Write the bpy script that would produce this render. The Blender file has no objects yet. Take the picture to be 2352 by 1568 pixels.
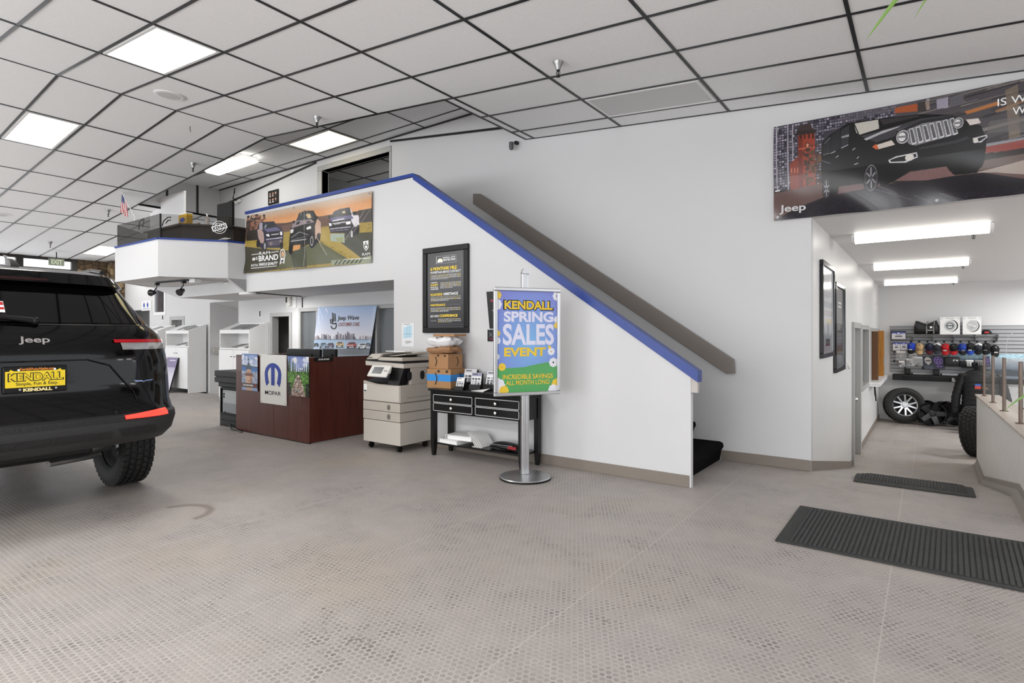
import bpy, bmesh, math, random
import numpy as np
from mathutils import Vector, Matrix
random.seed(7); np.random.seed(7)
SC = bpy.context.scene
COL = SC.collection
PI = math.pi

# ---------------------------------------------------------------- camera, sky, light, exposure
CAM_H = 1.306
YAW = math.radians(36.29)
FPX = 1297.0
cam_data = bpy.data.cameras.new('camera')
cam_data.sensor_width = 36.0
cam_data.lens = 36.0 * FPX / 2352.0
cam_data.shift_y = -16.0 / 2352.0
cam_data.clip_start = 0.05
cam = bpy.data.objects.new('camera', cam_data)
COL.objects.link(cam)
cam.location = (0, 0, CAM_H)
cam.rotation_euler = (PI / 2, 0, YAW)
SC.camera = cam
world = bpy.data.worlds.new('sky')
SC.world = world
world.use_nodes = True
world.node_tree.nodes['Background'].inputs[0].default_value = (0.93, 0.96, 1.0, 1)
world.node_tree.nodes['Background'].inputs[1].default_value = 1.7
SC.view_settings.view_transform = 'Standard'
SC.view_settings.look = 'None'
SC.view_settings.gamma = 1.0
SC.view_settings.use_curve_mapping = False
SC.view_settings.exposure = 0.2
SC.cycles.max_bounces = 8
SC.cycles.diffuse_bounces = 5
SC.cycles.glossy_bounces = 4
SC.cycles.transmission_bounces = 6
SC.cycles.transparent_max_bounces = 12
SC.cycles.caustics_reflective = False
SC.cycles.caustics_refractive = False
SC.cycles.sample_clamp_indirect = 6.0

def area_light(name, loc, rot, sx, sy, power, color=(1, 1, 1)):
    l = bpy.data.lights.new(name, 'AREA')
    l.shape = 'RECTANGLE'; l.size = sx; l.size_y = sy; l.energy = power; l.color = color
    o = bpy.data.objects.new(name, l); COL.objects.link(o)
    o.location = loc; o.rotation_euler = rot
    return o
# daylight through the glass front of the showroom, behind and to the right of the photographer
area_light('daylight_front', (-5.0, -7.4, 1.1), (math.radians(106), 0, 0), 22, 2.0, 780, (0.97, 0.985, 1.0))
# the ceiling panels of the part of the showroom behind and beside the photographer
for lx in (-13.6, -9.5, -5.4, -1.6, 2.2):
    for ly in (-5.0, -1.3):
        area_light('ceiling_panel_lamp', (lx, ly, 3.30), (0, 0, 0), 1.15, .56, 70, (1, .995, .97))
area_light('stair_corridor_fill', (-12.2, 7.7, 1.5), (0, 0, 0), 1.0, .3, 16, (1, .99, .96))  # unseen fill light added to brighten the ramp corridor
area_light('soffit_fill', (-9.0, 5.25, 1.94), (0, 0, 0), .36, .3, 14, (1, .99, .96))  # added fill light for the area under the mezzanine
# lamps of the room to the right of the passage, beyond the low wall
for lx in (2.4, 4.6):
    for ly in (8.2, 11.6, 14.4):
        area_light('parts_room_lamp', (lx, ly, 2.3), (0, 0, 0), 1.2, .2, 50, (1, .995, .97))

# ---------------------------------------------------------------- helpers
CY, SY = math.cos(YAW), math.sin(YAW)
def on(u, v, x=None, y=None, z=None):
    """point of the place seen at photo pixel (u, v) on the plane x=, y= or z="""
    a = (u - 1176.0) / FPX; b = (768.0 - v) / FPX
    r = Vector((CY * a - SY, SY * a + CY, b))
    if x is not None: t = x / r.x
    elif y is not None: t = y / r.y
    else: t = (z - CAM_H) / r.z
    return Vector((0, 0, CAM_H)) + r * t

def srgb(c):
    if isinstance(c, str):
        c = c.lstrip('#'); c = [int(c[i:i + 2], 16) / 255 for i in (0, 2, 4)]
    return tuple((x / 12.92 if x <= 0.04045 else ((x + 0.055) / 1.055) ** 2.4) for x in c)

MATS = {}
def mat(name, color, rough=0.5, metal=0.0, spec=0.5, emit=None, estr=0.0, alpha=None, trans=0.0, ior=1.45, coat=0.0,
        var=0.0, vscale=6.0, bump=0.0, bscale=80.0, bdist=0.002, wood=None, stretch=None):
    if name in MATS: return MATS[name]
    m = bpy.data.materials.new(name); m.use_nodes = True
    nt = m.node_tree; b = nt.nodes['Principled BSDF']
    col = srgb(color)
    b.inputs['Base Color'].default_value = (*col, 1)
    b.inputs['Roughness'].default_value = rough
    b.inputs['Metallic'].default_value = metal
    b.inputs['Specular IOR Level'].default_value = spec
    b.inputs['IOR'].default_value = ior
    b.inputs['Transmission Weight'].default_value = trans
    b.inputs['Coat Weight'].default_value = coat
    b.inputs['Coat Roughness'].default_value = 0.03
    if alpha is not None: b.inputs['Alpha'].default_value = alpha
    if emit is not None:
        b.inputs['Emission Color'].default_value = (*srgb(emit), 1)
        b.inputs['Emission Strength'].default_value = estr
    if var > 0 or bump > 0 or wood:
        tc = nt.nodes.new('ShaderNodeTexCoord')
        mp = nt.nodes.new('ShaderNodeMapping'); nt.links.new(tc.outputs['Object'], mp.inputs[0])
        if stretch: mp.inputs['Scale'].default_value = stretch
    if var > 0 or wood:
        n = nt.nodes.new('ShaderNodeTexNoise'); n.inputs['Scale'].default_value = vscale
        n.inputs['Detail'].default_value = 6; n.inputs['Roughness'].default_value = 0.6
        nt.links.new(mp.outputs[0], n.inputs['Vector'])
        r = nt.nodes.new('ShaderNodeValToRGB')
        c2 = srgb(wood) if wood else tuple(max(0, c * (1 - var)) for c in col)
        c3 = col if wood else tuple(min(1, c * (1 + var * 0.6)) for c in col)
        r.color_ramp.elements[0].position = 0.3; r.color_ramp.elements[0].color = (*c2, 1)
        r.color_ramp.elements[1].position = 0.7; r.color_ramp.elements[1].color = (*c3, 1)
        nt.links.new(n.outputs['Fac'], r.inputs[0]); nt.links.new(r.outputs[0], b.inputs['Base Color'])
    if bump > 0:
        n2 = nt.nodes.new('ShaderNodeTexNoise'); n2.inputs['Scale'].default_value = bscale
        n2.inputs['Detail'].default_value = 4
        nt.links.new(tc.outputs['Object'], n2.inputs['Vector'])
        bp = nt.nodes.new('ShaderNodeBump'); bp.inputs['Strength'].default_value = bump; bp.inputs['Distance'].default_value = bdist
        nt.links.new(n2.outputs['Fac'], bp.inputs['Height']); nt.links.new(bp.outputs[0], b.inputs['Normal'])
    MATS[name] = m
    return m

def art_mat(rough=0.5, spec=0.4):
    key = 'printed_%d_%d' % (rough * 100, spec * 100)
    if key in MATS: return MATS[key]
    m = bpy.data.materials.new(key); m.use_nodes = True
    nt = m.node_tree; b = nt.nodes['Principled BSDF']
    a = nt.nodes.new('ShaderNodeAttribute'); a.attribute_name = 'print'
    nt.links.new(a.outputs['Color'], b.inputs['Base Color'])
    b.inputs['Roughness'].default_value = rough; b.inputs['Specular IOR Level'].default_value = spec
    MATS[key] = m
    return m

def tag(o, label=None, cat=None, group=None, kind=None):
    if label: o['label'] = label
    if cat: o['category'] = cat
    if group: o['group'] = group
    if kind: o['kind'] = kind
    return o

def thing(name, label, cat, loc=(0, 0, 0), rotz=0.0, group=None):
    o = bpy.data.objects.new(name, None); COL.objects.link(o)
    o.empty_display_size = 0.1
    o.location = loc; o.rotation_euler = (0, 0, rotz)
    return tag(o, label, cat, group)

def world_mat(o):
    m = Matrix.LocRotScale(Vector(o.location), o.rotation_euler.to_quaternion(), None)
    return world_mat(o.parent) @ m if o.parent else m

class MB:
    """collects shapes; build() links them as one mesh object"""
    def __init__(s, M=None):
        s.bm = bmesh.new(); s.mi = 0; s.M = M
    def _fin(s, verts, faces):
        for f in faces: f.material_index = s.mi
        if s.M is not None:
            for v in verts: v.co = s.M @ v.co
    def poly(s, pts):
        vs = [s.bm.verts.new(p) for p in pts]; f = s.bm.faces.new(vs); s._fin(vs, [f]); return s
    def mesh(s, pts, faces):
        vs = [s.bm.verts.new(p) for p in pts]; fs = []
        for f in faces:
            try: fs.append(s.bm.faces.new([vs[i] for i in f]))
            except ValueError: pass
        s._fin(vs, fs); return s
    def box(s, x0, x1, y0, y1, z0, z1, bev=0.0, M=None, seg=2):
        ps = [Vector((x, y, z)) for x in (x0, x1) for y in (y0, y1) for z in (z0, z1)]
        if M is not None: ps = [M @ p for p in ps]
        vs = [s.bm.verts.new(p) for p in ps]
        fs = [s.bm.faces.new([vs[i] for i in f]) for f in ((0, 1, 3, 2), (4, 6, 7, 5), (0, 4, 5, 1), (2, 3, 7, 6), (0, 2, 6, 4), (1, 5, 7, 3))]
        if bev > 0:
            es = list({e for f in fs for e in f.edges})
            r = bmesh.ops.bevel(s.bm, geom=es, offset=bev, offset_type='OFFSET', segments=seg, profile=0.5, affect='EDGES', clamp_overlap=True)
            fs = list({f for f in r['faces']} | {f for f in fs if f.is_valid}); vs = list({v for f in fs for v in f.verts})
        s._fin(vs, fs); return s
    def prism(s, pts, vec, bev=0.0):
        vec = Vector(vec); n = len(pts)
        a = [s.bm.verts.new(Vector(p)) for p in pts]; b = [s.bm.verts.new(Vector(p) + vec) for p in pts]
        fs = [s.bm.faces.new(a), s.bm.faces.new(b[::-1])]
        for i in range(n): fs.append(s.bm.faces.new([a[i], b[i], b[(i + 1) % n], a[(i + 1) % n]]))
        vs = a + b
        if bev > 0:
            es = list({e for f in fs for e in f.edges})
            r = bmesh.ops.bevel(s.bm, geom=es, offset=bev, offset_type='OFFSET', segments=2, profile=0.5, affect='EDGES', clamp_overlap=True)
            fs = list(set(r['faces']) | {f for f in fs if f.is_valid}); vs = list({v for f in fs for v in f.verts})
        s._fin(vs, fs); return s
    def rings(s, rings, closed=True, cap=True, wrap=False):
        """loft a list of equal-length vertex rings"""
        rs = [[s.bm.verts.new(Vector(p)) for p in r] for r in rings]; fs = []
        n = len(rs[0]); m = len(rs)
        for k in range(m if wrap else m - 1):
            A, B = rs[k], rs[(k + 1) % m]
            for i in range(n if closed else n - 1):
                j = (i + 1) % n
                fs.append(s.bm.faces.new([A[i], A[j], B[j], B[i]]))
        if cap and closed and not wrap:
            fs.append(s.bm.faces.new(rs[0][::-1])); fs.append(s.bm.faces.new(rs[-1]))
        s._fin([v for r in rs for v in r], fs); return s
    def lathe(s, prof, n=24, M=None, cap=True):
        """profile [(radius, height)] about z, placed by matrix M"""
        M = M or Matrix.Identity(4)
        return s.rings([[M @ Vector((r * math.cos(2 * PI * i / n), r * math.sin(2 * PI * i / n), z)) for i in range(n)] for r, z in prof], True, cap)
    def cyl(s, p0, p1, r, r2=None, n=16):
        p0, p1 = Vector(p0), Vector(p1); d = p1 - p0
        M = Matrix.Translation(p0) @ d.to_track_quat('Z', 'Y').to_matrix().to_4x4()
        return s.lathe([(r, 0), (r if r2 is None else r2, d.length)], n, M)
    def tube(s, pts, r, n=8):
        pts = [Vector(p) for p in pts]; rr = r if isinstance(r, (list, tuple)) else [r] * len(pts); R = []
        for i, p in enumerate(pts):
            t = (pts[min(i + 1, len(pts) - 1)] - pts[max(i - 1, 0)]).normalized()
            up = Vector((0, 0, 1)) if abs(t.z) < 0.95 else Vector((0, 1, 0))
            a = t.cross(up).normalized(); b = t.cross(a).normalized()
            R.append([p + (a * math.cos(2 * PI * k / n) + b * math.sin(2 * PI * k / n)) * rr[i] for k in range(n)])
        return s.rings(R)
    def sphere(s, c, r, n=12, m=8, sc=(1, 1, 1)):
        c = Vector(c); R = []
        for k in range(1, m):
            th = PI * k / m
            R.append([c + Vector((r * sc[0] * math.sin(th) * math.cos(2 * PI * i / n), r * sc[1] * math.sin(th) * math.sin(2 * PI * i / n), r * sc[2] * math.cos(th))) for i in range(n)])
        return s.rings(R)
    def build(s, name, mats, parent=None, smooth=None, local=False, recalc=True):
        if recalc: bmesh.ops.recalc_face_normals(s.bm, faces=s.bm.faces[:])
        if parent is not None and not local:
            W = world_mat(parent).inverted()
            bmesh.ops.transform(s.bm, matrix=W, verts=s.bm.verts[:])
        me = bpy.data.meshes.new(name); s.bm.to_mesh(me); s.bm.free()
        for m in (mats if isinstance(mats, (list, tuple)) else [mats]): me.materials.append(m)
        o = bpy.data.objects.new(name, me); COL.objects.link(o)
        if parent is not None: o.parent = parent
        if smooth is not None:
            for p in me.polygons: p.use_smooth = True
            if smooth < 179: me.set_sharp_from_angle(angle=math.radians(smooth))
        return o

def structure(name, mb, mats, smooth=None):
    return tag(mb.build(name, mats, None, smooth), kind='structure')

def copy_tree(o, parent=None):
    c = o.copy(); COL.objects.link(c); c.parent = parent
    for ch in list(o.children): copy_tree(ch, c)
    return c

# ---- lettering and printed surfaces
def frame_map(origin, right, up, normal, w, h):
    """surface map: (u, v) in 0..1 from the top left, off = distance in front"""
    origin, right, up, normal = Vector(origin), Vector(right), Vector(up), Vector(normal)
    return lambda u, v, off=0.0: origin + right * (u * w) - up * (v * h) + normal * off

_glyphs = {}
def text_shape(body, bold):
    key = (body, bold)
    if key in _glyphs: return _glyphs[key]
    cu = bpy.data.curves.new('lettering', 'FONT'); cu.body = body; cu.size = 1.0
    cu.offset = bold; cu.resolution_u = 4; cu.fill_mode = 'FRONT'; cu.dimensions = '2D'
    ob = bpy.data.objects.new('lettering', cu); COL.objects.link(ob)
    dg = bpy.context.evaluated_depsgraph_get()
    me = ob.evaluated_get(dg).to_mesh()
    vs = [(v.co.x, v.co.y) for v in me.vertices]; fs = [tuple(p.vertices) for p in me.polygons]
    ob.evaluated_get(dg).to_mesh_clear()
    bpy.data.objects.remove(ob); bpy.data.curves.remove(cu)
    _glyphs[key] = (vs, fs)
    return vs, fs

def letters(mb, body, P, u0, v0, u1, v1, off=0.002, bold=0.02, shear=0.0, fit=True):
    """set the words into the box (u0,v0)-(u1,v1) of the surface P"""
    vs, fs = text_shape(body, bold)
    if not vs: return
    xs = [v[0] for v in vs]; ys = [v[1] for v in vs]
    x0, x1, y0, y1 = min(xs), max(xs), min(ys), max(ys)
    pts = []
    for x, y in vs:
        a = (x - x0) / (x1 - x0); b = (y - y0) / (y1 - y0)
        pts.append(P(u0 + (u1 - u0) * a + shear * b, v1 - (v1 - v0) * b, off))
    mb.mesh(pts, fs)

class Art:
    """a small painter for printed pictures; coordinates 0..1 from the top left"""
    def __init__(s, w, h, c):
        w, h = 2 * w, 2 * h; s.w, s.h = w, h; s.a = np.zeros((h, w, 3)); s.a[:] = s.c(c)
        s.X, s.Y = np.meshgrid((np.arange(w) + .5) / w, (np.arange(h) + .5) / h)
    def c(s, c):
        if isinstance(c, str):
            c = c.lstrip('#'); return np.array([int(c[i:i + 2], 16) / 255 for i in (0, 2, 4)])
        return np.array(c, float)
    def put(s, m, c, op=1.0): s.a[m] = s.a[m] * (1 - op) + s.c(c) * op
    def rect(s, x0, y0, x1, y1, c, op=1.0): s.put((s.X >= x0) & (s.X <= x1) & (s.Y >= y0) & (s.Y <= y1), c, op)
    def grad(s, y0, y1, c0, c1, x0=0, x1=1):
        m = (s.Y >= y0) & (s.Y <= y1) & (s.X >= x0) & (s.X <= x1); t = ((s.Y[m] - y0) / (y1 - y0))[:, None]
        s.a[m] = s.c(c0) * (1 - t) + s.c(c1) * t
    def ell(s, cx, cy, rx, ry, c, op=1.0): s.put(((s.X - cx) / rx) ** 2 + ((s.Y - cy) / ry) ** 2 <= 1, c, op)
    def ring(s, cx, cy, rx, ry, k, c):
        d = np.sqrt(((s.X - cx) / rx) ** 2 + ((s.Y - cy) / ry) ** 2); s.put((d <= 1) & (d >= k), c)
    def poly(s, pts, c, op=1.0):
        m = np.zeros(s.X.shape, bool); n = len(pts)
        for i in range(n):
            (x0, y0), (x1, y1) = pts[i], pts[(i + 1) % n]
            if y0 == y1: continue
            k = ((y0 > s.Y) != (y1 > s.Y)) & (s.X < (x1 - x0) * (s.Y - y0) / (y1 - y0) + x0)
            m ^= k
        s.put(m, c, op)
    def line(s, x0, y0, x1, y1, t, c):
        asp = s.h / s.w
        dx, dy = x1 - x0, (y1 - y0) * asp; L = dx * dx + dy * dy + 1e-12
        k = np.clip(((s.X - x0) * dx + (s.Y - y0) * asp * dy) / L, 0, 1)
        s.put(np.hypot(s.X - x0 - k * dx, (s.Y - y0) * asp - k * dy) <= t, c)
    def noise(s, amt, x0=0, y0=0, x1=1, y1=1, cell=1):
        n = np.random.rand(s.h // cell + 1, s.w // cell + 1)
        n = np.kron(n, np.ones((cell, cell)))[:s.h, :s.w]
        m = (s.X >= x0) & (s.X <= x1) & (s.Y >= y0) & (s.Y <= y1)
        s.a[m] = np.clip(s.a[m] * (1 + amt * (n[m] - .5)[:, None] * 2), 0, 1)
    def blobs(s, n, x0, y0, x1, y1, r0, r1, cols):
        for _ in range(n):
            s.ell(random.uniform(x0, x1), random.uniform(y0, y1), random.uniform(r0, r1), random.uniform(r0, r1) * s.w / s.h * .8, random.choice(cols))

def sheet(name, art, P, parent=None, rough=0.5, spec=0.4, off=0.0, smooth=True, step=1):
    """printed sheet: one face per painted cell, colour in the attribute 'print'"""
    px = art.a.reshape(art.h // 2, 2, art.w // 2, 2, 3).mean((1, 3))     # two by two painted cells make one printed cell
    h, w = px.shape[:2]
    us = np.linspace(0, 1, w + 1); vs = np.linspace(0, 1, h + 1)
    W = world_mat(parent).inverted() if parent is not None else Matrix.Identity(4)
    co = [W @ P(u, v, off) for v in vs for u in us]
    me = bpy.data.meshes.new(name)
    me.vertices.add(len(co)); me.vertices.foreach_set('co', np.array(co, np.float32).ravel())
    i = np.arange(h)[:, None] * (w + 1) + np.arange(w)[None]
    q = np.stack([i + w + 1, i + w + 2, i + 1, i], -1).reshape(-1, 4)
    me.loops.add(q.size); me.loops.foreach_set('vertex_index', q.ravel().astype(np.int32))
    me.polygons.add(len(q)); me.polygons.foreach_set('loop_start', (np.arange(len(q)) * 4).astype(np.int32))
    me.polygons.foreach_set('use_smooth', np.full(len(q), smooth))
    me.update(calc_edges=True)
    lin = np.where(px <= .04045, px / 12.92, ((px + .055) / 1.055) ** 2.4).reshape(-1, 3)
    at = me.attributes.new('print', 'FLOAT_COLOR', 'FACE')
    at.data.foreach_set('color', np.hstack([lin, np.ones((len(lin), 1))]).astype(np.float32).ravel())
    me.materials.append(art_mat(rough, spec))
    o = bpy.data.objects.new(name, me); COL.objects.link(o)
    if parent is not None: o.parent = parent
    return o

def backing(P, d0, d1, e=0.0):
    """a board behind a printed surface, from offset d0 to d1"""
    pts = [P(-e, 1 + e, d0), P(1 + e, 1 + e, d0), P(1 + e, -e, d0), P(-e, -e, d0)]
    return pts, P(0, 0, d1) - P(0, 0, d0)

# ---------------------------------------------------------------- materials
M_wall = mat('white_wall_paint', '#cdcdce', 0.55, var=0.015, vscale=1.5, bump=0.08, bscale=60)
M_wall_gloss = mat('gloss_white_paint', '#dcdcdc', 0.38, var=0.02, vscale=2.0, bump=0.25, bscale=9, bdist=0.004)
M_white = mat('white_laminate', '#e6e6e6', 0.4)
M_offwhite = mat('off_white_plastic', '#dcdad5', 0.4)
M_tile = mat('ceiling_tile', '#f3f4f5', 0.9, var=0.03, vscale=40, bump=0.3, bscale=250, bdist=0.001)
M_tee = mat('dark_grid_tee', '#2e2f30', 0.35, metal=0.3)
M_blue = mat('blue_trim_paint', '#0f3484', 0.35)
M_base = mat('taupe_cove_base', '#7f766d', 0.4, var=0.06, vscale=4)
M_brown_rail = mat('taupe_rail_paint', '#7b746e', 0.45, var=0.03, vscale=3)
M_black = mat('black_plastic', '#0e0e0f', 0.4, spec=.35)
M_black_gloss = mat('black_gloss', '#0c0c0d', 0.15)
M_dark = mat('charcoal_plastic', '#222224', 0.5, spec=.35)
M_grey = mat('grey_plastic', '#8d8d8e', 0.45)
M_frame_grey = mat('grey_door_frame', '#a9a9a8', 0.4)
M_alu = mat('brushed_aluminium', '#c9cacc', 0.3, metal=0.9)
M_chrome = mat('chrome', '#dddddd', 0.12, metal=1.0)
M_steel = mat('dull_steel', '#9a9a9a', 0.35, metal=0.8)
M_carpet = mat('black_stair_carpet', '#0d0d0e', 0.95, bump=0.6, bscale=500, bdist=0.003, spec=0.1)
M_glass = mat('clear_glass', '#ffffff', 0.02, alpha=0.13, spec=0.5)
M_smoke = mat('smoked_glass', '#1b180f', 0.04, alpha=0.5, spec=0.5)
M_paper = mat('white_paper', '#efefee', 0.7)
M_greypaper = mat('grey_paper', '#8e8f90', 0.6)
M_mahogany = mat('mahogany_veneer', '#5a2a20', 0.3, wood='#45190f', vscale=3.0, stretch=(6, 6, 0.6), coat=0.2)
M_orange_wood = mat('orange_wood', '#c0822f', 0.45, wood='#9a621c', vscale=4, stretch=(8, 8, 0.8))
M_ink_white = mat('white_print', '#f2f2f2', 0.5)
M_ink_yellow = mat('yellow_print', '#f3d34a', 0.5)
M_ink_black = mat('black_print', '#121212', 0.5)
M_ink_blue = mat('blue_print', '#1c3f9c', 0.5)
M_ink_red = mat('red_print', '#c3272c', 0.5)
M_ink_grey = mat('grey_print', '#9b9b9b', 0.5)
M_lamp = mat('lit_diffuser', '#ffffff', 0.5, emit='#fffdf6', estr=13.0)
M_tube = mat('lit_tube_lens', '#ffffff', 0.5, emit='#fffaf0', estr=4.6)
M_warmlamp = mat('warm_lit_diffuser', '#ffffff', 0.5, emit='#ffeeb8', estr=2.6)
M_card = mat('brown_cardboard', '#a98058', 0.75, var=0.05, vscale=5)
M_card2 = mat('plain_cardboard', '#a67d57', 0.75, var=0.05, vscale=5)
M_rubber = mat('tyre_rubber', '#222222', 0.7, bump=0.2, bscale=120)
M_rim_black = mat('black_alloy', '#161618', 0.22, spec=.6)
# ---------------------------------------------------------------- setting: floor
YS, YU, YW = 4.782, 5.92, 6.04           # stair wall front, wall under the mezzanine, rear wall
RX, RZ = -7.716, 4.164                   # roof ridge
TN, TF = 0.0908, 0.0802
def zc(x): return RZ - (x - RX) * TN if x > RX else RZ - (RX - x) * TF

def floor_material():
    m = bpy.data.materials.new('studded_rubber_floor'); m.use_nodes = True
    nt = m.node_tree; b = nt.nodes['Principled BSDF']; L = nt.links.new
    def N(t, **k):
        n = nt.nodes.new(t)
        for a, v in k.items(): setattr(n, a, v)
        return n
    def math_(op, a, b_=None, c_=None):
        n = N('ShaderNodeMath', operation=op)
        for i, q in enumerate((a, b_, c_)):
            if q is None: continue
            if isinstance(q, (int, float)): n.inputs[i].default_value = q
            else: L(q, n.inputs[i])
        return n.outputs[0]
    geo = N('ShaderNodeNewGeometry')
    sep = N('ShaderNodeSeparateXYZ'); L(geo.outputs['Position'], sep.inputs[0])
    X, Y = sep.outputs[0], sep.outputs[1]
    px, py = 0.0305, 0.0528
    def cell(shift):
        fx = math_('MULTIPLY', math_('SUBTRACT', math_('FRACT', math_('ADD', math_('DIVIDE', X, px), shift)), 0.5), px)
        fy = math_('MULTIPLY', math_('SUBTRACT', math_('FRACT', math_('ADD', math_('DIVIDE', Y, py), shift)), 0.5), py)
        return math_('SQRT', math_('ADD', math_('MULTIPLY', fx, fx), math_('MULTIPLY', fy, fy)))
    d = math_('MINIMUM', cell(0.0), cell(0.5))
    mr = N('ShaderNodeMapRange', interpolation_type='SMOOTHSTEP'); L(d, mr.inputs[0])
    mr.inputs[1].default_value = 0.0122; mr.inputs[2].default_value = 0.0100; mr.inputs[3].default_value = 0; mr.inputs[4].default_value = 1
    disc = mr.outputs[0]
    rim = N('ShaderNodeMapRange', interpolation_type='SMOOTHSTEP'); L(math_('ABSOLUTE', math_('SUBTRACT', d, 0.0128)), rim.inputs[0])
    rim.inputs[1].default_value = 0.0026; rim.inputs[2].default_value = 0.0005; rim.inputs[3].default_value = 0; rim.inputs[4].default_value = 1
    def noise(scale, detail=4, rough=0.6):
        n = N('ShaderNodeTexNoise'); n.inputs['Scale'].default_value = scale; n.inputs['Detail'].default_value = detail; n.inputs['Roughness'].default_value = rough
        L(geo.outputs['Position'], n.inputs['Vector']); return n.outputs['Fac']
    def ramp(f, stops):
        r = N('ShaderNodeValToRGB'); L(f, r.inputs[0]); e = r.color_ramp.elements
        e[0].position, e[0].color = stops[0][0], (*srgb(stops[0][1]), 1); e[1].position, e[1].color = stops[-1][0], (*srgb(stops[-1][1]), 1)
        for p, c in stops[1:-1]:
            k = e.new(p); k.color = (*srgb(c), 1)
        return r.outputs[0]
    def mix(f, a, c, mode='MIX'):
        n = N('ShaderNodeMix', data_type='RGBA', blend_type=mode)
        if isinstance(f, (int, float)): n.inputs[0].default_value = f
        else: L(f, n.inputs[0])
        for i, q in ((6, a), (7, c)):
            if isinstance(q, str): n.inputs[i].default_value = (*srgb(q), 1)
            else: L(q, n.inputs[i])
        return n.outputs[2]
    base = ramp(noise(0.55, 5), [(0.30, '#bbb1a8'), (0.5, '#bbb3af'), (0.72, '#b7b1af')])
    dusty = ramp(noise(7.0, 6, 0.7), [(0.35, '#968f8c'), (0.6, '#b4ada9')])
    base = mix(0.35, base, dusty)
    warm = N('ShaderNodeMapRange'); L(noise(0.9, 3), warm.inputs[0]); warm.inputs[1].default_value = 0.52; warm.inputs[2].default_value = 0.72; warm.inputs[3].default_value = 0; warm.inputs[4].default_value = 0.45
    base = mix(warm.outputs[0], base, '#baae98')
    worn = N('ShaderNodeMapRange'); L(noise(2.2, 5, 0.65), worn.inputs[0]); worn.inputs[1].default_value = 0.40; worn.inputs[2].default_value = 0.62; worn.inputs[3].default_value = 0.2; worn.inputs[4].default_value = 1.0
    fine = noise(45, 4, 0.7)
    grit = N('ShaderNodeMapRange'); L(noise(110, 6, 0.85), grit.inputs[0]); grit.inputs[1].default_value = 0.34; grit.inputs[2].default_value = 0.66
    patchy = N('ShaderNodeMapRange'); L(noise(14, 3, 0.6), patchy.inputs[0]); patchy.inputs[1].default_value = 0.36; patchy.inputs[2].default_value = 0.64; patchy.inputs[3].default_value = 0.05; patchy.inputs[4].default_value = 1.0
    base = mix(math_('MULTIPLY', grit.outputs[0], 0.38), base, '#77706c')
    dk = math_('MULTIPLY', math_('MULTIPLY', disc, math_('MULTIPLY', worn.outputs[0], patchy.outputs[0])), math_('MULTIPLY_ADD', grit.outputs[0], 0.7, 0.34))
    col = mix(dk, base, '#57514e')
    col = mix(math_('MULTIPLY', math_('MULTIPLY', rim.outputs[0], patchy.outputs[0]), math_('MULTIPLY_ADD', grit.outputs[0], 0.5, 0.15)), col, '#c8c2bd')
    # dark scuffs and oily spots with a shape of their own
    sp = N('ShaderNodeMapRange'); L(math_('MULTIPLY', noise(1.1, 3), noise(26, 5, 0.75)), sp.inputs[0]); sp.inputs[1].default_value = 0.385; sp.inputs[2].default_value = 0.43; sp.inputs[3].default_value = 0; sp.inputs[4].default_value = 0.8
    col = mix(sp.outputs[0], col, '#37322f')
    # brown stain ring near the car
    ex, ey = math_('ADD', X, 4.40), math_('SUBTRACT', Y, 1.87)
    rd = math_('SQRT', math_('ADD', math_('MULTIPLY', ex, ex), math_('MULTIPLY', ey, ey)))
    st = N('ShaderNodeMapRange', interpolation_type='SMOOTHSTEP'); L(math_('ABSOLUTE', math_('SUBTRACT', rd, 0.215)), st.inputs[0])
    st.inputs[1].default_value = 0.05; st.inputs[2].default_value = 0.005; st.inputs[3].default_value = 0; st.inputs[4].default_value = 0.75
    stm = math_('MULTIPLY', math_('MULTIPLY', st.outputs[0], math_('GREATER_THAN', ey, 0.02)), math_('MULTIPLY_ADD', grit.outputs[0], 0.5, 0.5))
    col = mix(stm, col, '#5f4b3d')
    # seams between the rolls
    sm = math_('LESS_THAN', math_('ABSOLUTE', math_('SUBTRACT', math_('FRACT', math_('DIVIDE', math_('ADD', X, 0.77), 1.22)), 0.5)), 0.0022)
    col = mix(math_('MULTIPLY', sm, 0.5), col, '#cfc7c0')
    L(col, b.inputs['Base Color'])
    rr = N('ShaderNodeMapRange'); L(noise(1.3, 4), rr.inputs[0]); rr.inputs[3].default_value = 0.36; rr.inputs[4].default_value = 0.55
    L(rr.outputs[0], b.inputs['Roughness'])
    b.inputs['Specular IOR Level'].default_value = 0.4
    bp = N('ShaderNodeBump'); bp.inputs['Strength'].default_value = 0.55; bp.inputs['Distance'].default_value = 0.0016
    L(math_('ADD', disc, math_('MULTIPLY', grit.outputs[0], 0.35)), bp.inputs['Height']); L(bp.outputs[0], b.inputs['Normal'])
    return m
M_floor = floor_material()
RY0, RY1, RBOT = 6.05, 9.50, -0.63
def zf(y): return 0.0 if y < RY0 else (RBOT if y > RY1 else RBOT * (y - RY0) / (RY1 - RY0))
fl = MB()
def floor_patch(x0, x1, ys):
    for a, b in zip(ys[:-1], ys[1:]):
        fl.poly([(x0, a, zf(a)), (x1, a, zf(a)), (x1, b, zf(b)), (x0, b, zf(b))])
floor_patch(-18.6, 6.5, [-7.5, 5.0, RY0])
floor_patch(-18.6, 6.5, [RY0, RY1, 16.0])
structure('floor', fl, M_floor)

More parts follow.
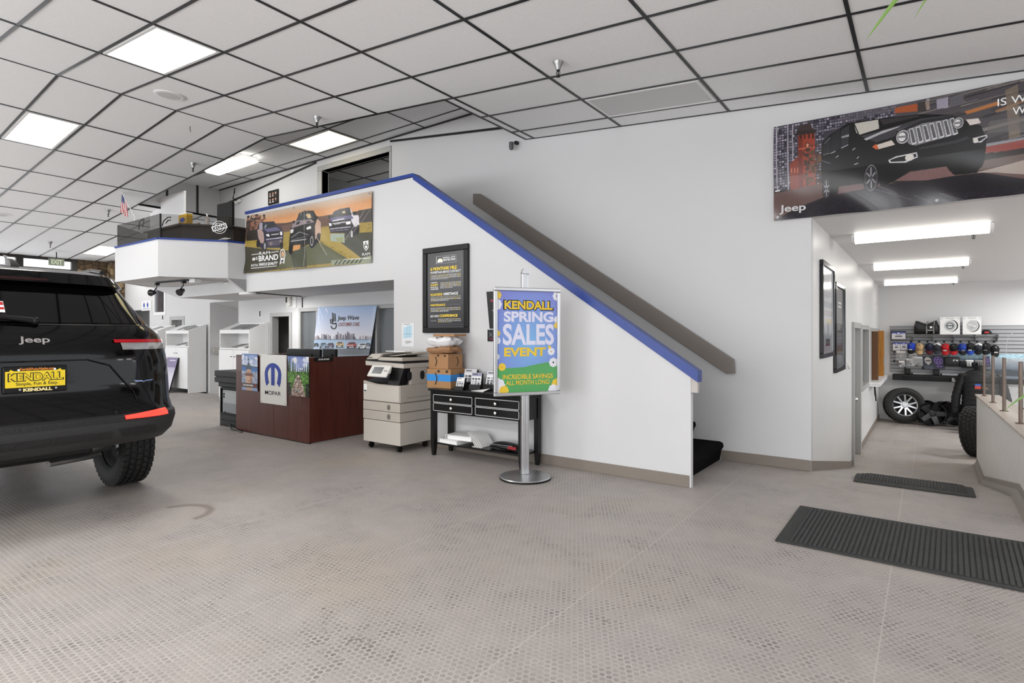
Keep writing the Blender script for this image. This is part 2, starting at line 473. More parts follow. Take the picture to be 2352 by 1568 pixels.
# ---------------------------------------------------------------- setting: ceiling
ce = MB()
XR, XL, YN, YREC = 4.0, -18.5, -7.5, 4.49
RXL, RXR = -12.2, -4.2                   # ceiling recess over the mezzanine
YB = 6.12
def tiles(x0, x1, y0, y1):
    ce.mi = 0
    xs = [x0] + ([RX] if x0 < RX < x1 else []) + [x1]
    for a, b in zip(xs[:-1], xs[1:]):
        ce.poly([(a, y0, zc(a)), (b, y0, zc(b)), (b, y1, zc(b)), (a, y1, zc(a))])
tiles(XL, XR, YN, YREC); tiles(XL, RXL, YREC, 6.6); tiles(RXR, XR, YREC, YB)
ce.mi = 1
TW = 0.013
def tee_x(y, x0, x1, w=TW):             # runs along the slope
    xs = [x0] + ([RX] if x0 < RX < x1 else []) + [x1]
    for a, b in zip(xs[:-1], xs[1:]):
        ce.mesh([(a, y - w, zc(a)), (a, y + w, zc(a)), (b, y + w, zc(b)), (b, y - w, zc(b)),
                 (a, y - w, zc(a) - .006), (a, y + w, zc(a) - .006), (b, y + w, zc(b) - .006), (b, y - w, zc(b) - .006)],
                [(4, 5, 6, 7), (0, 4, 7, 3), (1, 2, 6, 5)])
def tee_y(x, y0, y1, w=TW):
    z = zc(x)
    ce.box(x - w, x + w, y0, y1, z - .007, z + .012)
GY = 2.662
for k in range(-17, 7):
    y = GY + 0.6096 * k
    if y < YN: continue
    if y > YREC + .02:
        tee_x(y, RXR, XR); tee_x(y, XL, RXL)
    else: tee_x(y, XL, XR)
tee_x(YREC, RXL, RXR, .016)
for k in range(-6, 10):
    x = -4.073 - 1.2142 * k if k <= 3 else RX - 1.2154 * (k - 3)
    if x > XR: continue
    tee_y(x, YN, 6.03 if x > RXR else (6.6 if x < RXL else YREC), TW if k != 3 else .008)
tee_y(RXR, YREC, 6.03, .012); tee_y(RXL, YREC, 6.04, .012)
tee_x(6.03, RXR, XR, .01)
# recess: flat ceiling and its upstand walls
ZR = 4.40
ce.mi = 0
ce.poly([(RXL, YREC, ZR), (RXR, YREC, ZR), (RXR, YB, ZR), (RXL, YB, ZR)])
ce.mi = 2
ce.poly([(RXR, YREC, zc(RXR)), (RXR, YB, zc(RXR)), (RXR, YB, ZR), (RXR, YREC, ZR)])
ce.poly([(RXL, YREC, zc(RXL)), (RXL, YB, zc(RXL)), (RXL, YB, ZR), (RXL, YREC, ZR)])
ce.poly([(RXL, YREC, zc(RXL)), (RX, YREC, RZ), (RXR, YREC, zc(RXR)), (RXR, YREC, ZR), (RXL, YREC, ZR)])
ce.mi = 1
for x in [-4.85 - 1.2 * k for k in range(6)]: ce.box(x - .012, x + .012, YREC, 6.04, ZR - .006, ZR)
for y in (5.2, 5.815): ce.box(RXL, RXR, y - .012, y + .012, ZR - .006, ZR)
for y in (5.0, 5.58): ce.box(RXL, RXL + .012, y - .02, y + .02, zc(RXL), ZR)
ce.box(RXL, RXL + .012, YREC, 6.04, zc(RXL) - .02, zc(RXL) + .02)
ce.box(RXL, RXR, 6.02, 6.04, ZR - .02, ZR)
structure('ceiling', ce, [M_tile, M_tee, M_wall])

# ---------------------------------------------------------------- setting: walls
def slope_z(x): return 3.16 - (x + 4.98) * (3.16 - 0.965) / (-1.62 + 4.98)
w = MB()
XE, XC, XPL = -1.62, -5.33, -8.80
ZSOF = 1.985
WT = .055
front = [(XE, 0), (XE, slope_z(XE)), (-4.98, 3.20), (XPL, 3.23), (XPL, ZSOF), (XC, ZSOF), (XC, 0)]
w.prism([(x, YS, z) for x, z in front], (0, WT, 0))
structure('wall_stair', w, M_wall)
t = MB()                                  # blue cap on the stair wall
t.prism([(-1.555, YS - .02, slope_z(-1.555) + .075), (-4.98, YS - .02, 3.245), (-4.98, YS - .02, 3.195), (-4.97, YS - .02, 3.165), (-1.555, YS - .02, slope_z(-1.555) - .02)], (0, .11, 0))
t.prism([(-4.98, YS - .02, 3.245), (XPL - .01, YS - .02, 3.275), (XPL - .01, YS - .02, 3.232), (-4.98, YS - .02, 3.205)], (0, .11, 0))
structure('trim_stair', t, M_blue)
t = MB(); t.box(-1.64, -1.565, YS + .005, YS + .05, slope_z(-1.6) - .14, slope_z(-1.6) - .012)
structure('trim_stair_end', t, mat('grey_cap_end', '#b9b2ad', 0.5))
b_ = MB(); b_.box(XC + .01, XE - .012, YS - .008, YS, 0.0, 0.102, .003)
structure('baseboard_stair', b_, M_base)

w = MB()                                  # rear wall with the office door opening and the header over the passage
DX0, DX1, DZ = -8.585, -6.83, 4.19
w.prism([(-12.3, YW, 2.0), (-12.3, YW, 4.45), (DX0, YW, 4.45), (DX0, YW, 2.0)], (0, .12, 0))
w.prism([(DX0, YW, DZ), (DX0, YW, 4.45), (DX1, YW, 4.45), (DX1, YW, DZ)], (0, .12, 0))
w.prism([(DX1, YW, 2.0), (DX1, YW, 4.45), (-4.25, YW, 4.45), (-4.25, YW, 2.0)], (0, .12, 0))
w.prism([(-4.25, YW, -.3), (-4.25, YW, 4.45), (-4.2, YW, 4.2), (XR, YW, zc(XR) + .2), (XR, YW, 2.43), (-.89, YW, 2.43), (-.89, YW, -.3)], (0, .12, 0))
structure('wall_back', w, M_wall)
b_ = MB(); b_.box(-1.73, -.892, YW - .008, YW, 0, .103, .003)
structure('baseboard_back', b_, M_base)
t = MB()
def strip(p, q, h):
    t.prism([(p[0], YW - .02, p[1]), (q[0], YW - .02, q[1]), (q[0], YW - .02, q[1] - h), (p[0], YW - .02, p[1] - h)], (0, .02, 0))
strip((-12.2, 4.05), (-8.75, 4.375), .03); strip((-6.80, 4.36), (-4.21, 4.045), .03)
structure('trim_gable', t, M_tee)
# office behind the open door upstairs
w = MB()
w.mi = 0
w.poly([(-9.4, 6.16, 2.0), (-9.4, 9.4, 2.0), (-9.4, 9.4, 4.4), (-9.4, 6.16, 4.4)]); w.poly([(-5.6, 6.16, 2.0), (-5.6, 9.4, 2.0), (-5.6, 9.4, 4.4), (-5.6, 6.16, 4.4)])
w.poly([(-9.4, 9.4, 2.0), (-5.6, 9.4, 2.0), (-5.6, 9.4, 4.4), (-9.4, 9.4, 4.4)])
structure('wall_office', w, M_wall)
w = MB(); w.poly([(-9.4, 6.16, 4.38), (-5.6, 6.16, 4.38), (-5.6, 9.4, 4.38), (-9.4, 9.4, 4.38)])
w.mi = 1
for x in (-8.9, -7.7, -6.5): w.box(x - .012, x + .012, 6.16, 9.4, 4.372, 4.38)
for y in (6.6, 7.21, 7.82, 8.43): w.box(-9.4, -5.6, y - .012, y + .012, 4.372, 4.38)
structure('ceiling_office', w, [M_tile, M_tee])
d = MB()
fw = .13
d.box(DX0 - fw, DX0, YW - .015, YW + .14, 2.1, DZ - .001, .006); d.box(DX1, DX1 + .045, YW - .015, YW + .14, 2.1, DZ - .001, .006)
d.box(DX0 - fw, DX1 + .045, YW - .016, YW + .14, DZ, DZ + .09, .006)
dr = structure('door_1', d, M_frame_grey)
h = MB(); h.cyl((DX0 + .005, YW - .01, 3.55), (DX0 + .005, YW - .01, 3.72), .016, n=10)
h.build('hinge', M_steel, dr)

# mezzanine slab, balcony and its soffits
s = MB()
s.box(-11.2, XC, YS + WT, YU, ZSOF, 2.1)
s.box(XC + .13, -4.9, YS + .13, YW - .01, ZSOF, 2.1)
s.box(-11.2, XPL, YS, YS + WT, ZSOF, 2.1)
ZB0, ZB1 = 2.19, 2.755
bal = [(XPL, YS), (-8.85, 4.51), (-9.42, 3.735), (-11.02, 3.71), (-11.75, 4.51), (-11.8, 5.0)]
s.poly([(x, y, ZB0 + .004) for x, y in bal] + [(-11.8, 6.28, ZB0 + .004), (XPL, 6.28, ZB0 + .004)])
s.poly([(-11.2, YS, 2.1), (-11.2, YS, ZB0), (XPL, YS, ZB0), (XPL, YS, 2.1)])
s.poly([(-11.2, YS, ZSOF), (-11.6, 4.45, ZB0), (-11.2, YS, ZB0)])
s.poly([(-11.2, YS, ZSOF), (-11.6, 4.45, ZB0), (-11.75, 5.2, ZB0), (-11.2, 5.92, ZSOF)])
structure('ceiling_soffit', s, M_wall)
s = MB(); s.poly([(-12.2, YS + WT, 2.2), (-4.9, YS + WT, 2.2), (-4.9, YW, 2.2), (-12.2, YW, 2.2)])
s.poly([(x, y, 2.2) for x, y in bal])
structure('floor_mezzanine', s, mat('mezzanine_carpet', '#55524e', 0.95))
s = MB()
def inset(p, q, d=.1):
    a = Vector((q[0] - p[0], q[1] - p[1], 0)).normalized(); return Vector((-a.y, a.x, 0)) * -d
for i in range(5):
    p, q = bal[i], bal[i + 1]; n_ = inset(p, q)
    zb = [ZB0, ZB0]
    if i == 0: zb = [ZSOF, ZB0]
    s.prism([(p[0], p[1], zb[0]), (q[0], q[1], zb[1]), (q[0], q[1], ZB1), (p[0], p[1], ZB1)], n_)
s.poly([(XPL, YS, ZSOF), (-8.85, 4.51, ZB0), (XPL, YS, ZB0)])
structure('wall_balcony', s, M_wall)
t = MB()
for i in range(5):
    p, q = bal[i], bal[i + 1]; n_ = inset(p, q, .12)
    a, c = Vector((*p, 0)) - n_ * .12, Vector((*q, 0)) - n_ * .12
    t.prism([(a.x, a.y, ZB1), (c.x, c.y, ZB1), (c.x, c.y, ZB1 + .028), (a.x, a.y, ZB1 + .028)], n_)
structure('trim_balcony', t, M_blue)

# wall under the mezzanine with a doorway and a long window
w = MB()
XU0, XU1 = -11.2, XC + .02
wx0, wx1, wz0, wz1 = -9.06, -6.35, .80, 1.735
ux0, ux1, uz1 = -9.98, -9.37, 1.66
for x0, x1, z0, z1 in ((XU0, ux0, -.7, ZSOF), (ux0, ux1, uz1, ZSOF), (ux1, wx0, -.7, ZSOF), (wx0, wx1, -.7, wz0), (wx0, wx1, wz1, ZSOF), (wx1, XU1, -.7, ZSOF)):
    w.box(x0, x1, YU, YU + .11, z0, z1)
w.box(XC, XC + .12, YS + WT, YU, 0, ZSOF)
structure('wall_under', w, M_wall)
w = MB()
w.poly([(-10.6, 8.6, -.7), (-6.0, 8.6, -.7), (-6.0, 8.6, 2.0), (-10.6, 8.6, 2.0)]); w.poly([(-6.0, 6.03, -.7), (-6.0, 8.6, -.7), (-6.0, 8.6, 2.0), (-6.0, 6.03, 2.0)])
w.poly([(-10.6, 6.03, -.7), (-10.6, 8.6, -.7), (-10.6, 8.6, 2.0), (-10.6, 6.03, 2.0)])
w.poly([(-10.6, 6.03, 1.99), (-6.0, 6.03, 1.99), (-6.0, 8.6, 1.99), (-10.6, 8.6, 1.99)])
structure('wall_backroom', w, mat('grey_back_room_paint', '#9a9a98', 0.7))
d = MB()
for x0, x1, z0, z1 in ((ux0 - .05, ux0 + .03, -.1, uz1 - .021), (ux1 - .03, ux1 + .05, -.1, uz1 - .021), (ux0 - .05, ux1 + .05, uz1 - .02, uz1 + .05)):
    d.box(x0, x1, YU - .015, YU + .12, z0, z1, .004)
structure('door_2', d, M_frame_grey)
d = MB()
for x0, x1, z0, z1 in ((wx0 - .04, wx0 + .02, wz0 + .021, wz1 - .021), (wx1 - .02, wx1 + .04, wz0 + .021, wz1 - .021), (wx0 - .04, wx1 + .04, wz1 - .02, wz1 + .045), (wx0 - .04, wx1 + .04, wz0 - .04, wz0 + .02), (-7.02, -6.98, wz0 + .021, wz1 - .021), (-8.58, -8.54, wz0 + .021, wz1 - .021)):
    d.box(x0, x1, YU - .012, YU + .09, z0, z1, .004)
win = structure('window_1', d, M_frame_grey)
g = MB(); g.box(wx0, wx1, YU + .04, YU + .046, wz0, wz1)
g.build('pane', mat('grey_window_glass', '#8f9498', 0.05, alpha=0.35), win)

# wall at the far left with kiosks, and the passage beside it
w = MB()
YL = 6.30
ox0, ox1, oz = -17.9, -16.40, 1.96          # opening under the restroom sign
vx0, vx1, vz0, vz1 = -16.10, -15.50, 1.85, 2.60
kx0, kx1, kz = -15.15, -14.47, 1.70
for x0, x1, z0, z1 in ((-18.5, ox0, -.3, 3.5), (ox0, ox1, oz, 3.5), (ox1, vx0, -.3, 3.5), (vx0, vx1, -.3, vz0), (vx0, vx1, vz1, 3.6), (vx1, kx0, -.3, 3.6), (kx0, kx1, kz, 3.6), (kx1, -13.17, -.3, 3.6)):
    w.box(x0, x1, YL, YL + .12, z0, z1)
w.box(-13.29, -13.17, YL + .12, 9.6, -.75, 2.2)
w.poly([(-13.17, 6.30, 2.03), (-11.2, 6.04, 2.03), (-11.2, 9.4, 1.4), (-13.17, 9.4, 1.4)])
w.poly([(-13.17, 6.299, 2.03), (-11.2, 6.04, 2.03), (-11.2, 6.04, 2.2), (-13.17, 6.299, 2.2)]); w.box(-11.2, -11.1, YU + .11, 9.4, -.75, 2.0)
w.poly([(-13.2, 9.4, -.75), (-11.1, 9.4, -.75), (-11.1, 9.4, 2.1), (-13.2, 9.4, 2.1)])
w.poly([(-18.5, 8.2, -.6), (-13.3, 8.2, -.6), (-13.3, 8.2, 3.0), (-18.5, 8.2, 3.0)])
w.poly([(-18.45, 6.42, -.6), (-18.45, 8.2, -.6), (-18.45, 8.2, 3.0), (-18.45, 6.42, 3.0)])
w.poly([(-18.5, 6.42, 2.7), (-13.3, 6.42, 2.7), (-13.3, 8.2, 2.7), (-18.5, 8.2, 2.7)])
structure('wall_left_rear', w, M_wall)
d = MB()
for x0, x1, z0, z1 in ((kx0 - .05, kx0 + .06, -.05, kz - .041), (kx1 - .06, kx1 + .05, -.05, kz - .041), (kx0 - .05, kx1 + .05, kz - .04, kz + .05)):
    d.box(x0, x1, YL - .015, YL + .13, z0, z1, .004)
structure('door_3', d, M_frame_grey)
d = MB(); d.box(kx0 + .32, kx0 + .55, YL + .3, YL + .34, -.3, 1.62); structure('door_4', d, mat('dark_door_leaf', '#2b2a2a', .5))
d = MB()
for x0, x1, z0, z1 in ((vx0 - .02, vx0 + .03, vz0 + .031, vz1 - .031), (vx1 - .03, vx1 + .07, vz0 + .031, vz1 - .031), (vx0 - .02, vx1 + .07, vz0 - .05, vz0 + .03), (vx0, vx1, vz1 - .03, vz1 + .03)):
    d.box(x0, x1, YL - .012, YL + .05, z0, z1, .004)
win = structure('window_2', d, M_white)
g = MB(); g.box(vx0, vx1, YL + .03, YL + .036, vz0, vz1); g.build('pane', mat('mirror_pane', '#7d7d86', 0.06, metal=0.75), win)

# far gable wall: dark storefront frames, daylight panes, stone pier
w = MB()
XFAR = -18.35
w.box(XFAR - .1, XFAR, -7.5, 5.3, 3.24, 3.42)
w.box(XFAR - .1, XFAR, -7.5, 5.3, 2.93, 3.03)
w.box(XFAR - .1, XFAR, -7.5, 5.3, -.2, .1)
for y in [5.25 - 1.14 * k for k in range(12)]: w.box(XFAR - .1, XFAR + .02, y - .07, y + .07, -.1, 3.42)
win = structure('window_3', w, mat('dark_bronze_frame', '#26231f', 0.45))
for k in range(10):
    g = MB(); y = 5.25 - 1.14 * k; g.box(XFAR - .06, XFAR - .05, y - 1.07, y - .07, 3.03, 3.24)
    g.build('pane', mat('storefront_glass', '#ffffff', 0.02, alpha=0.12), win)
def stone_material():
    m = bpy.data.materials.new('rough_brown_stone'); m.use_nodes = True; nt = m.node_tree; b = nt.nodes['Principled BSDF']
    g = nt.nodes.new('ShaderNodeNewGeometry'); v = nt.nodes.new('ShaderNodeTexVoronoi'); v.inputs['Scale'].default_value = 6.0
    v2 = nt.nodes.new('ShaderNodeTexVoronoi'); v2.feature = 'DISTANCE_TO_EDGE'; v2.inputs['Scale'].default_value = 6.0
    r = nt.nodes.new('ShaderNodeValToRGB'); e = r.color_ramp.elements
    e[0].color = (*srgb('#3a2d20'), 1); e[1].color = (*srgb('#96805f'), 1); k = e.new(.5); k.color = (*srgb('#66543e'), 1)
    mx = nt.nodes.new('ShaderNodeMix'); mx.data_type = 'RGBA'; mx.blend_type = 'MULTIPLY'; mx.inputs[0].default_value = 1
    cl = nt.nodes.new('ShaderNodeMapRange'); cl.inputs[2].default_value = .08; cl.inputs[3].default_value = .15
    for n in (v, v2): nt.links.new(g.outputs['Position'], n.inputs['Vector'])
    nt.links.new(v.outputs['Color'], r.inputs[0]); nt.links.new(v2.outputs['Distance'], cl.inputs[0])
    nt.links.new(r.outputs[0], mx.inputs[6]); nt.links.new(cl.outputs[0], mx.inputs[7]); nt.links.new(mx.outputs[2], b.inputs['Base Color'])
    bp = nt.nodes.new('ShaderNodeBump'); bp.inputs['Distance'].default_value = .05; nt.links.new(v2.outputs['Distance'], bp.inputs['Height']); nt.links.new(bp.outputs[0], b.inputs['Normal'])
    b.inputs['Roughness'].default_value = .85
    return m
M_stone = stone_material()
w = MB(); w.box(XFAR - .1, XFAR + .05, 5.3, 6.3, -.2, 3.3); w.box(XFAR + .05, -18.0, 5.95, 6.29, 0, 3.3)
structure('wall_stone', w, M_stone)

# passage on the right: walls, ceiling, door and service windows
XH = -.89
hw = MB()
def hwall(y0, y1, z0, z1): hw.box(XH - .13, XH, y0, y1, z0, z1)
hy = [(YW + .12, 9.72, -.8, 2.5), (9.72, 10.72, 1.44, 2.5), (10.72, 11.08, -.8, 2.5), (11.08, 12.40, -.8, .40), (11.08, 12.40, 1.42, 2.5), (12.40, 13.05, -.8, 2.5), (13.05, 15.35, -.8, .36), (13.05, 15.35, 1.38, 2.5), (15.35, 15.7, -.8, 2.5)]
for a in hy: hwall(*a)
hw.poly([(XH - 3, 9.3, -.8), (XH - 3, 15.7, -.8), (XH - 3, 15.7, 2.5), (XH - 3, 9.3, 2.5)])
hw.poly([(XH - 3, 15.7, -.8), (XH, 15.7, -.8), (XH, 15.7, 2.5), (XH - 3, 15.7, 2.5)])
structure('wall_passage_left', hw, M_wall_gloss)
w = MB(); w.box(XH, 6.5, 15.6, 15.7, -.8, 2.5); structure('wall_passage_end', w, M_wall)
c = MB(); c.box(XH - 3, 6.5, YW + .12, 15.7, 2.43, 2.47); structure('ceiling_passage', c, mat('passage_ceiling_paint', '#e2e2e2', .5, bump=.1, bscale=20))
b_ = MB()
def bb(y0, y1, x=XH, d=.008):
    ys = [y0, y1] if y1 <= RY1 or y0 >= RY1 else [y0, RY1, y1]
    for a, c_ in zip(ys[:-1], ys[1:]):
        b_.prism([(x, a, zf(a)), (x, c_, zf(c_)), (x, c_, zf(c_) + .1), (x, a, zf(a) + .1)], (d, 0, 0))
bb(YW, 9.70); bb(10.80, 15.6)
structure('baseboard_passage', b_, M_base)
d = MB()
for y0, y1, z0, z1 in ((9.66, 9.76, -.63, 1.399), (10.68, 10.80, -.63, 1.399), (9.66, 10.80, 1.40, 1.49)):
    d.box(XH - .14, XH + .035, y0, y1, z0, z1, .004)
dr = structure('door_5', d, M_frame_grey)
k = MB(); k.box(XH - .09, XH - .045, 9.76, 10.68, -.62, 1.41); k.build('door_leaf', mat('grey_door_paint', '#b4b4b2', .4), dr)
k = MB(); k.sphere((XH + .03, 9.9, .33), .035); k.cyl((XH - .05, 9.9, .33), (XH + .03, 9.9, .33), .014); k.build('knob', M_chrome, dr, 60)
for n_, (y0, y1, z0, z1) in ((4, (11.08, 12.40, .40, 1.42)),):
    d = MB()
    for a0, a1, b0, b1 in ((y0 - .06, y0 + .03, z0 - .05, z1 + .05), (y1 - .03, y1 + .06, z0 - .05, z1 + .05), (y0 + .031, y1 - .031, z0 - .05, z0 + .03), (y0 + .031, y1 - .031, z1 - .03, z1 + .05)):
        d.box(XH - .1, XH + .03, a0, a1, b0, b1, .004)
    win = structure('window_4', d, M_frame_grey)
    g = MB(); g.box(XH - .06, XH - .054, y0, y1, z0, z1); g.build('pane', mat('office_window_glass', '#5f656a', 0.04, alpha=0.6), win)
d = MB(); d.box(XH - .12, XH + .02, 13.0, 13.07, .36, 1.369, .004); d.box(XH - .12, XH + .02, 15.33, 15.4, .36, 1.369, .004); d.box(XH - .12, XH + .02, 13.0, 15.4, 1.37, 1.44, .004)
win = structure('window_5', d, M_frame_grey)
k = MB(); k.box(XH - .08, XH + .10, 13.62, 13.70, .37, 1.37, .004); k.build('wooden_jamb', mat('dark_wood_jamb', '#6d4a2c', .5), win)
k = MB(); k.box(XH - .05, XH + .115, 15.0, 15.32, .37, 1.39, .004); k.build('wooden_post', M_orange_wood, win)
k = MB(); k.box(XH + .115, XH + .12, 15.1, 15.22, .62, .78); k.build('strike_plate', M_steel, win)
t = MB(); t.mi = 0; t.box(XH - .1, XH + .17, 12.75, 15.55, .352, .38, .004); t.mi = 1; t.box(XH - .05, XH + .175, 12.74, 15.56, .31, .352, .003)
structure('trim_counter', t, [M_white, M_blue])

# low wall on the right of the ramp with ledge, posts and glass
LX = 0.60
def ledge(y): return .395 + (10.9 - y) * .0255
w = MB()
ys = [10.88, 9.5, 8.0, 6.5, 5.2]
for a, c_ in zip(ys[:-1], ys[1:]):
    w.prism([(LX, a, zf(a) - .05), (LX, c_, zf(c_) - .05), (LX, c_, ledge(c_)), (LX, a, ledge(a))], (.24, 0, 0))
structure('wall_ramp', w, mat('stippled_beige_plaster', '#dcd8d3', 0.35, var=.06, vscale=9, bump=.5, bscale=55, bdist=.006))
t = MB(); t.prism([(LX - .02, 10.9, ledge(10.9)), (LX - .02, 5.18, ledge(5.18)), (LX - .02, 5.18, ledge(5.18) + .022), (LX - .02, 10.9, ledge(10.9) + .022)], (.28, 0, 0), .004)
structure('trim_ledge', t, mat('tan_ledge_laminate', '#b7aba0', 0.35))
b_ = MB()
prof = [(0, .11), (-.008, .1), (-.012, .06), (-.03, .02), (-.055, .0)]
ys = [10.8, 10.0, 9.5, 9.0, 8.0, 7.0, 6.4, 6.05, 5.6, 5.2]
b_.rings([[(LX + x, y, zf(y) + z + .002) for x, z in prof] for y in ys], closed=False, cap=False)
structure('baseboard_ramp', b_, M_base)

# rest of the showroom shell out of the picture
w = MB(); w.box(6.4, 6.5, 2.5, 16, -.8, .4); w.box(-18.5, 6.5, -7.6, -7.5, 0, .8); w.box(6.45, 6.55, -7.5, 2.5, 0, 2.1); structure('wall_front', w, mat('beige_wall_paint', '#7d776f', .7))
# ---------------------------------------------------------------- lamps, sprinklers and other ceiling fittings
def ceilM(x, y, z=None, flat=False):
    if flat: return Matrix.Translation((x, y, z))
    return Matrix.Translation((x, y, zc(x))) @ Matrix.Rotation(math.atan(TN) if x > RX else -math.atan(TF), 4, 'Y')
def panel_light(name, label, x, y, lx, ly, m_diff, z=None, flat=False, cat='ceiling light', group=None):
    M = ceilM(x, y, z, flat)
    t = thing(name, label, cat, M.translation[:], 0, group)
    f = MB(M)
    a, b = lx / 2, ly / 2; e = .028
    for x0, x1, y0, y1 in ((-a, a, -b, -b + e), (-a, a, b - e, b), (-a, -a + e, -b + e, b - e), (a - e, a, -b + e, b - e)):
        f.box(x0, x1, y0, y1, -.010, -.0005)
    f.build('frame', M_white, t)
    d = MB(M); d.box(-a + e, a - e, -b + e, b - e, -.007, -.001); d.build('diffuser', m_diff, t)
    return t
panel_light('ceiling_light', 'lit square-looking panel in the sloped ceiling, nearest and biggest of the lit ones', -5.89, 2.357, 1.17, .56, M_lamp)
panel_light('ceiling_light', 'lit ceiling panel above the black car, at the left edge', RX - 1.823, 2.357, 1.17, .56, M_lamp)
panel_light('ceiling_light', 'lit panel in the far ceiling beside the stone wall', -16.83, 5.405, 1.17, .56, M_lamp)
panel_light('ceiling_light', 'warm yellowish lit panel above the landing outside the office door', -7.82, 5.51, 1.1, .57, M_warmlamp, ZR, True)
panel_light('ceiling_panel', 'unlit white framed panel in the ceiling beside the rear wall', -2.252, 5.405, 1.17, .56, mat('grey_unlit_diffuser', '#d2d2d2', .6), cat='ceiling panel')
t = thing('strip_light', 'lit surface-mounted white lamp above the balcony desk', 'ceiling light', (-10.05, 5.17, ZR))
m = MB(); m.box(-10.68, -9.42, 5.02, 5.32, ZR - .075, ZR - .001, .01); m.build('housing', M_white, t)
m = MB(); m.prism([(-10.7, 5.0, ZR - .07), (-10.7, 5.06, ZR - .115), (-10.7, 5.28, ZR - .115), (-10.7, 5.34, ZR - .07)], (1.30, 0, 0), .008); m.build('lens', mat('lit_wrap_lens', '#ffffff', .5, emit='#fffaf0', estr=9.0), t)

def sprinkler(label, x, y, z, s=1.0):
    t = thing('sprinkler', label, 'sprinkler', (x, y, z), 0, 'ceiling sprinklers')
    m = MB(Matrix.Translation((x, y, z)) @ Matrix.Scale(s, 4))
    m.lathe([(.046, 0), (.044, -.012), (.03, -.035), (.022, -.06), (.018, -.075)], 18); m.build('escutcheon', M_steel, t, 40)
    m = MB(Matrix.Translation((x, y, z)) @ Matrix.Scale(s, 4))
    m.cyl((0, 0, -.07), (0, 0, -.085), .013, n=10)
    for sx in (-1, 1): m.tube([(sx * .011, 0, -.083), (sx * .019, 0, -.1), (sx * .006, 0, -.128)], .004, 6)
    m.cyl((0, 0, -.085), (0, 0, -.118), .005, n=8); m.cyl((0, 0, -.128), (0, 0, -.134), .018, n=12)
    m.build('head', M_dark, t)
    return t
for lab, x in (('bell-shaped sprinkler nearest to the big car banner', -2.607), ('bell-shaped sprinkler in front of the warm ceiling panel', -6.125), ('bell-shaped sprinkler left of the surface-mounted lamp', -9.40), ('bell-shaped sprinkler left of the small flag', -12.92), ('bell-shaped sprinkler farthest away, above the exit sign', -16.45)):
    sprinkler(lab, x, 4.235, zc(x))
sprinkler('sprinkler seen through the upstairs office doorway', -7.55, 7.0, 4.375)
for lab, p, y in (('sprinkler behind the nearest tube lamp of the passage', (2236, 552), 7.75), ('sprinkler behind the middle tube lamp of the passage', (2212, 616), 11.1), ('sprinkler behind the farthest tube lamp of the passage', (2190, 652), 14.6)):
    q = on(*p, y=y); sprinkler(lab, q.x, y, 2.43, .8)
for i, (lab, x, y) in enumerate((('round white speaker grille behind the nearest lit ceiling panel', -7.15, 2.962), ('round white speaker grille at the left edge above the car', -14.42, 2.94))):
    M = ceilM(x, y); t = thing('ceiling_speaker', lab, 'speaker', M.translation[:], 0, 'ceiling speakers')
    m = MB(M); m.lathe([(.16, 0), (.16, -.008), (.135, -.016), (.115, -.012)], 32, cap=False); m.build('rim', M_white, t, 40)
    m = MB(M); m.lathe([(.118, -.011), (.06, -.014), (.01, -.015)], 28); m.build('grille', mat('grille_white', '#cfcfcf', .7), t, 60)
for i, (lab, x, y) in enumerate((('short hanging wire end nearest the lit square panel', -6.85 + .5, 2.66), ('hanging wire end on the ridge left of the sprinkler', RX + .02, 3.42))):
    pass
m = MB(); q = on(437, 264, y=3.6); m.tube([(q.x, q.y, zc(q.x)), (q.x - .01, q.y, zc(q.x) - .03), (q.x + .015, q.y, zc(q.x) - .08)], .004, 6)
tag(m.build('wire_end', M_dark), 'short dark wire end hanging from the ceiling ridge', 'wire')

def tube_light(label, y, x0, x1):
    t = thing('tube_light', label, 'ceiling light', ((x0 + x1) / 2, y, 2.43), 0, 'tube lamps of the passage')
    m = MB(); m.box(x0 + .02, x1 - .02, y - .09, y + .09, 2.395, 2.429, .004); m.build('housing', M_white, t)
    m = MB(); n = 10
    m.rings([[(x, y + .11 * math.cos(PI * k / n), 2.405 - .075 * math.sin(PI * k / n)) for k in range(n + 1)] + [(x, y - .11, 2.412), (x, y + .11, 2.412)] for x in (x0 + .03, x1 - .03)])
    m.build('lens', M_tube, t, 40)
    for x in (x0, x1 - .03):
        m = MB(); m.rings([[(xx, y + .115 * math.cos(PI * k / n), 2.405 - .08 * math.sin(PI * k / n)) for k in range(n + 1)] + [(xx, y - .115, 2.416), (xx, y + .115, 2.416)] for xx in (x, x + .03)])
        m.build('end_cap', M_white, t, 40)
tube_light('lit tube lamp nearest to the banner, longest of the three in view', 7.45, -.68, .54)
tube_light('middle one of the three lit tube lamps', 10.77, -.71, .53)
tube_light('farthest lit tube lamp, next to the end wall', 14.2, -.74, .52)

# ---------------------------------------------------------------- stairs and rail
st = MB(); rise, run = .19, .288
for k in range(10):
    x1 = -1.72 - run * k; z1 = rise * (k + 1); n = .05
    pts = [(x1 - .02, z1 - rise), (x1 - .005, z1 - .09), (x1 + .018, z1 - .05), (x1 + .012, z1 - .015), (x1 - .02, z1), (-5.0, z1), (-5.0, z1 - rise)]
    st.prism([(x, YS + .058, z + .002) for x, z in pts], (0, YW - YS - .062, 0))
tag(st.build('staircase', M_carpet, None, 30), 'black carpeted staircase between the blue-capped white wall and the rear wall', 'stairs')
t = thing('handrail', 'long taupe board handrail sloping along the white rear wall', 'handrail', (-3.3, YW, 2.0))
m = MB()
m.prism([(x, YW - .075, z) for x, z in ((-5.052, 3.25), (-4.93, 3.232), (-1.585, 1.052), (-1.575, .91), (-1.66, .905), (-5.052, 3.112))], (0, .04, 0), .006)
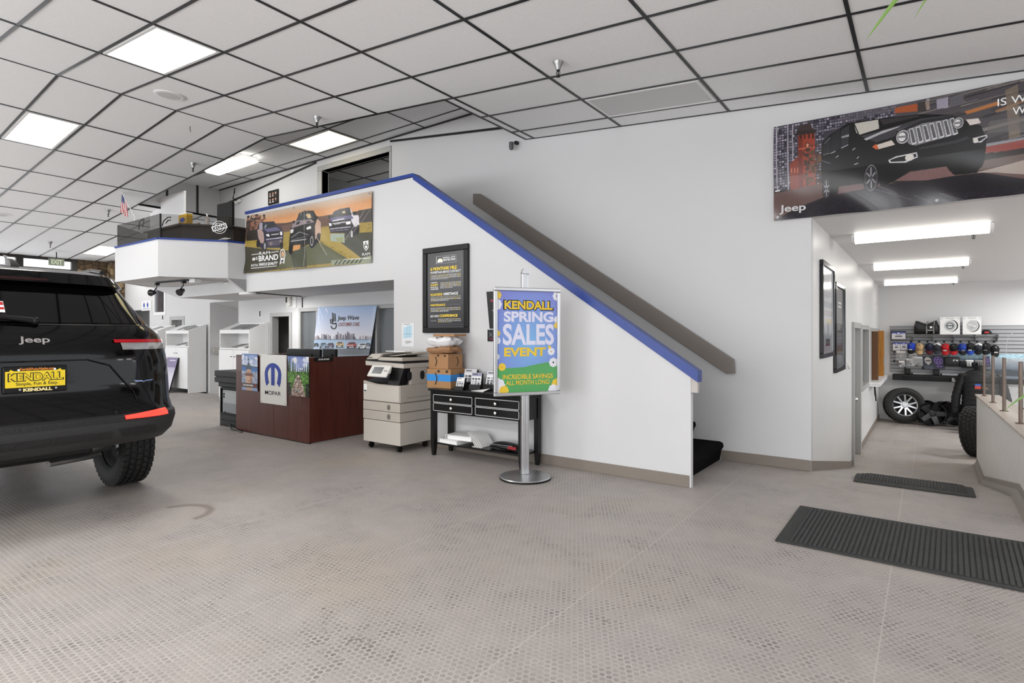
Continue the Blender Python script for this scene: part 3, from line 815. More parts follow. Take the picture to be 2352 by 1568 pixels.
m.build('board', M_brown_rail, t)
for k in range(5):
    x = -4.6 + .7 * k; z = 2.89 - (x + 4.6) * .644
    m = MB(); m.box(x - .02, x + .02, YW - .036, YW, z - .03, z + .03); m.build('bracket', M_dark, t)

# ---------------------------------------------------------------- truck banner on the stair wall
class CropArt(Art):
    """picture drawn in the coordinates of a slanted quad, then straightened for the sheet"""
    def quad(s, tl, tr, bl, br): s.q = (tl, tr, bl, br)
    def T(s, p):
        (x0, y0), (x1, y1), (x2, y2), (x3, y3) = s.q
        v = (p[1] - y0) / (y2 - y0); u = 0
        for _ in range(6):
            xl, xr = x0 + (x2 - x0) * v, x1 + (x3 - x1) * v; u = (p[0] - xl) / (xr - xl)
            yt, yb = y0 + (y1 - y0) * u, y2 + (y3 - y2) * u; v = (p[1] - yt) / (yb - yt)
        return u, v
    def P(s, pts, c, op=1.0): s.poly([s.T(p) for p in pts], c, op)
    def E(s, x, y, rx, ry, c, k=None):
        u, v = s.T((x, y)); w = abs(s.T((x + rx, y))[0] - u); h = abs(s.T((x, y + ry))[1] - v)
        s.ell(u, v, w, h, c) if k is None else s.ring(u, v, w, h, k, c)
    def L(s, x0, y0, x1, y1, t, c):
        dx, dy = x1 - x0, y1 - y0; l = math.hypot(dx, dy) or 1; nx, ny = -dy / l * t / 2, dx / l * t / 2
        s.P([(x0 + nx, y0 + ny), (x1 + nx, y1 + ny), (x1 - nx, y1 - ny), (x0 - nx, y0 - ny)], c)
    def straighten(s, f):
        k = np.array([f((i + .5) / s.w) for i in range(s.w)]); k = np.where(k > 1, 2 - k, k)
        s.a = s.a[:, np.clip((k * s.w).astype(int), 0, s.w - 1)]
def px_of(p):
    d = -SY * p[0] + CY * p[1]; return 1176 + FPX * (CY * p[0] + SY * p[1]) / d
a = CropArt(380, 150, '#c98a5a'); a.quad((160, 560), (1893, 222), (140, 1380), (1840, 1205))
a.grad(0, .5, '#b97d48', '#eab083'); a.grad(0, .14, '#b3a79b', '#c08a5c')
a.P([(150, 640), (420, 670), (700, 660), (1000, 600), (1260, 555), (1893, 470), (1893, 720), (150, 940)], '#4e3b33')
a.P([(640, 700), (900, 640), (1150, 570), (1300, 560), (1300, 720), (640, 800)], '#644a40'); a.P([(1700, 490), (1893, 460), (1893, 680), (1690, 670)], '#3a3532')
a.P([(160, 900), (660, 790), (1300, 700), (1893, 640), (1860, 1210), (140, 1380)], '#96803a')
for _ in range(500):
    u, v = random.random(), random.uniform(.45, 1); a.ell(u, v, random.uniform(.003, .010), random.uniform(.004, .014), random.choice(['#8d7b2e', '#6a5f2a', '#a58f3c', '#7a6d30', '#b39a45']))
a.P([(150, 1000), (420, 1030), (720, 1050), (700, 1300), (140, 1380)], '#34301f'); a.P([(720, 1050), (1180, 930), (1560, 1180), (800, 1290), (560, 1310)], '#55573c')
a.P([(760, 1080), (960, 960), (1000, 1280), (820, 1290)], '#3c3f2e'); a.P([(1190, 760), (1310, 700), (1690, 1130), (1640, 1180), (1190, 900)], '#9d8740')
a.P([(1310, 830), (1893, 780), (1860, 1210), (1700, 1150)], '#3d3e30'); a.P([(1310, 1180), (1640, 1150), (1850, 1100), (1840, 1205), (1300, 1250)], '#8a9078')
for k in range(7): a.P([(1340 + 52 * k, 1245 - 6 * k), (1385 + 52 * k, 1180 - 6 * k), (1405 + 52 * k, 1180 - 6 * k), (1365 + 52 * k, 1242 - 6 * k)], '#3b4034')
for _ in range(240):
    x, y = random.gauss(290, 70), random.gauss(690, 80)
    if 170 < x < 430 and 545 < y < 880: a.E(x, y, random.uniform(8, 26), random.uniform(8, 22), random.choice(['#2a211e', '#3b2b25', '#1f1a18', '#7a4f3c', '#8d6450']))
a.P([(170, 780), (340, 740), (330, 900), (170, 920)], '#2b2620')
def pickup(pts, body, hood, glass, grille):
    for p, c in zip(pts, (body, hood, glass, grille)): a.P(p, c)
# left truck
a.P([(330, 680), (350, 650), (540, 635), (575, 700), (640, 740), (660, 800), (650, 990), (600, 1010), (420, 1010), (400, 1040), (330, 1000), (305, 870), (310, 760)], '#2a2837')
a.P([(312, 760), (360, 740), (400, 800), (400, 960), (330, 930)], '#a58c84'); a.P([(345, 660), (385, 655), (390, 760), (340, 745)], '#9c93a0')
a.P([(390, 672), (535, 655), (560, 715), (400, 745)], '#23262b'); a.P([(400, 750), (570, 715), (630, 760), (450, 790)], '#5d5a78'); a.P([(420, 690), (450, 680), (430, 735), (410, 738)], '#7f8a92')
a.P([(470, 805), (620, 780), (618, 850), (490, 880)], '#151517'); a.P([(430, 820), (470, 815), (480, 850), (440, 850)], '#dcd9d9'); a.P([(612, 785), (642, 780), (645, 830), (618, 832)], '#dcd9d9')
a.L(425, 895, 645, 865, 16, '#a9a5b5'); a.P([(430, 920), (640, 890), (640, 960), (450, 985)], '#4a4450'); a.E(488, 950, 22, 26, '#7a6a6a'); a.E(622, 915, 18, 24, '#7a6a6a'); a.E(405, 985, 26, 70, '#101011'); a.E(405, 985, 14, 48, '#8a8890'); a.E(322, 950, 22, 60, '#101011')
a.E(632, 980, 24, 50, '#101011'); a.L(500, 830, 600, 812, 14, '#b9b9c2')
# middle truck
a.P([(840, 640), (880, 530), (960, 495), (1080, 490), (1130, 580), (1180, 640), (1190, 720), (1170, 900), (1090, 1000), (1010, 960), (760, 1060), (735, 1000), (740, 880), (755, 740)], '#121214')
a.P([(1130, 590), (1180, 650), (1185, 800), (1110, 900), (1100, 700)], '#b79784'); a.P([(870, 545), (1060, 500), (1100, 595), (850, 650)], '#2c3136'); a.P([(970, 545), (1030, 530), (1050, 590), (1000, 600)], '#c8b083')
a.P([(800, 640), (1050, 610), (1090, 650), (960, 680), (770, 740)], '#8a7d80'); a.P([(850, 650), (900, 640), (880, 680), (840, 690)], '#202022'); a.P([(980, 640), (1030, 632), (1040, 655), (990, 668)], '#202022')
a.P([(750, 760), (800, 745), (800, 790), (755, 810)], '#d9d6d6'); a.P([(980, 730), (1040, 700), (1050, 740), (990, 760)], '#d9d6d6'); a.P([(795, 770), (985, 740), (985, 830), (800, 860)], '#0b0b0c')
a.L(760, 870, 880, 790, 10, '#8f8f93'); a.L(880, 790, 1010, 830, 10, '#8f8f93'); a.L(760, 920, 980, 890, 16, '#a3a0a3'); a.L(770, 900, 985, 850, 8, '#6a6a6d')
a.E(770, 1020, 36, 90, '#0c0c0d'); a.E(1060, 920, 44, 95, '#0c0c0d'); a.E(1060, 915, 24, 66, '#b9b6bb'); a.E(1060, 915, 17, 52, '#2a2a2c'); a.E(1150, 870, 26, 70, '#0c0c0d')
a.P([(800, 975), (895, 965), (885, 1030), (795, 1060)], '#c28a50'); a.E(808, 650, 18, 20, '#1a1a1c'); a.E(1125, 590, 20, 22, '#1a1a1c')
# right truck
a.P([(1330, 570), (1370, 500), (1450, 465), (1580, 445), (1630, 540), (1700, 570), (1700, 680), (1690, 800), (1600, 860), (1500, 800), (1310, 800), (1290, 700)], '#23222b')
a.P([(1590, 450), (1625, 545), (1700, 555), (1700, 680), (1640, 720), (1600, 640)], '#d0ccd2'); a.P([(1390, 520), (1580, 465), (1610, 545), (1340, 580)], '#20242a'); a.P([(1480, 500), (1520, 490), (1525, 525), (1485, 530)], '#b9a88a')
a.P([(1320, 590), (1600, 550), (1630, 600), (1310, 640)], '#5b5878'); a.P([(1340, 630), (1500, 600), (1530, 690), (1500, 720), (1345, 740)], '#17171a'); a.P([(1340, 625), (1505, 595), (1512, 612), (1340, 645)], '#c7c4cc')
a.P([(1295, 665), (1330, 660), (1335, 700), (1300, 705)], '#e6e4e4'); a.P([(1525, 645), (1590, 635), (1590, 675), (1535, 685)], '#e6e4e4'); a.L(1345, 672, 1520, 648, 16, '#b9b9c0'); a.L(1305, 745, 1590, 715, 14, '#b3afba'); a.L(1305, 775, 1560, 750, 8, '#8d8a95')
a.P([(1310, 810), (1500, 810), (1490, 935), (1310, 910)], '#97a398'); a.P([(1370, 870), (1480, 850), (1480, 930), (1400, 930)], '#8f9568'); a.E(1600, 810, 26, 70, '#101012'); a.E(1600, 815, 15, 50, '#b9b6bb'); a.E(1680, 750, 22, 62, '#101012')
a.E(1305, 572, 20, 24, '#1a1a1c'); a.E(1650, 530, 30, 24, '#1a1a1c')
for x0, y0, x1, y1, t_ in ((950, 420, 900, 560, 5), (955, 420, 1040, 640, 5), (950, 430, 955, 1270, 5), (1780, 490, 1500, 900, 5), (1860, 480, 1560, 860, 4), (1120, 840, 1260, 1110, 8)): a.L(x0, y0, x1, y1, t_, '#a9a097')
a.L(235, 1112, 330, 1100, 8, '#f0f0f0'); a.L(470, 1078, 582, 1058, 8, '#f0f0f0'); a.L(220, 1305, 565, 1265, 9, '#f0f0f0'); a.L(1480, 1165, 1820, 1140, 8, '#e8e8e8')
a.E(640, 1100, 42, 72, '#e9e7e2'); a.E(640, 1098, 32, 56, '#3a3a3a'); a.E(642, 1098, 24, 42, '#c99e72'); a.P([(605, 1160), (670, 1150), (660, 1235), (630, 1215), (595, 1250)], '#d9d9d6'); a.P([(618, 1182), (648, 1178), (646, 1208), (617, 1212)], '#2a2a2c')
a.noise(.10)
xa, xb = px_of((-8.80, YS)), px_of((-5.745, YS))
a.straighten(lambda u: (px_of((-8.80 + 3.055 * u, YS)) - xa) / (xb - xa))
def uvr(x, y):
    u, v = a.T((x, y)); lo, hi = 0.0, 1.0
    for _ in range(20):
        m_ = (lo + hi) / 2
        if (px_of((-8.80 + 3.055 * m_, YS)) - xa) / (xb - xa) < u: lo = m_
        else: hi = m_
    return lo, v
tl, tr, bl, br = on(566, 495, y=YS - .03), on(854, 438, y=YS - .03), on(563, 628, y=YS - .03), on(852, 603, y=YS - .03)
def P_ram(u, v, off=0.0):
    p = (tl * (1 - u) + tr * u) * (1 - v) + (bl * (1 - u) + br * u) * v
    sag = .03 * math.sin(PI * ((u * 2) % 1)) * (1 - v) * .4
    d = .012 * math.sin(9 * u + 3 * v) * (.3 + v) + .010 * math.sin(23 * u - 11 * v) * v + .012 * math.exp(-((u - .44) / .03) ** 2) * v + .018 * max(0, v - .8) * 5 * (1 - u) ** 3
    return p + Vector((0, -d - off, -sag * .6))
t = thing('banner', 'sagging vinyl banner of three pickup trucks at sunset, on the white stair wall', 'banner', P_ram(.5, 1))
sheet('vinyl_sheet', a, P_ram, t, .28, .5)
def words(name, mtl, parent, P, rows, off=.002):
    for body, u0, v0, u1, v1, bold in rows:
        m = MB(); letters(m, body, P, u0, v0, u1, v1, off, bold); m.build(name, mtl, parent)
def crop_row(body, bold, x0, y0, x1, y1, f):
    u0, v0 = f(x0, y0); u1, v1 = f(x1, y1); return (body, u0, v0, u1, v1, bold)
words('lettering', M_ink_white, t, P_ram, [('RAM', *uvr(338, 1072), *uvr(465, 1098), 0), ('#1', *uvr(238, 1150), *uvr(308, 1190), .02), ('BRAND', *uvr(328, 1128), *uvr(572, 1176), .02), ('VEHICLE QUALITY', *uvr(322, 1232), *uvr(572, 1250), .03),
    ('INITIAL', *uvr(222, 1248), *uvr(315, 1272), 0), ('RAM', *uvr(1715, 1075), *uvr(1826, 1098), 0)])
words('lettering', mat('silver_print', '#c9c9c9', .3), t, P_ram, [('RAM', *uvr(1375, 668), *uvr(1455, 680), 0)])
m = MB()   # ram's-head shield outline
sh = [uvr(1745, 915), uvr(1815, 900), uvr(1812, 1000), uvr(1775, 1045), uvr(1745, 1000)]
def outline(m, pts, P, th, off=.002):
    n = len(pts); c = (sum(p[0] for p in pts) / n, sum(p[1] for p in pts) / n)
    for i in range(n):
        p, q = pts[i], pts[(i + 1) % n]
        ip = (p[0] + (c[0] - p[0]) * th, p[1] + (c[1] - p[1]) * th); iq = (q[0] + (c[0] - q[0]) * th, q[1] + (c[1] - q[1]) * th)
        m.poly([P(*p, off), P(*q, off), P(*iq, off), P(*ip, off)])
outline(m, sh, P_ram, .2)
for q_ in (((1756, 925), (1772, 920), (1772, 965), (1760, 960)), ((1786, 918), (1804, 914), (1802, 955), (1788, 962)), ((1764, 975), (1795, 970), (1792, 1005), (1768, 1010))):
    m.poly([P_ram(*uvr(*p), .002) for p in q_])
m.build('shield_emblem', M_ink_white, t)
def grommets(t, P, spots):
    for u, v in spots:
        p = P(u, v, .003); m = MB(); m.cyl(p, p + Vector((0, -.004, 0)), .013, n=12); m.build('grommet', M_steel, t)
grommets(t, P_ram, ((.01, .03), (.43, .02), (.985, .03), (.01, .98), (.45, .985), (.985, .97)))

# ---------------------------------------------------------------- framed black poster on the stair wall
P_po = frame_map((-4.735, YS - .02, 2.255), (1, 0, 0), (0, 0, 1), (0, -1, 0), .585, .86)
t = thing('framed_poster', 'black framed poster with yellow and white headings, left of the standing sign', 'poster', (-4.45, YS, 1.33))
m = MB(); X0, X1, Z0, Z1, f = -4.80, -4.095, 1.325, 2.318, .065
for x0, x1, z0, z1 in ((X0, X1, Z0, Z0 + f), (X0, X1, Z1 - f, Z1), (X0, X0 + f, Z0 + f, Z1 - f), (X1 - f, X1, Z0 + f, Z1 - f)):
    m.box(x0, x1, YS - .035, YS - .001, z0, z1, .006)
m.build('frame', M_black, t)
a = Art(120, 176, '#343437')
def fineprint(a, x0, x1, y0, y1, n, cols, h=.45):
    for k in range(n):
        y = y0 + (y1 - y0) * (k + .2) / n; x = x0; e = x1 if k < n - 1 else x0 + (x1 - x0) * .6
        while x < e:
            l = random.uniform(.02, .06); a.rect(x, y, min(x + l, e), y + (y1 - y0) / n * h, random.choice(cols)); x += l + .008
W_, Y_ = '#d7d7d7', '#d8c46a'
fineprint(a, .10, .90, .295, .365, 5, [W_, W_, Y_]); fineprint(a, .36, .90, .405, .49, 5, [W_, W_, Y_]); fineprint(a, .10, .90, .59, .655, 4, [W_, W_, Y_])
fineprint(a, .10, .90, .74, .80, 4, [W_, W_, Y_]); fineprint(a, .30, .90, .89, .945, 4, [W_, W_, Y_])
a.rect(.54, .705, .90, .71, '#5a5a5c'); a.rect(.05, .965, .95, .968, '#6a6a6c'); a.rect(.10, .91, .26, .925, '#6a6a6c'); a.rect(.332, .40, .335, .50, '#77777a')
a.ring(.5, .10, .26, .052, .93, '#343437')
for (x0, y0, x1, y1) in ((.25, .055, .78, .058), (.25, .15, .78, .153), (.25, .055, .257, .153), (.773, .055, .78, .153)): a.rect(x0, y0, x1, y1, '#e8e8e8')
a.poly([(.28, .135), (.29, .10), (.33, .085), (.39, .085), (.42, .105), (.43, .135)], '#e8e8e8'); a.poly([(.33, .10), (.37, .115), (.44, .06), (.37, .13)], '#f3d34a')
sheet('print', a, P_po, t, .25, .5, smooth=False)
words('white_heading', M_ink_white, t, P_po, [('POWERTRAIN SERVICE CONTRACT', .10, .252, .90, .282, .02), ('ASSISTANCE', .44, .545, .83, .58, .03), ('BUY WITH', .10, .842, .32, .872, .02), ('KENDALL', .12, .395, .29, .41, .02),
    ('MONEY-BACK', .10, .458, .31, .475, .02), ('GUARANTEE', .10, .482, .31, .50, .02), ('KENDALL AUTO', .44, .07, .76, .09, .02), ('PROTECTION', .44, .098, .76, .125, .03)])
words('yellow_heading', M_ink_yellow, t, P_po, [('6 MONTH/6K MILE', .10, .195, .80, .24, .04), ('3-DAY', .10, .418, .31, .45, .03), ('ROADSIDE', .10, .548, .42, .582, .03), ('MAINTENANCE', .10, .692, .50, .722, .03), ('CONFIDENCE', .34, .835, .82, .87, .04)])

# small things on the stair wall
t = thing('evacuation_plan', 'white sheet with a pale blue floor plan, taped to the wall above the copier', 'notice', (-5.08, YS, 1.16))
Pp = frame_map((-5.185, YS - .004, 1.445), (1, 0, 0), (0, 0, 1), (0, -1, 0), .212, .285)
a = Art(40, 54, '#e4e5e7'); a.rect(.15, .18, .55, .5, '#b9d6e6'); a.rect(.42, .10, .85, .62, '#b9d6e6'); a.rect(.12, .45, .5, .65, '#b9d6e6')
for x in (.42, .6): a.rect(x, .12, x + .03, .62, '#7fa9c4')
a.rect(.12, .45, .85, .47, '#7fa9c4'); a.rect(.15, .04, .7, .06, '#555555'); fineprint(a, .3, .8, .75, .9, 3, ['#8a8a8a'])
m = MB(); m.prism(*backing(Pp, -.003, -.0003)); m.build('sheet', M_paper, t); sheet('print', a, Pp, t, .6)
P1 = lambda u, v, off=0.0: Vector((-3.85 + .30 * u + .045 * v, YS - .01 - off, 1.77 - .40 * v))
t = thing('wall_picture', 'dark slanted picture half hidden behind the standing sign', 'picture', (-3.7, YS, 1.37))
a = Art(40, 54, '#1a1a1b'); a.noise(.8, 0, 0, 1, .35); a.rect(.15, .22, .6, .28, '#8f2b35'); a.poly([(.2, .5), (.8, .42), (.7, .5), (.25, .55)], '#c9c9c9')
m = MB(); m.prism(*backing(P1, -.009, -.0005)); m.build('board', M_black, t); sheet('print', a, P1, t, .4)
P1 = frame_map((-3.832, YS - .012, 1.358), (1, 0, 0), (0, 0, 1), (0, -1, 0), .24, .125)
t = thing('wall_picture', 'small black card with a red strip, low behind the standing sign', 'picture', (-3.71, YS, 1.236))
a = Art(40, 22, '#1c1c1e'); a.line(.1, .25, .28, .6, .012, '#9a9a9a'); a.line(.28, .25, .1, .6, .012, '#9a9a9a'); a.rect(.1, .75, .9, .84, '#8f2b45')
m = MB(); m.prism(*backing(P1, -.011, -.0005)); m.build('board', M_black, t); sheet('print', a, P1, t, .4)
t = thing('security_camera', 'small dark camera under the ceiling edge on the rear wall', 'camera', (-4.33, YW, 3.84))
m = MB(); m.box(-4.36, -4.32, YW - .06, YW, 3.80, 3.84, .005); m.build('bracket', M_dark, t)
m = MB(); m.cyl((-4.38, YW - .09, 3.82), (-4.38, YW - .09, 3.75), .032, n=14); m.sphere((-4.38, YW - .09, 3.75), .032); m.build('body', mat('camera_grey', '#5d5e60', .4), t, 50)

# ---------------------------------------------------------------- wide car banner over the passage
def art_jeep():
    a = CropArt(760, 260, '#2a2625'); a.quad((119, 292), (1919, 22), (113, 960), (1919, 790))
    P, E, L = a.P, a.E, a.L
    P([(900, 170), (1919, 20), (1919, 500), (900, 500)], '#4a464a')
    for _ in range(60):
        y = random.uniform(60, 520); x = random.uniform(1100, 1850); l = random.uniform(150, 600); h = random.uniform(6, 22)
        P([(x, y), (x + l, y - .22 * l), (x + l, y - .22 * l + h), (x, y + h)], random.choice(['#6d6a6e', '#7d7874', '#4a4648', '#3a3638', '#8d867f', '#57504c', '#2c292b']), .7)
    P([(100, 290), (980, 160), (980, 330), (700, 330), (520, 360), (430, 470), (230, 740), (100, 760)], '#39363e')
    for gx in range(46):
        x = 120 + gx * 19
        for gy in range(26):
            y = 300 - (x - 120) * .15 + gy * 19
            if y > 740 or (x > 470 and y > 330): continue
            P([(x, y), (x + 14, y - 2), (x + 14, y + 10), (x, y + 12)], random.choice(['#8d8698', '#6c6878', '#55525f', '#a69fae', '#2a282e', '#454350', '#77717f']))
    for x in (135, 215, 250): P([(x, 280), (x + 8, 278), (x + 8, 740), (x, 742)], '#a59da6')
    P([(600, 215), (1150, 140), (1150, 185), (600, 262)], '#5a565e', .7)
    P([(985, 185), (1145, 160), (1145, 215), (985, 222)], '#a0522f'); P([(1145, 155), (1200, 150), (1210, 215), (1145, 220)], '#3d3836'); P([(1200, 150), (1230, 146), (1235, 205), (1210, 210)], '#8f7d74'); P([(1280, 140), (1365, 125), (1365, 200), (1285, 205)], '#96919f')
    P([(1370, 130), (1480, 110), (1470, 170), (1375, 190)], '#5d5a60'); P([(1480, 230), (1720, 170), (1740, 190), (1500, 250)], '#c57b40', .8); P([(1700, 230), (1919, 160), (1919, 175), (1710, 245)], '#d08a50', .5)
    P([(1770, 100), (1860, 60), (1880, 400), (1800, 420)], '#8d7b68', .55); P([(1660, 300), (1919, 270), (1919, 360), (1640, 380)], '#6a6664', .6); P([(1610, 470), (1919, 425), (1919, 490), (1620, 510)], '#8d4a44'); P([(1625, 450), (1919, 410), (1919, 425), (1625, 470)], '#8a8b90')
    P([(1620, 520), (1919, 480), (1919, 540), (1600, 560)], '#3a3534')
    # tower
    P([(232, 560), (290, 510), (300, 740), (232, 740)], '#7d3322'); P([(292, 360), (412, 340), (415, 730), (295, 740)], '#8e3b2a'); P([(292, 360), (325, 355), (325, 735), (295, 740)], '#6a2b1f')
    P([(265, 360), (300, 315), (420, 318), (425, 335), (410, 345)], '#2c2422'); P([(300, 290), (380, 275), (400, 320), (300, 325)], '#3a2f2c')
    for x in (305, 335, 365, 395): P([(x, 345), (x + 12, 343), (x + 12, 382), (x, 384)], '#3a1d15')
    E(360, 430, 16, 20, '#3a1d15'); E(360, 430, 10, 14, '#c78a6a'); P([(295, 450), (415, 440), (415, 450), (295, 462)], '#b0563e')
    for _ in range(90): E(random.uniform(330, 470), random.uniform(430, 700), random.uniform(4, 16), random.uniform(4, 16), random.choice(['#4a3428', '#6a4a35', '#382a22', '#57402f']))
    for x in (240, 262, 284): P([(x, 590), (x + 8, 586), (x + 8, 620), (x, 622)], '#b96a50')
    # ground
    P([(100, 770), (470, 690), (600, 720), (1000, 700), (1400, 660), (1919, 560), (1919, 800), (100, 970)], '#5f4a46'); P([(1560, 640), (1919, 560), (1919, 660), (1700, 640)], '#a3968e'); P([(1600, 560), (1919, 520), (1919, 560), (1580, 625)], '#6a5c56')
    P([(480, 790), (760, 740), (1000, 700), (1420, 660), (1620, 640), (1919, 690), (1919, 800), (110, 965), (300, 860)], '#1d1a20'); P([(980, 690), (1090, 630), (1350, 595), (1415, 660), (1200, 690)], '#755856'); P([(572, 770), (585, 720), (760, 695), (762, 735)], '#654b4a')
    P([(330, 860), (900, 790), (1500, 770), (1919, 740), (1919, 800), (120, 960)], '#201c25')
    for x0, y0, x1, y1 in ((540, 590, 1000, 780), (600, 680, 1100, 820), (700, 760, 860, 860), (1120, 790, 1260, 850), (1300, 780, 1480, 830)): L(x0, y0, x1, y1, 4, '#55505c')
    K = '#0d0d0e'
    P([(452, 600), (470, 410), (520, 360), (650, 280), (690, 275), (880, 255), (1160, 235), (1390, 250), (1480, 290), (1600, 330), (1640, 420), (1625, 560), (1570, 640), (1400, 650), (1350, 595), (1090, 620), (980, 690), (880, 730), (850, 600), (760, 700), (580, 720), (570, 770), (500, 800), (460, 700)], K)
    P([(470, 420), (525, 372), (520, 490), (470, 500)], '#26262a'); P([(530, 365), (595, 320), (590, 460), (525, 485)], '#232327'); P([(600, 330), (660, 295), (650, 430), (597, 455)], '#2b2b30'); P([(600, 375), (655, 358), (658, 375), (605, 385)], '#8a8a90')
    P([(690, 285), (865, 262), (872, 325), (730, 365), (708, 350)], '#bbb7af'); P([(875, 262), (1150, 240), (1165, 252), (900, 300)], '#2e2c2c'); L(690, 280, 730, 372, 8, '#1b1b1d')
    P([(740, 375), (1000, 310), (1170, 265), (1390, 250), (1400, 275), (1100, 340), (960, 390), (850, 420)], '#3a393e'); P([(1000, 340), (1180, 285), (1400, 262), (1430, 380), (1130, 450), (1085, 440)], '#7b7a7e'); P([(760, 395), (900, 340), (1030, 310), (1000, 325), (880, 365), (780, 405)], '#a9a8ab')
    P([(980, 390), (1000, 345), (1180, 280), (1400, 255), (1440, 270), (1180, 300), (1020, 360)], '#242428')
    for k in range(7):
        x0, y0 = 1085 + 48.5 * k, 335 - 10 * k; x1, y1 = 1105 + 49.5 * k, 446 - 9.5 * k
        P([(x0, y0), (x0 + 28, y0 - 7), (x1 + 34, y1 - 12), (x1, y1)], '#cfcfd1'); P([(x0 + 5, y0 + 5), (x0 + 24, y0 + 0), (x1 + 27, y1 - 20), (x1 + 4, y1 - 12)], '#55555a')
    for x, y, r in ((1040, 388, 50), (1437, 306, 40)):
        E(x, y, r, r, '#19191b'); E(x, y, r * .92, r * .92, '#cfcccd'); E(x, y, r * .80, r * .80, '#5a5a5e'); E(x - 6, y, r * .55, r * .6, '#d9d7d6'); P([(x - r * .6, y - 6), (x + r * .6, y - 10), (x + r * .6, y + 4), (x - r * .6, y + 8)], '#77767a')
    P([(845, 440), (960, 408), (985, 440), (865, 468)], '#c9bfb6'); P([(820, 450), (850, 430), (868, 465), (850, 470)], '#c05a30'); P([(1490, 285), (1580, 278), (1598, 310), (1520, 325)], '#cfc4c0')
    P([(935, 545), (990, 520), (1140, 495), (1148, 530), (1060, 565), (945, 565)], '#c3c3c6'); P([(948, 545), (1000, 528), (1132, 505), (1138, 525), (1050, 555), (955, 557)], '#131315'); E(1088, 530, 32, 24, '#cfcbc4')
    P([(1540, 410), (1640, 388), (1645, 405), (1600, 440), (1545, 440)], '#c3c3c6'); P([(1552, 415), (1632, 398), (1634, 406), (1595, 430), (1552, 432)], '#131315'); E(1560, 425, 18, 18, '#cfcbc4')
    P([(1150, 465), (1420, 420), (1500, 395), (1520, 410), (1430, 440), (1160, 480)], '#2b2b2f'); E(1490, 580, 130, 70, '#101011')
    for x, y, rx, ry in ((812, 665, 46, 92), (490, 735, 24, 62)):
        E(x, y, rx * 1.25, ry * 1.12, '#0b0b0c'); E(x, y, rx, ry, '#6f6d72', .90); E(x, y, rx * .84, ry * .86, '#242427')
        for th in range(6): L(x, y, x + rx * .8 * math.cos(th * 1.047 + .5), y + ry * .8 * math.sin(th * 1.047 + .5), 9, '#8f8d92')
        E(x, y, rx * .2, ry * .2, '#3a3a3d')
    for x0, y0, x1, y1 in ((525, 490, 560, 475), (600, 455, 650, 432), (560, 520, 580, 505), (680, 470, 700, 455), (710, 530, 725, 515), (690, 570, 720, 560)): L(x0, y0, x1, y1, 5, '#b5b5b8')
    L(480, 420, 520, 380, 3, '#8a8a8d'); L(470, 500, 520, 488, 3, '#9a9a9d'); L(460, 540, 520, 560, 10, '#4a4a52'); L(125, 752, 158, 744, 10, '#d9d9d9')
    a.noise(.10)
    xa, xb = px_of((-1.217, YW)), 2352
    a.straighten(lambda u: (px_of((-1.217 + 3.05 * u, YW)) - xa) / (xb - xa))
    return a
j0, j1 = on(1778, 293, y=YW - .03), on(1776, 506, y=YW - .03)
def P_jeep(u, v, off=0.0):
    p = j0 + Vector((3.05 * u, 0, -.06 * math.sin(PI * u) * .3)) + Vector((0, 0, -(.917 - .02 * u) * v))
    lo = max(0, v - .55) / .45
    d = .006 * math.sin(14 * u + 4 * v) + .016 * math.sin(16 * u + 9 * (1 - v)) * lo + .012 * math.sin(41 * u - 6 * v) * lo ** 2 + .010 * math.sin(5 * v + 2 * u)
    return p + Vector((0, -d - off - .012, 0))
t = thing('banner', 'wide vinyl banner of a black four-wheel drive car, hung above the passage opening', 'banner', P_jeep(.5, 1))
sheet('vinyl_sheet', art_jeep(), P_jeep, t, .22, .5)
words('slogan', M_ink_white, t, P_jeep, [('IS WHAT', .548, .135, .665, .20, 0), ('WHAT', .578, .235, .655, .30, 0)])
words('lettering', mat('silver_print', '#c9c9c9', .3), t, P_jeep, [('Jeep', .017, .845, .092, .945, .02)])
grommets(t, P_jeep, ((.012, .03), (.40, .02), (.012, .97), (.42, .97), (.8, .02), (.8, .97)))

# ---------------------------------------------------------------- standing sales sign
bx, by = -2.945, 4.215
t = thing('sign_stand', 'silver pedestal sign with a blue and green spring sale poster', 'sign', (bx, by, 0))
m = MB(); m.lathe([(.235, .0), (.235, .012)], 48, Matrix.Translation((bx, by, 0))); m.build('foot_pad', M_black, t)
m = MB(); m.lathe([(.228, .012), (.234, .016), (.226, .024), (.10, .036), (.0, .038)], 48, Matrix.Translation((bx, by, 0)), cap=False); m.build('base', M_alu, t, 30)
rt = Vector((.525, .851, 0)).normalized(); nm = Vector((.851, -.525, 0)).normalized(); up = Vector((0, 0, 1))
m = MB(); R = Matrix(((rt.x, -nm.x, 0, bx), (rt.y, -nm.y, 0, by), (0, 0, 1, 0), (0, 0, 0, 1)))
m.box(-.036, .036, -.012, .028, .035, 1.86, .006, R)
n = 10; arc = [(.036 * math.cos(PI * k / n), 1.86 + .05 * math.sin(PI * k / n)) for k in range(n + 1)]
m.prism([R @ Vector((x, -.012, z)) for x, z in arc], R.to_3x3() @ Vector((0, .04, 0)))
m.box(-.012, -.006, -.017, -.011, .04, 1.88, 0, R); m.box(.006, .03, -.020, -.011, .04, 1.85, .003, R)
m.build('post', M_alu, t)
ctr = Vector((bx, by, 0)) + nm * .052
pw, ph = .60, .915; z1 = 1.70
c0 = ctr - rt * pw / 2 + up * z1
P_sp = frame_map(c0, rt, up, nm, pw, ph)
m = MB(); f = .026
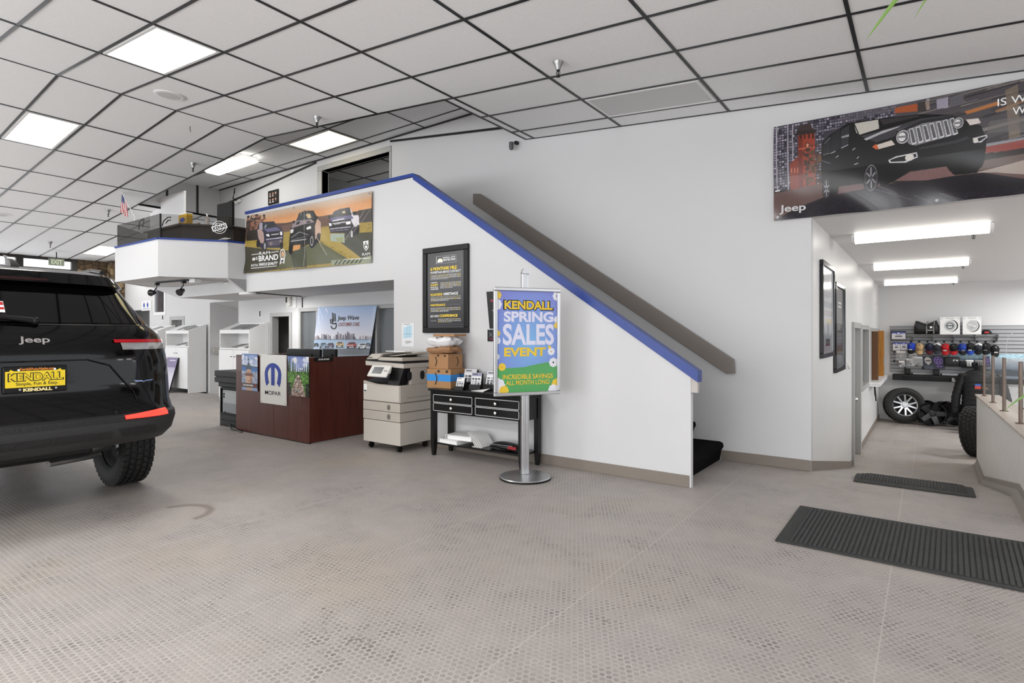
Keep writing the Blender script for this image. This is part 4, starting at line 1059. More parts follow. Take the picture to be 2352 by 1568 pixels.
for u0, u1, v0, v1 in ((-f, pw + f, -f, .006), (-f, pw + f, ph - .006, ph + f), (-f, .006, .006, ph - .006), (pw - .006, pw + f, .006, ph - .006)):
    pts = [c0 + rt * u0 - up * v0, c0 + rt * u1 - up * v0, c0 + rt * u1 - up * v1, c0 + rt * u0 - up * v1]
    m.prism([p - nm * .014 for p in pts], nm * .030, .006)
m.build('frame', M_alu, t)
m = MB(); m.prism(*backing(P_sp, -.013, -.001)); m.build('back_panel', M_grey, t)
a = Art(170, 260, '#7f8fd6')
d = np.hypot((a.X - .52) / .75, (a.Y - .52) / .62); k = np.clip(1 - d, 0, 1)[..., None]
a.a = a.c('#7a7fce') * (1 - k) + a.c('#79b4e4') * k
hill = [(0, .745), (.12, .755), (.3, .755), (.45, .75), (.65, .725), (.85, .705), (1, .70), (1, 1), (0, 1)]
a.poly(hill, '#4f9a58'); g_ = (a.a[..., 1] > a.a[..., 2]); a.a[g_] *= (1.08 - .25 * np.abs(a.Y - .86))[g_][:, None]
def flower(a, cx, cy, r, c, mid=None, n=8):
    for k in range(n):
        th = 2 * PI * k / n; a.ell(cx + r * .62 * math.cos(th), cy + r * .62 * math.sin(th) * a.w / a.h, r * .40, r * .40 * a.w / a.h, c)
    a.ell(cx, cy, r * .62, r * .62 * a.w / a.h, c)
    if mid: a.ell(cx, cy, r * .2, r * .2 * a.w / a.h, mid)
WH, YE = '#e6e6ee', '#e9c63e'
for cx, cy, r, c, md in ((.02, .05, .06, YE, None), (.0, .14, .085, WH, None), (.99, .045, .07, WH, '#5c5c8c'), (.99, .28, .05, WH, None), (.99, .34, .05, YE, None), (.01, .42, .05, YE, None), (.01, .49, .055, WH, None), (.0, .645, .05, WH, None),
                         (.09, .745, .058, YE, '#d9902f'), (.93, .71, .072, WH, '#3a3a42'), (.895, .60, .058, WH, '#b9a03a'), (.865, .557, .026, YE, '#d9902f'), (.02, .93, .12, WH, None), (.02, .99, .14, WH, None), (.12, .975, .075, YE, None), (.99, .93, .09, YE, None), (.93, .985, .085, WH, None)):
    flower(a, cx, cy, r, c, md)
sheet('poster', a, P_sp, t, .25, .5, smooth=False)
m = MB(); letters(m, 'KENDALL', P_sp, .108, .092, .935, .192, .0015, bold=.075); m.build('heading_outline', M_ink_black, t)
M_sy, M_sw = mat('sign_yellow', '#e8c53f', .5), mat('sign_lilac_white', '#dcdcf0', .5)
words('yellow_lettering', M_sy, t, P_sp, [('KENDALL', .125, .100, .915, .184, .035)], .003)
words('yellow_lettering', M_sy, t, P_sp, [('EVENT', .12, .558, .80, .645, .04), ('INCREDIBLE SAVINGS', .10, .820, .92, .866, .02), ('ALL MONTH LONG!', .15, .878, .87, .924, .01)])
words('white_lettering', M_sw, t, P_sp, [('SPRING', .115, .205, .93, .308, .04), ('SALES', .10, .325, .94, .535, .03)])

# ---------------------------------------------------------------- black console table
tx0, tx1, ty0, ty1, tz = -4.365, -3.095, 4.40, 4.755, .722
t = thing('console_table', 'black console table with four small drawers, behind the standing sign', 'table', ((tx0 + tx1) / 2, (ty0 + ty1) / 2, 0))
M_tab = mat('black_lacquer', '#0f0f10', 0.3)
m = MB(); m.box(tx0, tx1, ty0, ty1, tz - .022, tz, .006); m.box(tx0 + .02, tx1 - .02, ty0 + .015, ty1 - .01, tz - .045, tz - .022, .008); m.build('table_top', M_tab, t)
m = MB(); ax0, ax1, ay0, ay1 = tx0 + .035, tx1 - .035, ty0 + .03, ty1 - .02
m.box(ax0, ax1, ay0, ay1, tz - .255, tz - .045); m.build('apron', M_tab, t)
M_silver = mat('silver_edge', '#c2c2c2', .4)
cxm = (ax0 + ax1) / 2
for i, (dx0, dx1) in enumerate(((ax0 + .03, cxm - .02), (cxm + .02, ax1 - .03))):
    for j in range(2):
        z1 = tz - .06 - .092 * j; z0 = z1 - .084
        d = MB(); d.box(dx0, dx1, ay0 - .012, ay0 + .002, z0, z1, .003); dd = d.build('drawer', M_tab, t)
        e = MB(); w_ = .004
        for x0, x1, q0, q1 in ((dx0, dx1, z0, z0 + w_), (dx0, dx1, z1 - w_, z1), (dx0, dx0 + w_, z0, z1), (dx1 - w_, dx1, z0, z1)): e.box(x0 - .001, x1 + .001, ay0 - .0135, ay0 - .011, q0 - .001, q1 + .001)
        e.build('edging', M_silver, dd)
        k = MB(); xm = (dx0 + dx1) / 2; zm = (z0 + z1) / 2
        k.lathe([(.006, 0), (.006, .012), (.016, .02), (.017, .028), (.01, .034), (.0, .035)], 16, Matrix.Translation((xm, ay0 - .012, zm)) @ Matrix.Rotation(PI / 2, 4, 'X'), cap=False); k.build('knob', M_chrome, dd, 50)
for x in (tx0 + .05, tx1 - .05):
    for y in (ty0 + .045, ty1 - .04):
        m = MB(); s0, s1 = .026, .017
        m.rings([[(x + sx * s, y + sy * s, z) for sx, sy in ((-1, -1), (1, -1), (1, 1), (-1, 1))] for z, s in ((.0, s1), (.13, s0), (tz - .04, s0))]); m.build('leg', M_tab, t)
m = MB(); m.box(tx0 + .06, tx1 - .06, ty0 + .04, ty1 - .035, .125, .145, .003); m.build('lower_shelf', M_tab, t)
# parcels stacked on the table
def carton(name, label, x0, x1, y0, y1, z0, z1, m_, rot=0, band=None, marks=True):
    t = thing(name, label, 'parcel', ((x0 + x1) / 2, (y0 + y1) / 2, z0), math.radians(rot), 'parcels stacked on the console table')
    lx, ly, h = (x1 - x0) / 2, (y1 - y0) / 2, z1 - z0
    m = MB(); m.box(-lx, lx, -ly, ly, .001, h, .004); m.build('box', m_, t, local=True)
    if band:
        m = MB(); m.box(-lx - .0012, lx + .0012, -ly - .0012, ly + .0012, h * band[0], h * band[1]); m.build('tape', band[2], t, local=True)
    if marks:
        m = MB()
        P = lambda u, v, off=0.0: Vector((lx + .0015 + off, -ly + 2 * ly * u, h * (1 - v)))
        Pf = lambda u, v, off=0.0: Vector((-lx + 2 * lx * u, -ly - .0015 - off, h * (1 - v)))
        arcs = [(.55 + .12 * math.sin(PI * k / 12), .2 + .62 * k / 12) for k in range(13)]
        for S, sc in ((P, 1), (Pf, .6)):
            for a0, a1 in zip(arcs[:-1], arcs[1:]): m.poly([S(a0[0] * sc, a0[1], .0003), S(a0[0] * sc + .05, a0[1], .0003), S(a1[0] * sc + .05, a1[1], .0003), S(a1[0] * sc, a1[1], .0003)])
        for x_ in (.45, .8): m.poly([Pf(x_, .06, .0003), Pf(x_ + .1, .06, .0003), Pf(x_ + .1, .18, .0003), Pf(x_, .18, .0003)])
        m.build('print', mat('faded_black_print', '#3a2d22', .7), t, local=True)
    return t
c = carton('cardboard_box', 'biggest brown carton with blue tape, bottom of the parcel stack', -4.45, -4.115, 4.475, 4.735, tz, .932, M_card, 3, (.37, .72, mat('blue_packing_tape', '#3f8fd8', .35)))
carton('cardboard_box', 'medium brown carton on top of the blue-taped one', -4.435, -4.125, 4.48, 4.70, .932, 1.096, M_card2, -4)
def mailer(name, label, x0, x1, y0, y1, z0, z1, m_, seed):
    rnd = random.Random(seed)
    t = thing(name, label, 'parcel', ((x0 + x1) / 2, (y0 + y1) / 2, z0), 0, 'parcels stacked on the console table')
    m = MB(); nx, ny = 40, 20; pts = []; fs = []
    for side in (1, -1):
        for j in range(ny + 1):
            for i in range(nx + 1):
                u, v = i / nx, j / ny; puff = (1 - abs(2 * u - 1) ** 7) ** .5 * (1 - abs(2 * v - 1) ** 7) ** .5
                wob = .5 + .25 * math.sin(13 * u + seed) * math.cos(11 * v + seed) + .12 * math.sin(31 * u - 17 * v)
                zm = (z0 + z1) / 2 + .008 * math.sin(6 * u + seed)
                z = zm + side * (z1 - z0) / 2 * puff * (1 if side < 0 else .8 + .4 * (wob - .5)) + .004 * math.sin(20 * u * side + 12 * v) * puff
                pts.append((x0 + (x1 - x0) * u + .012 * math.sin(9 * v + seed) * side, y0 + (y1 - y0) * v + .006 * math.sin(9 * u), max(z, z0 + .001)))
    o = (nx + 1) * (ny + 1)
    for s_ in (0, o):
        for j in range(ny):
            for i in range(nx):
                k = s_ + j * (nx + 1) + i; fs.append((k, k + 1, k + nx + 2, k + nx + 1))
    m.mesh(pts, fs); bmesh.ops.remove_doubles(m.bm, verts=m.bm.verts[:], dist=.0008)
    m.build('pouch', m_, t, 60)
    return t
mailer('padded_mailer', 'crumpled brown paper parcel between the cartons and the white bag', -4.445, -4.09, 4.45, 4.655, 1.097, 1.18, mat('brown_kraft_paper', '#9b7453', .7, bump=.4, bscale=30, bdist=.01), 3)
t = mailer('plastic_mailer', 'white plastic mailing bag near the top of the parcel stack', -4.45, -4.09, 4.45, 4.655, 1.18, 1.288, mat('white_poly_bag', '#e3e3e5', .3, bump=.5, bscale=22, bdist=.012), 8)
m = MB(); Pz = frame_map((-4.33, 4.448, 1.265), (1, 0, 0), (0, .25, 1), (0, -1, .2), .2, .03)
carton('cardboard_box', 'thin flat carton on the very top of the parcel stack', -4.385, -4.07, 4.50, 4.70, 1.285, 1.312, M_card2, 0, None, False)

# brochures on the table
def rack(label, x, y, w_, h, rot, leaf, m_):
    t = thing('brochure_holder', label, 'brochure holder', (x, y, tz), math.radians(rot), 'brochure holders on the console table')
    m = MB(); m.prism([(-w_ / 2, 0, .001), (-w_ / 2, .07, .001), (-w_ / 2, .085, h), (-w_ / 2, .078, h)], (w_, 0, 0)); m.box(-w_ / 2, w_ / 2, -.005, .0, .001, h * .35)
    m.build('holder', m_, t, local=True)
    P = lambda u, v, off=0.0: Vector((-w_ * .44 + w_ * .88 * u, .012 + .05 * (1 - v) - off, .012 + h * .98 * (1 - v)))
    m = MB(); m.prism(*backing(P, -.012, -.0005)); l = m.build('leaflets', M_paper, t, local=True)
    sheet('print', leaf, lambda u, v, off=0.0: world_mat(t) @ P(u, v, off), t, .5)
    return t
def leaf_art(top, mid, seed):
    rnd = random.Random(seed); a = Art(20, 30, '#e8e8ea'); a.rect(0, .0, 1, .22, top); a.rect(.1, .06, .6, .12, '#333333')
    for r in range(3):
        for c_ in range(3): a.rect(.08 + .3 * c_, .34 + .14 * r, .3 + .3 * c_, .44 + .14 * r, rnd.choice(['#333338', '#77777c', '#aaaaae', '#55555a']))
    a.rect(0, .82, 1, 1, mid); return a
rack('tall dark holder of leaflets just right of the cartons', -3.99, 4.63, .17, .20, 10, leaf_art('#d7d7dd', '#77777f', 1), M_black)
rack('clear holder of leaflets in the middle, leaning back on the table', -3.83, 4.55, .13, .17, 14, leaf_art('#8f8fa8', '#ececec', 2), M_black)
rack('small holder with a white card in front of the other leaflets', -3.955, 4.44, .10, .12, 16, leaf_art('#e6e6e6', '#f0f0f0', 3), M_black)
rack('holder of leaflets closest to the standing sign', -3.66, 4.60, .16, .19, 8, leaf_art('#c9c9d2', '#5a5a66', 4), M_black)
m = MB(); m.mesh([(-3.80, 4.46, tz + .001), (-3.62, 4.43, tz + .001), (-3.60, 4.52, tz + .03), (-3.70, 4.55, tz + .012), (-3.80, 4.46, tz + .004), (-3.62, 4.43, tz + .004), (-3.60, 4.52, tz + .033), (-3.70, 4.55, tz + .015)], [(0, 1, 2, 3), (7, 6, 5, 4), (0, 4, 5, 1), (1, 5, 6, 2), (2, 6, 7, 3), (3, 7, 4, 0)])
tag(m.build('folded_paper', M_paper), 'folded white paper lying at the front edge of the console table', 'paper')
# things on the lower shelf
sz = .1455
def binder(label, x, y, z, rot, l=.30, w_=.27, h=.045):
    t = thing('ring_binder', label, 'binder', (x, y, z), math.radians(rot), 'white binders on the lower shelf')
    m = MB(); m.box(-l / 2, l / 2, -w_ / 2, w_ / 2, .0005, .004); m.box(-l / 2, l / 2, -w_ / 2, w_ / 2, h - .004, h); m.box(-l / 2, -l / 2 + .004, -w_ / 2, w_ / 2, .0005, h); m.build('cover', M_white, t, local=True)
    m = MB(); m.box(-l / 2 + .02, l / 2 - .015, -w_ / 2 + .01, w_ / 2 - .01, .005, h - .005); m.build('pages', M_paper, t, local=True)
binder('bottom white binder on the lower shelf', -4.10, 4.565, sz, -4); binder('upper white binder lying across the bottom one', -3.98, 4.575, sz + .046, 6, .34, .25, .05)
t = thing('paper_tray', 'clear tray with fanned white sheets on the lower shelf', 'tray', (-3.72, 4.57, sz))
m = MB(); m.box(-3.79, -3.66, 4.46, 4.69, sz + .0005, sz + .006); m.build('tray', M_offwhite, t)
for k in range(4):
    m = MB(Matrix.Translation((-3.755 + .03 * k, 4.57, sz + .006)) @ Matrix.Rotation(math.radians(-38), 4, 'Y')); m.box(0, .003, -.10, .10, 0, .17 - .01 * k); m.build('sheet', M_paper, t)
t = thing('black_bag', 'black zip bag with a red tag lying on the lower shelf', 'bag', (-3.40, 4.56, sz))
m = MB(); R = []
for k in range(13):
    u = k / 12; s = max(.12, math.sin(PI * min(1, .08 + u * .95)) ** .5); R.append([(-3.60 + .40 * u, 4.56 + .095 * s * math.cos(th), sz + .002 + .040 * s + .036 * s * math.sin(th) + .004 * math.sin(9 * u)) for th in np.linspace(0, 2 * PI, 16, endpoint=False)])
m.rings(R); m.build('pouch', mat('black_bag_fabric', '#17171a', .45, bump=.5, bscale=25, bdist=.01), t, 60)
m = MB(); m.box(-3.33, -3.23, 4.462, 4.468, sz + .03, sz + .06); m.build('tag', mat('red_cloth', '#8f1f24', .6), t)
m = MB(); m.tube([(-3.60, 4.475, sz + .055), (-3.45, 4.462, sz + .06), (-3.28, 4.47, sz + .062)], .003, 6); m.build('zip', M_steel, t)

# ---------------------------------------------------------------- copier
cx0, cx1, cy0, cy1 = -5.262, -4.645, 4.255, 4.765
M_cop = mat('copier_beige', '#b9b2a8', .4); M_cop2 = mat('copier_light_beige', '#c4beb5', .4)
t = thing('copier', 'beige office copier on castors beside the reception desk', 'copier', ((cx0 + cx1) / 2, (cy0 + cy1) / 2, 0))
m = MB(); m.box(cx0, cx1, cy0, cy1, .08, .335, .008); m.build('cabinet_base', M_cop2, t)
for nm_, z0, z1 in (('paper_drawer', .34, .441), ('paper_drawer', .445, .546)):
    d = MB(); d.box(cx0, cx1, cy0 - .004, cy1, z0, z1, .005); d = d.build(nm_, M_cop, t)
    k = MB(); k.lathe([(.030, 0), (.030, .006), (.022, .007)], 20, Matrix.Translation((cx0 + .44, cy0 - .003, (z0 + z1) / 2)) @ Matrix.Rotation(PI / 2, 4, 'X') @ Matrix.Scale(.8, 4, (1, 0, 0))); k.build('grip', mat('copier_grey', '#6f6b66', .5), d)
m = MB(); m.box(cx0, cx1, cy0 + .002, cy1, .55, .745, .006); m.box(cx1 - .17, cx1, cy0 + .16, cy1, .745, .93, .006); m.box(cx0 + .02, cx1, cy1 - .10, cy1, .745, .93, .004)
m.prism([(cx0, cy0 + .002, .745), (cx0, cy0 + .002, .775), (cx0 + .25, cy0 + .002, .745)], (0, .3, 0)); m.build('body', M_cop, t)
d = MB(); d.box(cx0 + .008, cx1 - .008, cy0 - .008, cy0 + .004, .556, .738, .006); d.build('front_door', M_cop2, t)
m = MB(); m.box(cx0 + .02, cx1 - .17, cy0 + .02, cy1 - .10, .745, .785, .01); m.prism([(cx0 + .05, cy0 + .03, .785), (cx0 + .05, cy1 - .12, .84), (cx0 + .05, cy1 - .12, .785)], (.36, 0, 0)); m.prism([(cx1 - .20, cy0 + .0, .745), (cx1 - .02, cy0 + .0, .745), (cx1 - .005, cy0 + .07, .95), (cx1 - .2, cy0 + .07, .95)], (0, .12, 0)); m.build('output_tray', M_black, t)
m = MB(); m.prism([(cx0 + .01, cy0 + .02, .95), (cx1 + .0, cy0 + .05, .93), (cx1, cy1, .93), (cx0 + .01, cy1, .95)], (0, 0, .055), .008); m.build('scanner', M_cop2, t)
m = MB(); m.prism([(cx0 + .03, cy0 + .01, 1.005), (cx1, cy0 + .04, .985), (cx1, cy1, .985), (cx0 + .03, cy1, 1.005)], (0, 0, .02), .004); m.build('lid_seam', M_dark, t)
m = MB(); m.prism([(cx0 + .04, cy0 + .0, 1.02), (cx0 + .10, cy0 + .03, 1.085), (cx0 + .10, cy1 - .02, 1.095), (cx0 + .04, cy1, 1.02)], (.20, 0, .005), .012); m.box(cx0 + .22, cx1 + .01, cy0 + .02, cy1 - .01, 1.01, 1.05, .01); m.prism([(cx0 + .30, cy0 + .10, 1.05), (cx0 + .30, cy1 - .03, 1.05), (cx0 + .30, cy1 - .03, 1.085), (cx0 + .30, cy0 + .10, 1.06)], (.30, 0, .03), .006); m.build('document_feeder', M_cop, t)
m = MB(); m.box(cx0 + .24, cx0 + .42, cy0 + .06, cy1 - .06, 1.052, 1.062); m.build('feeder_slot', M_dark, t)
m = MB(); m.box(cx0 + .27, cx1 - .03, cy0 + .10, cy1 - .12, 1.092, 1.10, M=Matrix.Translation((0, 0, .02)) @ Matrix.Rotation(0, 4, 'Y')); m.build('paper', M_paper, t)
Mp = Matrix.Translation((cx1 - .32, cy0 - .02, .92)) @ Matrix.Rotation(math.radians(-35), 4, 'X')
m = MB(Mp); m.box(-.16, .15, -.01, .10, -.085, -.06, .008)
MP2 = Matrix.Translation((cx1 - .30, cy0 - .03, .895)) @ Matrix.Rotation(math.radians(55), 4, 'X')
m2 = MB(MP2); m2.box(-.16, .16, -.075, .075, -.012, .012, .008); cp = m2.build('control_panel', M_offwhite, t); m.bm.free()
m2 = MB(MP2); m2.box(-.10, .06, -.04, .045, .012, .0135); m2.build('screen', mat('grey_lcd', '#55585c', .2), cp)
for k in range(2):
    m2 = MB(MP2); m2.cyl((.10 + .03 * k, 0, .012), (.10 + .03 * k, 0, .016), .010, n=12); m2.build('button', M_grey, cp)
for k in range(2):
    m2 = MB(); m2.mi = 0; y = cy0 + .14 + .20 * k
    m2.prism([(cx1 + .0015, y + .035 * math.cos(2 * PI * i / 20), .845 + .05 * math.copysign(abs(math.sin(2 * PI * i / 20)) ** .6, math.sin(2 * PI * i / 20))) for i in range(20)], (-.004, 0, 0)); m2.build('vent', M_dark, t)
m2 = MB()
for z in (.552, .442): m2.box(cx1 - .002, cx1 + .002, cy0 + .06, cy1, z - .003, z + .003)
m2.box(cx1 - .002, cx1 + .002, cy0 + .10, cy1, .60, .603); m2.build('seam', mat('seam_grey', '#6f6a64', .6), t)
m2 = MB(); m2.box(cx0 + .02, cx0 + .075, cy0 - .0095, cy0 - .0075, .67, .738); m2.build('sticker', M_paper, t)
m2 = MB(); m2.box(cx0 + .025, cx0 + .06, cy0 - .0095, cy0 - .0078, .655, .668); letters(m2, 'Canon', lambda u, v, off=0.0: Vector((cx0 + .06 + .09 * u, cy0 + .006 - off, 1.055 - .02 * v)), 0, 0, 1, 1, .0); m2.build('marking', M_ink_black, t)
for x in (cx0 + .07, cx1 - .07):
    for y in (cy0 + .06, cy1 - .06):
        m2 = MB(); m2.cyl((x - .014, y, .034), (x + .014, y, .034), .033, n=16); m2.box(x - .02, x + .02, y - .015, y + .015, .05, .085); m2.build('castor', M_black, t)
# ---------------------------------------------------------------- the black car, seen from behind
CAR = (-4.68, 1.155)
KS = 1.02
CM = Matrix.Translation((CAR[0], CAR[1], 0)) @ Matrix.Rotation(PI / 2, 4, 'Z') @ Matrix.Diagonal((KS * .955, KS, KS, 1))   # local: x right, y forward, z up
M_paint = mat('black_car_paint', '#040405', 0.10, spec=0.28, coat=0.2)
M_clad = mat('dark_grey_cladding', '#2c2c2d', 0.55, bump=.15, bscale=300, bdist=.001)
M_tint = mat('tinted_car_glass', '#070708', 0.04, spec=0.35)
car = thing('car', 'black sport utility car parked at the left, rear end towards the room', 'car', (CAR[0], CAR[1], 0))
#        z     rear   w     D    n   front
LV = [(.465, .22, .86, .5, 3.5, 4.70), (.495, .07, .93, .58, 3.6, 4.80), (.56, .015, .968, .6, 3.8, 4.88), (.655, .0, .988, .6, 3.9, 4.90), (.695, .012, .988, .6, 3.9, 4.90),
      (.712, .05, .986, .6, 3.9, 4.90), (.78, .10, .988, .6, 3.8, 4.90), (.95, .12, .99, .6, 3.7, 4.88), (1.08, .115, .985, .62, 3.6, 4.84), (1.19, .125, .972, .64, 3.5, 4.55),
      (1.28, .15, .945, .66, 3.4, 3.85), (1.335, .185, .905, .68, 3.3, 3.62), (1.36, .21, .885, .68, 3.3, 3.55), (1.50, .32, .80, .62, 3.3, 3.15), (1.63, .425, .725, .55, 3.3, 2.85),
      (1.645, .36, .715, .50, 3.4, 2.80), (1.72, .385, .665, .50, 3.2, 2.60), (1.755, .52, .62, .5, 3.0, 2.45), (1.785, .95, .52, .45, 2.8, 2.1)]
def lev(z):
    for p, q in zip(LV[:-1], LV[1:]):
        if p[0] <= z <= q[0]:
            k = (z - p[0]) / (q[0] - p[0]); return [p[i] + (q[i] - p[i]) * k for i in range(6)]
    return list(LV[0] if z < LV[0][0] else LV[-1])
def spow(x, e): return math.copysign(abs(x) ** e, x)
def loop(z):
    _, r, w, D, n, F = lev(z); pts = []
    for k in range(-14, 15):
        th = k / 14 * PI / 2; pts.append((w * spow(math.sin(th), 2 / n), r + D * (1 - math.cos(th) ** (2 / n)), z))
    m_ = 7; Df = .7
    for k in range(1, m_): pts.append((w, r + D + (F - Df - r - D) * k / m_, z))
    for k in range(-14, 15):
        th = -k / 14 * PI / 2; pts.append((w * spow(math.sin(th), 2 / 3.0), F - Df * (1 - math.cos(th) ** (2 / 3.0)), z))
    for k in range(m_ - 1, 0, -1): pts.append((-w, r + D + (F - Df - r - D) * k / m_, z))
    return pts
def surf(l, z, off=0.0):
    """rear of the body: lateral l, height z -> local point, off outwards"""
    _, r, w, D, n, F = lev(z); q = min(.9999, abs(l) / w); s_ = (1 - q ** n) ** (1 / n)
    a_ = r + D * (1 - s_)
    da = D * (q ** (n - 1)) * (1 - q ** n) ** (1 / n - 1) / w; da = min(da, 20)
    N_ = Vector((math.copysign(da, l), -1, 0)).normalized()
    return Vector((l, a_, z)) + N_ * off
def patch(mb, f, n, m_):
    rows = [[f(i / n, j / m_) for i in range(n + 1)] for j in range(m_ + 1)]
    mb.rings(rows, closed=False, cap=False)
wheels_a, R_t = (1.0, 3.96), .385
def cut(o):
    for a_ in wheels_a:
        c = MB(CM); c.cyl((-1.2, a_, R_t + .01), (1.2, a_, R_t + .01), .44, n=48)
        k = c.build('cutter', M_black)
        md = o.modifiers.new('arch', 'BOOLEAN'); md.operation = 'DIFFERENCE'; md.object = k; md.solver = 'EXACT'
        dg = bpy.context.evaluated_depsgraph_get()
        me = bpy.data.meshes.new_from_object(o.evaluated_get(dg)); o.modifiers.clear(); o.data = me
        bpy.data.objects.remove(k)
    for p in o.data.polygons: p.use_smooth = True
    o.data.set_sharp_from_angle(angle=math.radians(38))
m = MB(CM); m.rings([loop(l[0]) for l in LV[5:]]); body = m.build('body', M_paint, car, 38); cut(body)
m = MB(CM); m.rings([loop(l[0]) for l in LV[:6]]); lowb = m.build('bumper', M_clad, car, 38); cut(lowb)
# bumper details: embossed step, plastic panels
m = MB(CM); patch(m, lambda u, v: surf(-.80 + 1.6 * u, .66 + .033 * v, .004), 24, 2); st_ = m.build('step_pad', mat('embossed_black_plastic', '#1a1a1b', .45, bump=.9, bscale=60, bdist=.006), lowb, 60)
for s_ in (-1, 1):
    m = MB(CM); patch(m, lambda u, v: surf(s_ * (.46 + .26 * u + .03 * (1 - v)), .55 + .06 * v, .004), 8, 2); m.build('corner_panel', mat('embossed_black_plastic', '#1a1a1b', .45), lowb, 60)
m = MB(CM); patch(m, lambda u, v: surf(-.42 + .84 * u, .55 + .05 * v, .004), 12, 2); m.build('centre_panel', mat('embossed_black_plastic', '#1a1a1b', .45), lowb, 60)
# glass, lamps
m = MB(CM); patch(m, lambda u, v: surf((-1 + 2 * u) * (.80 - .155 * v), 1.362 + .255 * v, .004), 20, 6); gl = m.build('rear_window', M_tint, car, 60)
for s_ in (-1, 1):
    m = MB(CM)
    def side(u, v):
        z = 1.37 + .26 * v; _, r, w, D, n, F = lev(z); a0, a1 = r + D + .02, 3.0 - 1.1 * v
        return Vector((s_ * (w + .003), a0 + (a1 - a0) * u, z))
    patch(m, side, 8, 4); m.build('side_window', M_tint, car, 60)
    def wrap(z0, z1, t0, t1, off, name, mt, parent=car, taper=1.0, rise=0.0):
        m = MB(CM)
        def f(u, v):
            zc_ = (z0 + z1) / 2; z = zc_ + (z0 - zc_ + (z1 - z0) * v) * (taper + (1 - taper) * min(1, u * 1.35)) + rise * u; _, r, w, D, n, F = lev(z); th = t0 + (t1 - t0) * u
            l, a_ = w * math.sin(th) ** (2 / n), r + D * (1 - math.cos(th) ** (2 / n))
            N_ = Vector((l / w * .9 if u > .5 else .2, -max(.1, 1 - u), 0)).normalized()
            return Vector((s_ * (l + N_.x * off), a_ + N_.y * off, z))
        patch(m, f, 16, 2); return m.build(name, mt, parent, 60)
    tl_ = wrap(1.222, 1.246, .30, 1.36, .010, 'tail_lamp', mat('red_lamp_lens', '#a01019', .12, emit='#c01825', estr=.18))
    wrap(1.170, 1.221, .35, 1.36, .006, 'reversing_lens', mat('clear_lamp_lens', '#b9b9b9', .12, metal=.55), tl_)
    wrap(.668, .712, .27, .78, .012, 'fog_lamp', mat('lit_red_lamp', '#ff2a2a', .2, emit='#ff3326', estr=2.4), car, .55, .008)
    m = MB(CM); m.tube([(s_ * .60, .75, 1.775), (s_ * .60, .95, 1.80), (s_ * .56, 2.2, 1.81), (s_ * .56, 2.4, 1.785)], .018, 8); m.build('roof_rail', M_black_gloss, car, 60)
    m = MB(CM); m.box(s_ * 1.0 - .06 + s_ * .08, s_ * 1.0 + .06 + s_ * .08, 3.05, 3.16, 1.15, 1.30, .03); m.build('side_mirror', M_paint, car, 40)
# spoiler lamp, antenna, wiper
m = MB(CM); m.mesh([surf(-.14, 1.655, .003), surf(.14, 1.655, .003), surf(.13, 1.672, .003), surf(-.13, 1.672, .003)], [(0, 1, 2, 3)]); m.build('brake_lamp', mat('dark_red_lens', '#2a0708', .2), car)
m = MB(CM); m.rings([[(x * (1 - k * .8), .66 + .20 * k * k + .16 * y_ * (1 - k * .9), 1.762 + .10 * k) for x, y_ in ((-.028, -.6), (.028, -.6), (.03, 0), (.02, .8), (-.02, .8), (-.03, 0))] for k in (0, .35, .7, 1)]); m.build('antenna', M_paint, car, 60)
m = MB(CM); a0 = surf(.02, 1.372, .03); a1 = surf(-.30, 1.405, .03)
m.tube([a0, (a0 + a1) / 2 + Vector((0, -.01, .004)), a1], [.022, .017, .012], 8); m.sphere(tuple(a0), .026); m.tube([surf(-.55, 1.385, .012), surf(-.10, 1.375, .014)], .008, 6); m.build('wiper', M_black, car, 60)
m = MB(CM); m.mesh([surf(-.20, 1.425, .006), surf(-.125, 1.425, .006), surf(-.125, 1.50, .006), surf(-.20, 1.50, .006)], [(0, 1, 2, 3)]); w_ = m.build('window_sticker', M_ink_white, gl)
m = MB(CM)
for z0, z1 in ((1.445, 1.46), (1.475, 1.495)): m.mesh([surf(-.195, z0, .008), surf(-.128, z0, .008), surf(-.128, z1, .008), surf(-.195, z1, .008)], [(0, 1, 2, 3)])
m.build('red_stripe', M_ink_red, gl)
# raised edge lines of the plate recess
m = MB(CM)
for s_ in (-1, 1):
    for (l0, z0), (l1, z1) in (((.30, 1.105), (.44, 1.06)), ((.44, 1.06), (.60, .86)), ((.60, .86), (.62, .80))):
        m.tube([surf(s_ * (l0 + (l1 - l0) * k / 6), z0 + (z1 - z0) * k / 6, .001) for k in range(7)], .006, 6)
m.tube([surf(-.30 + .05 * k, 1.105, .001) for k in range(13)], .006, 6)
m.build('recess_edge', M_paint, car, 60)
# door seams
m = MB(CM)
for z in (1.345,): patch(m, lambda u, v: surf(-.84 + 1.68 * u, z + .006 * v, .003), 24, 1)
m.build('tailgate_seam', M_black, car)
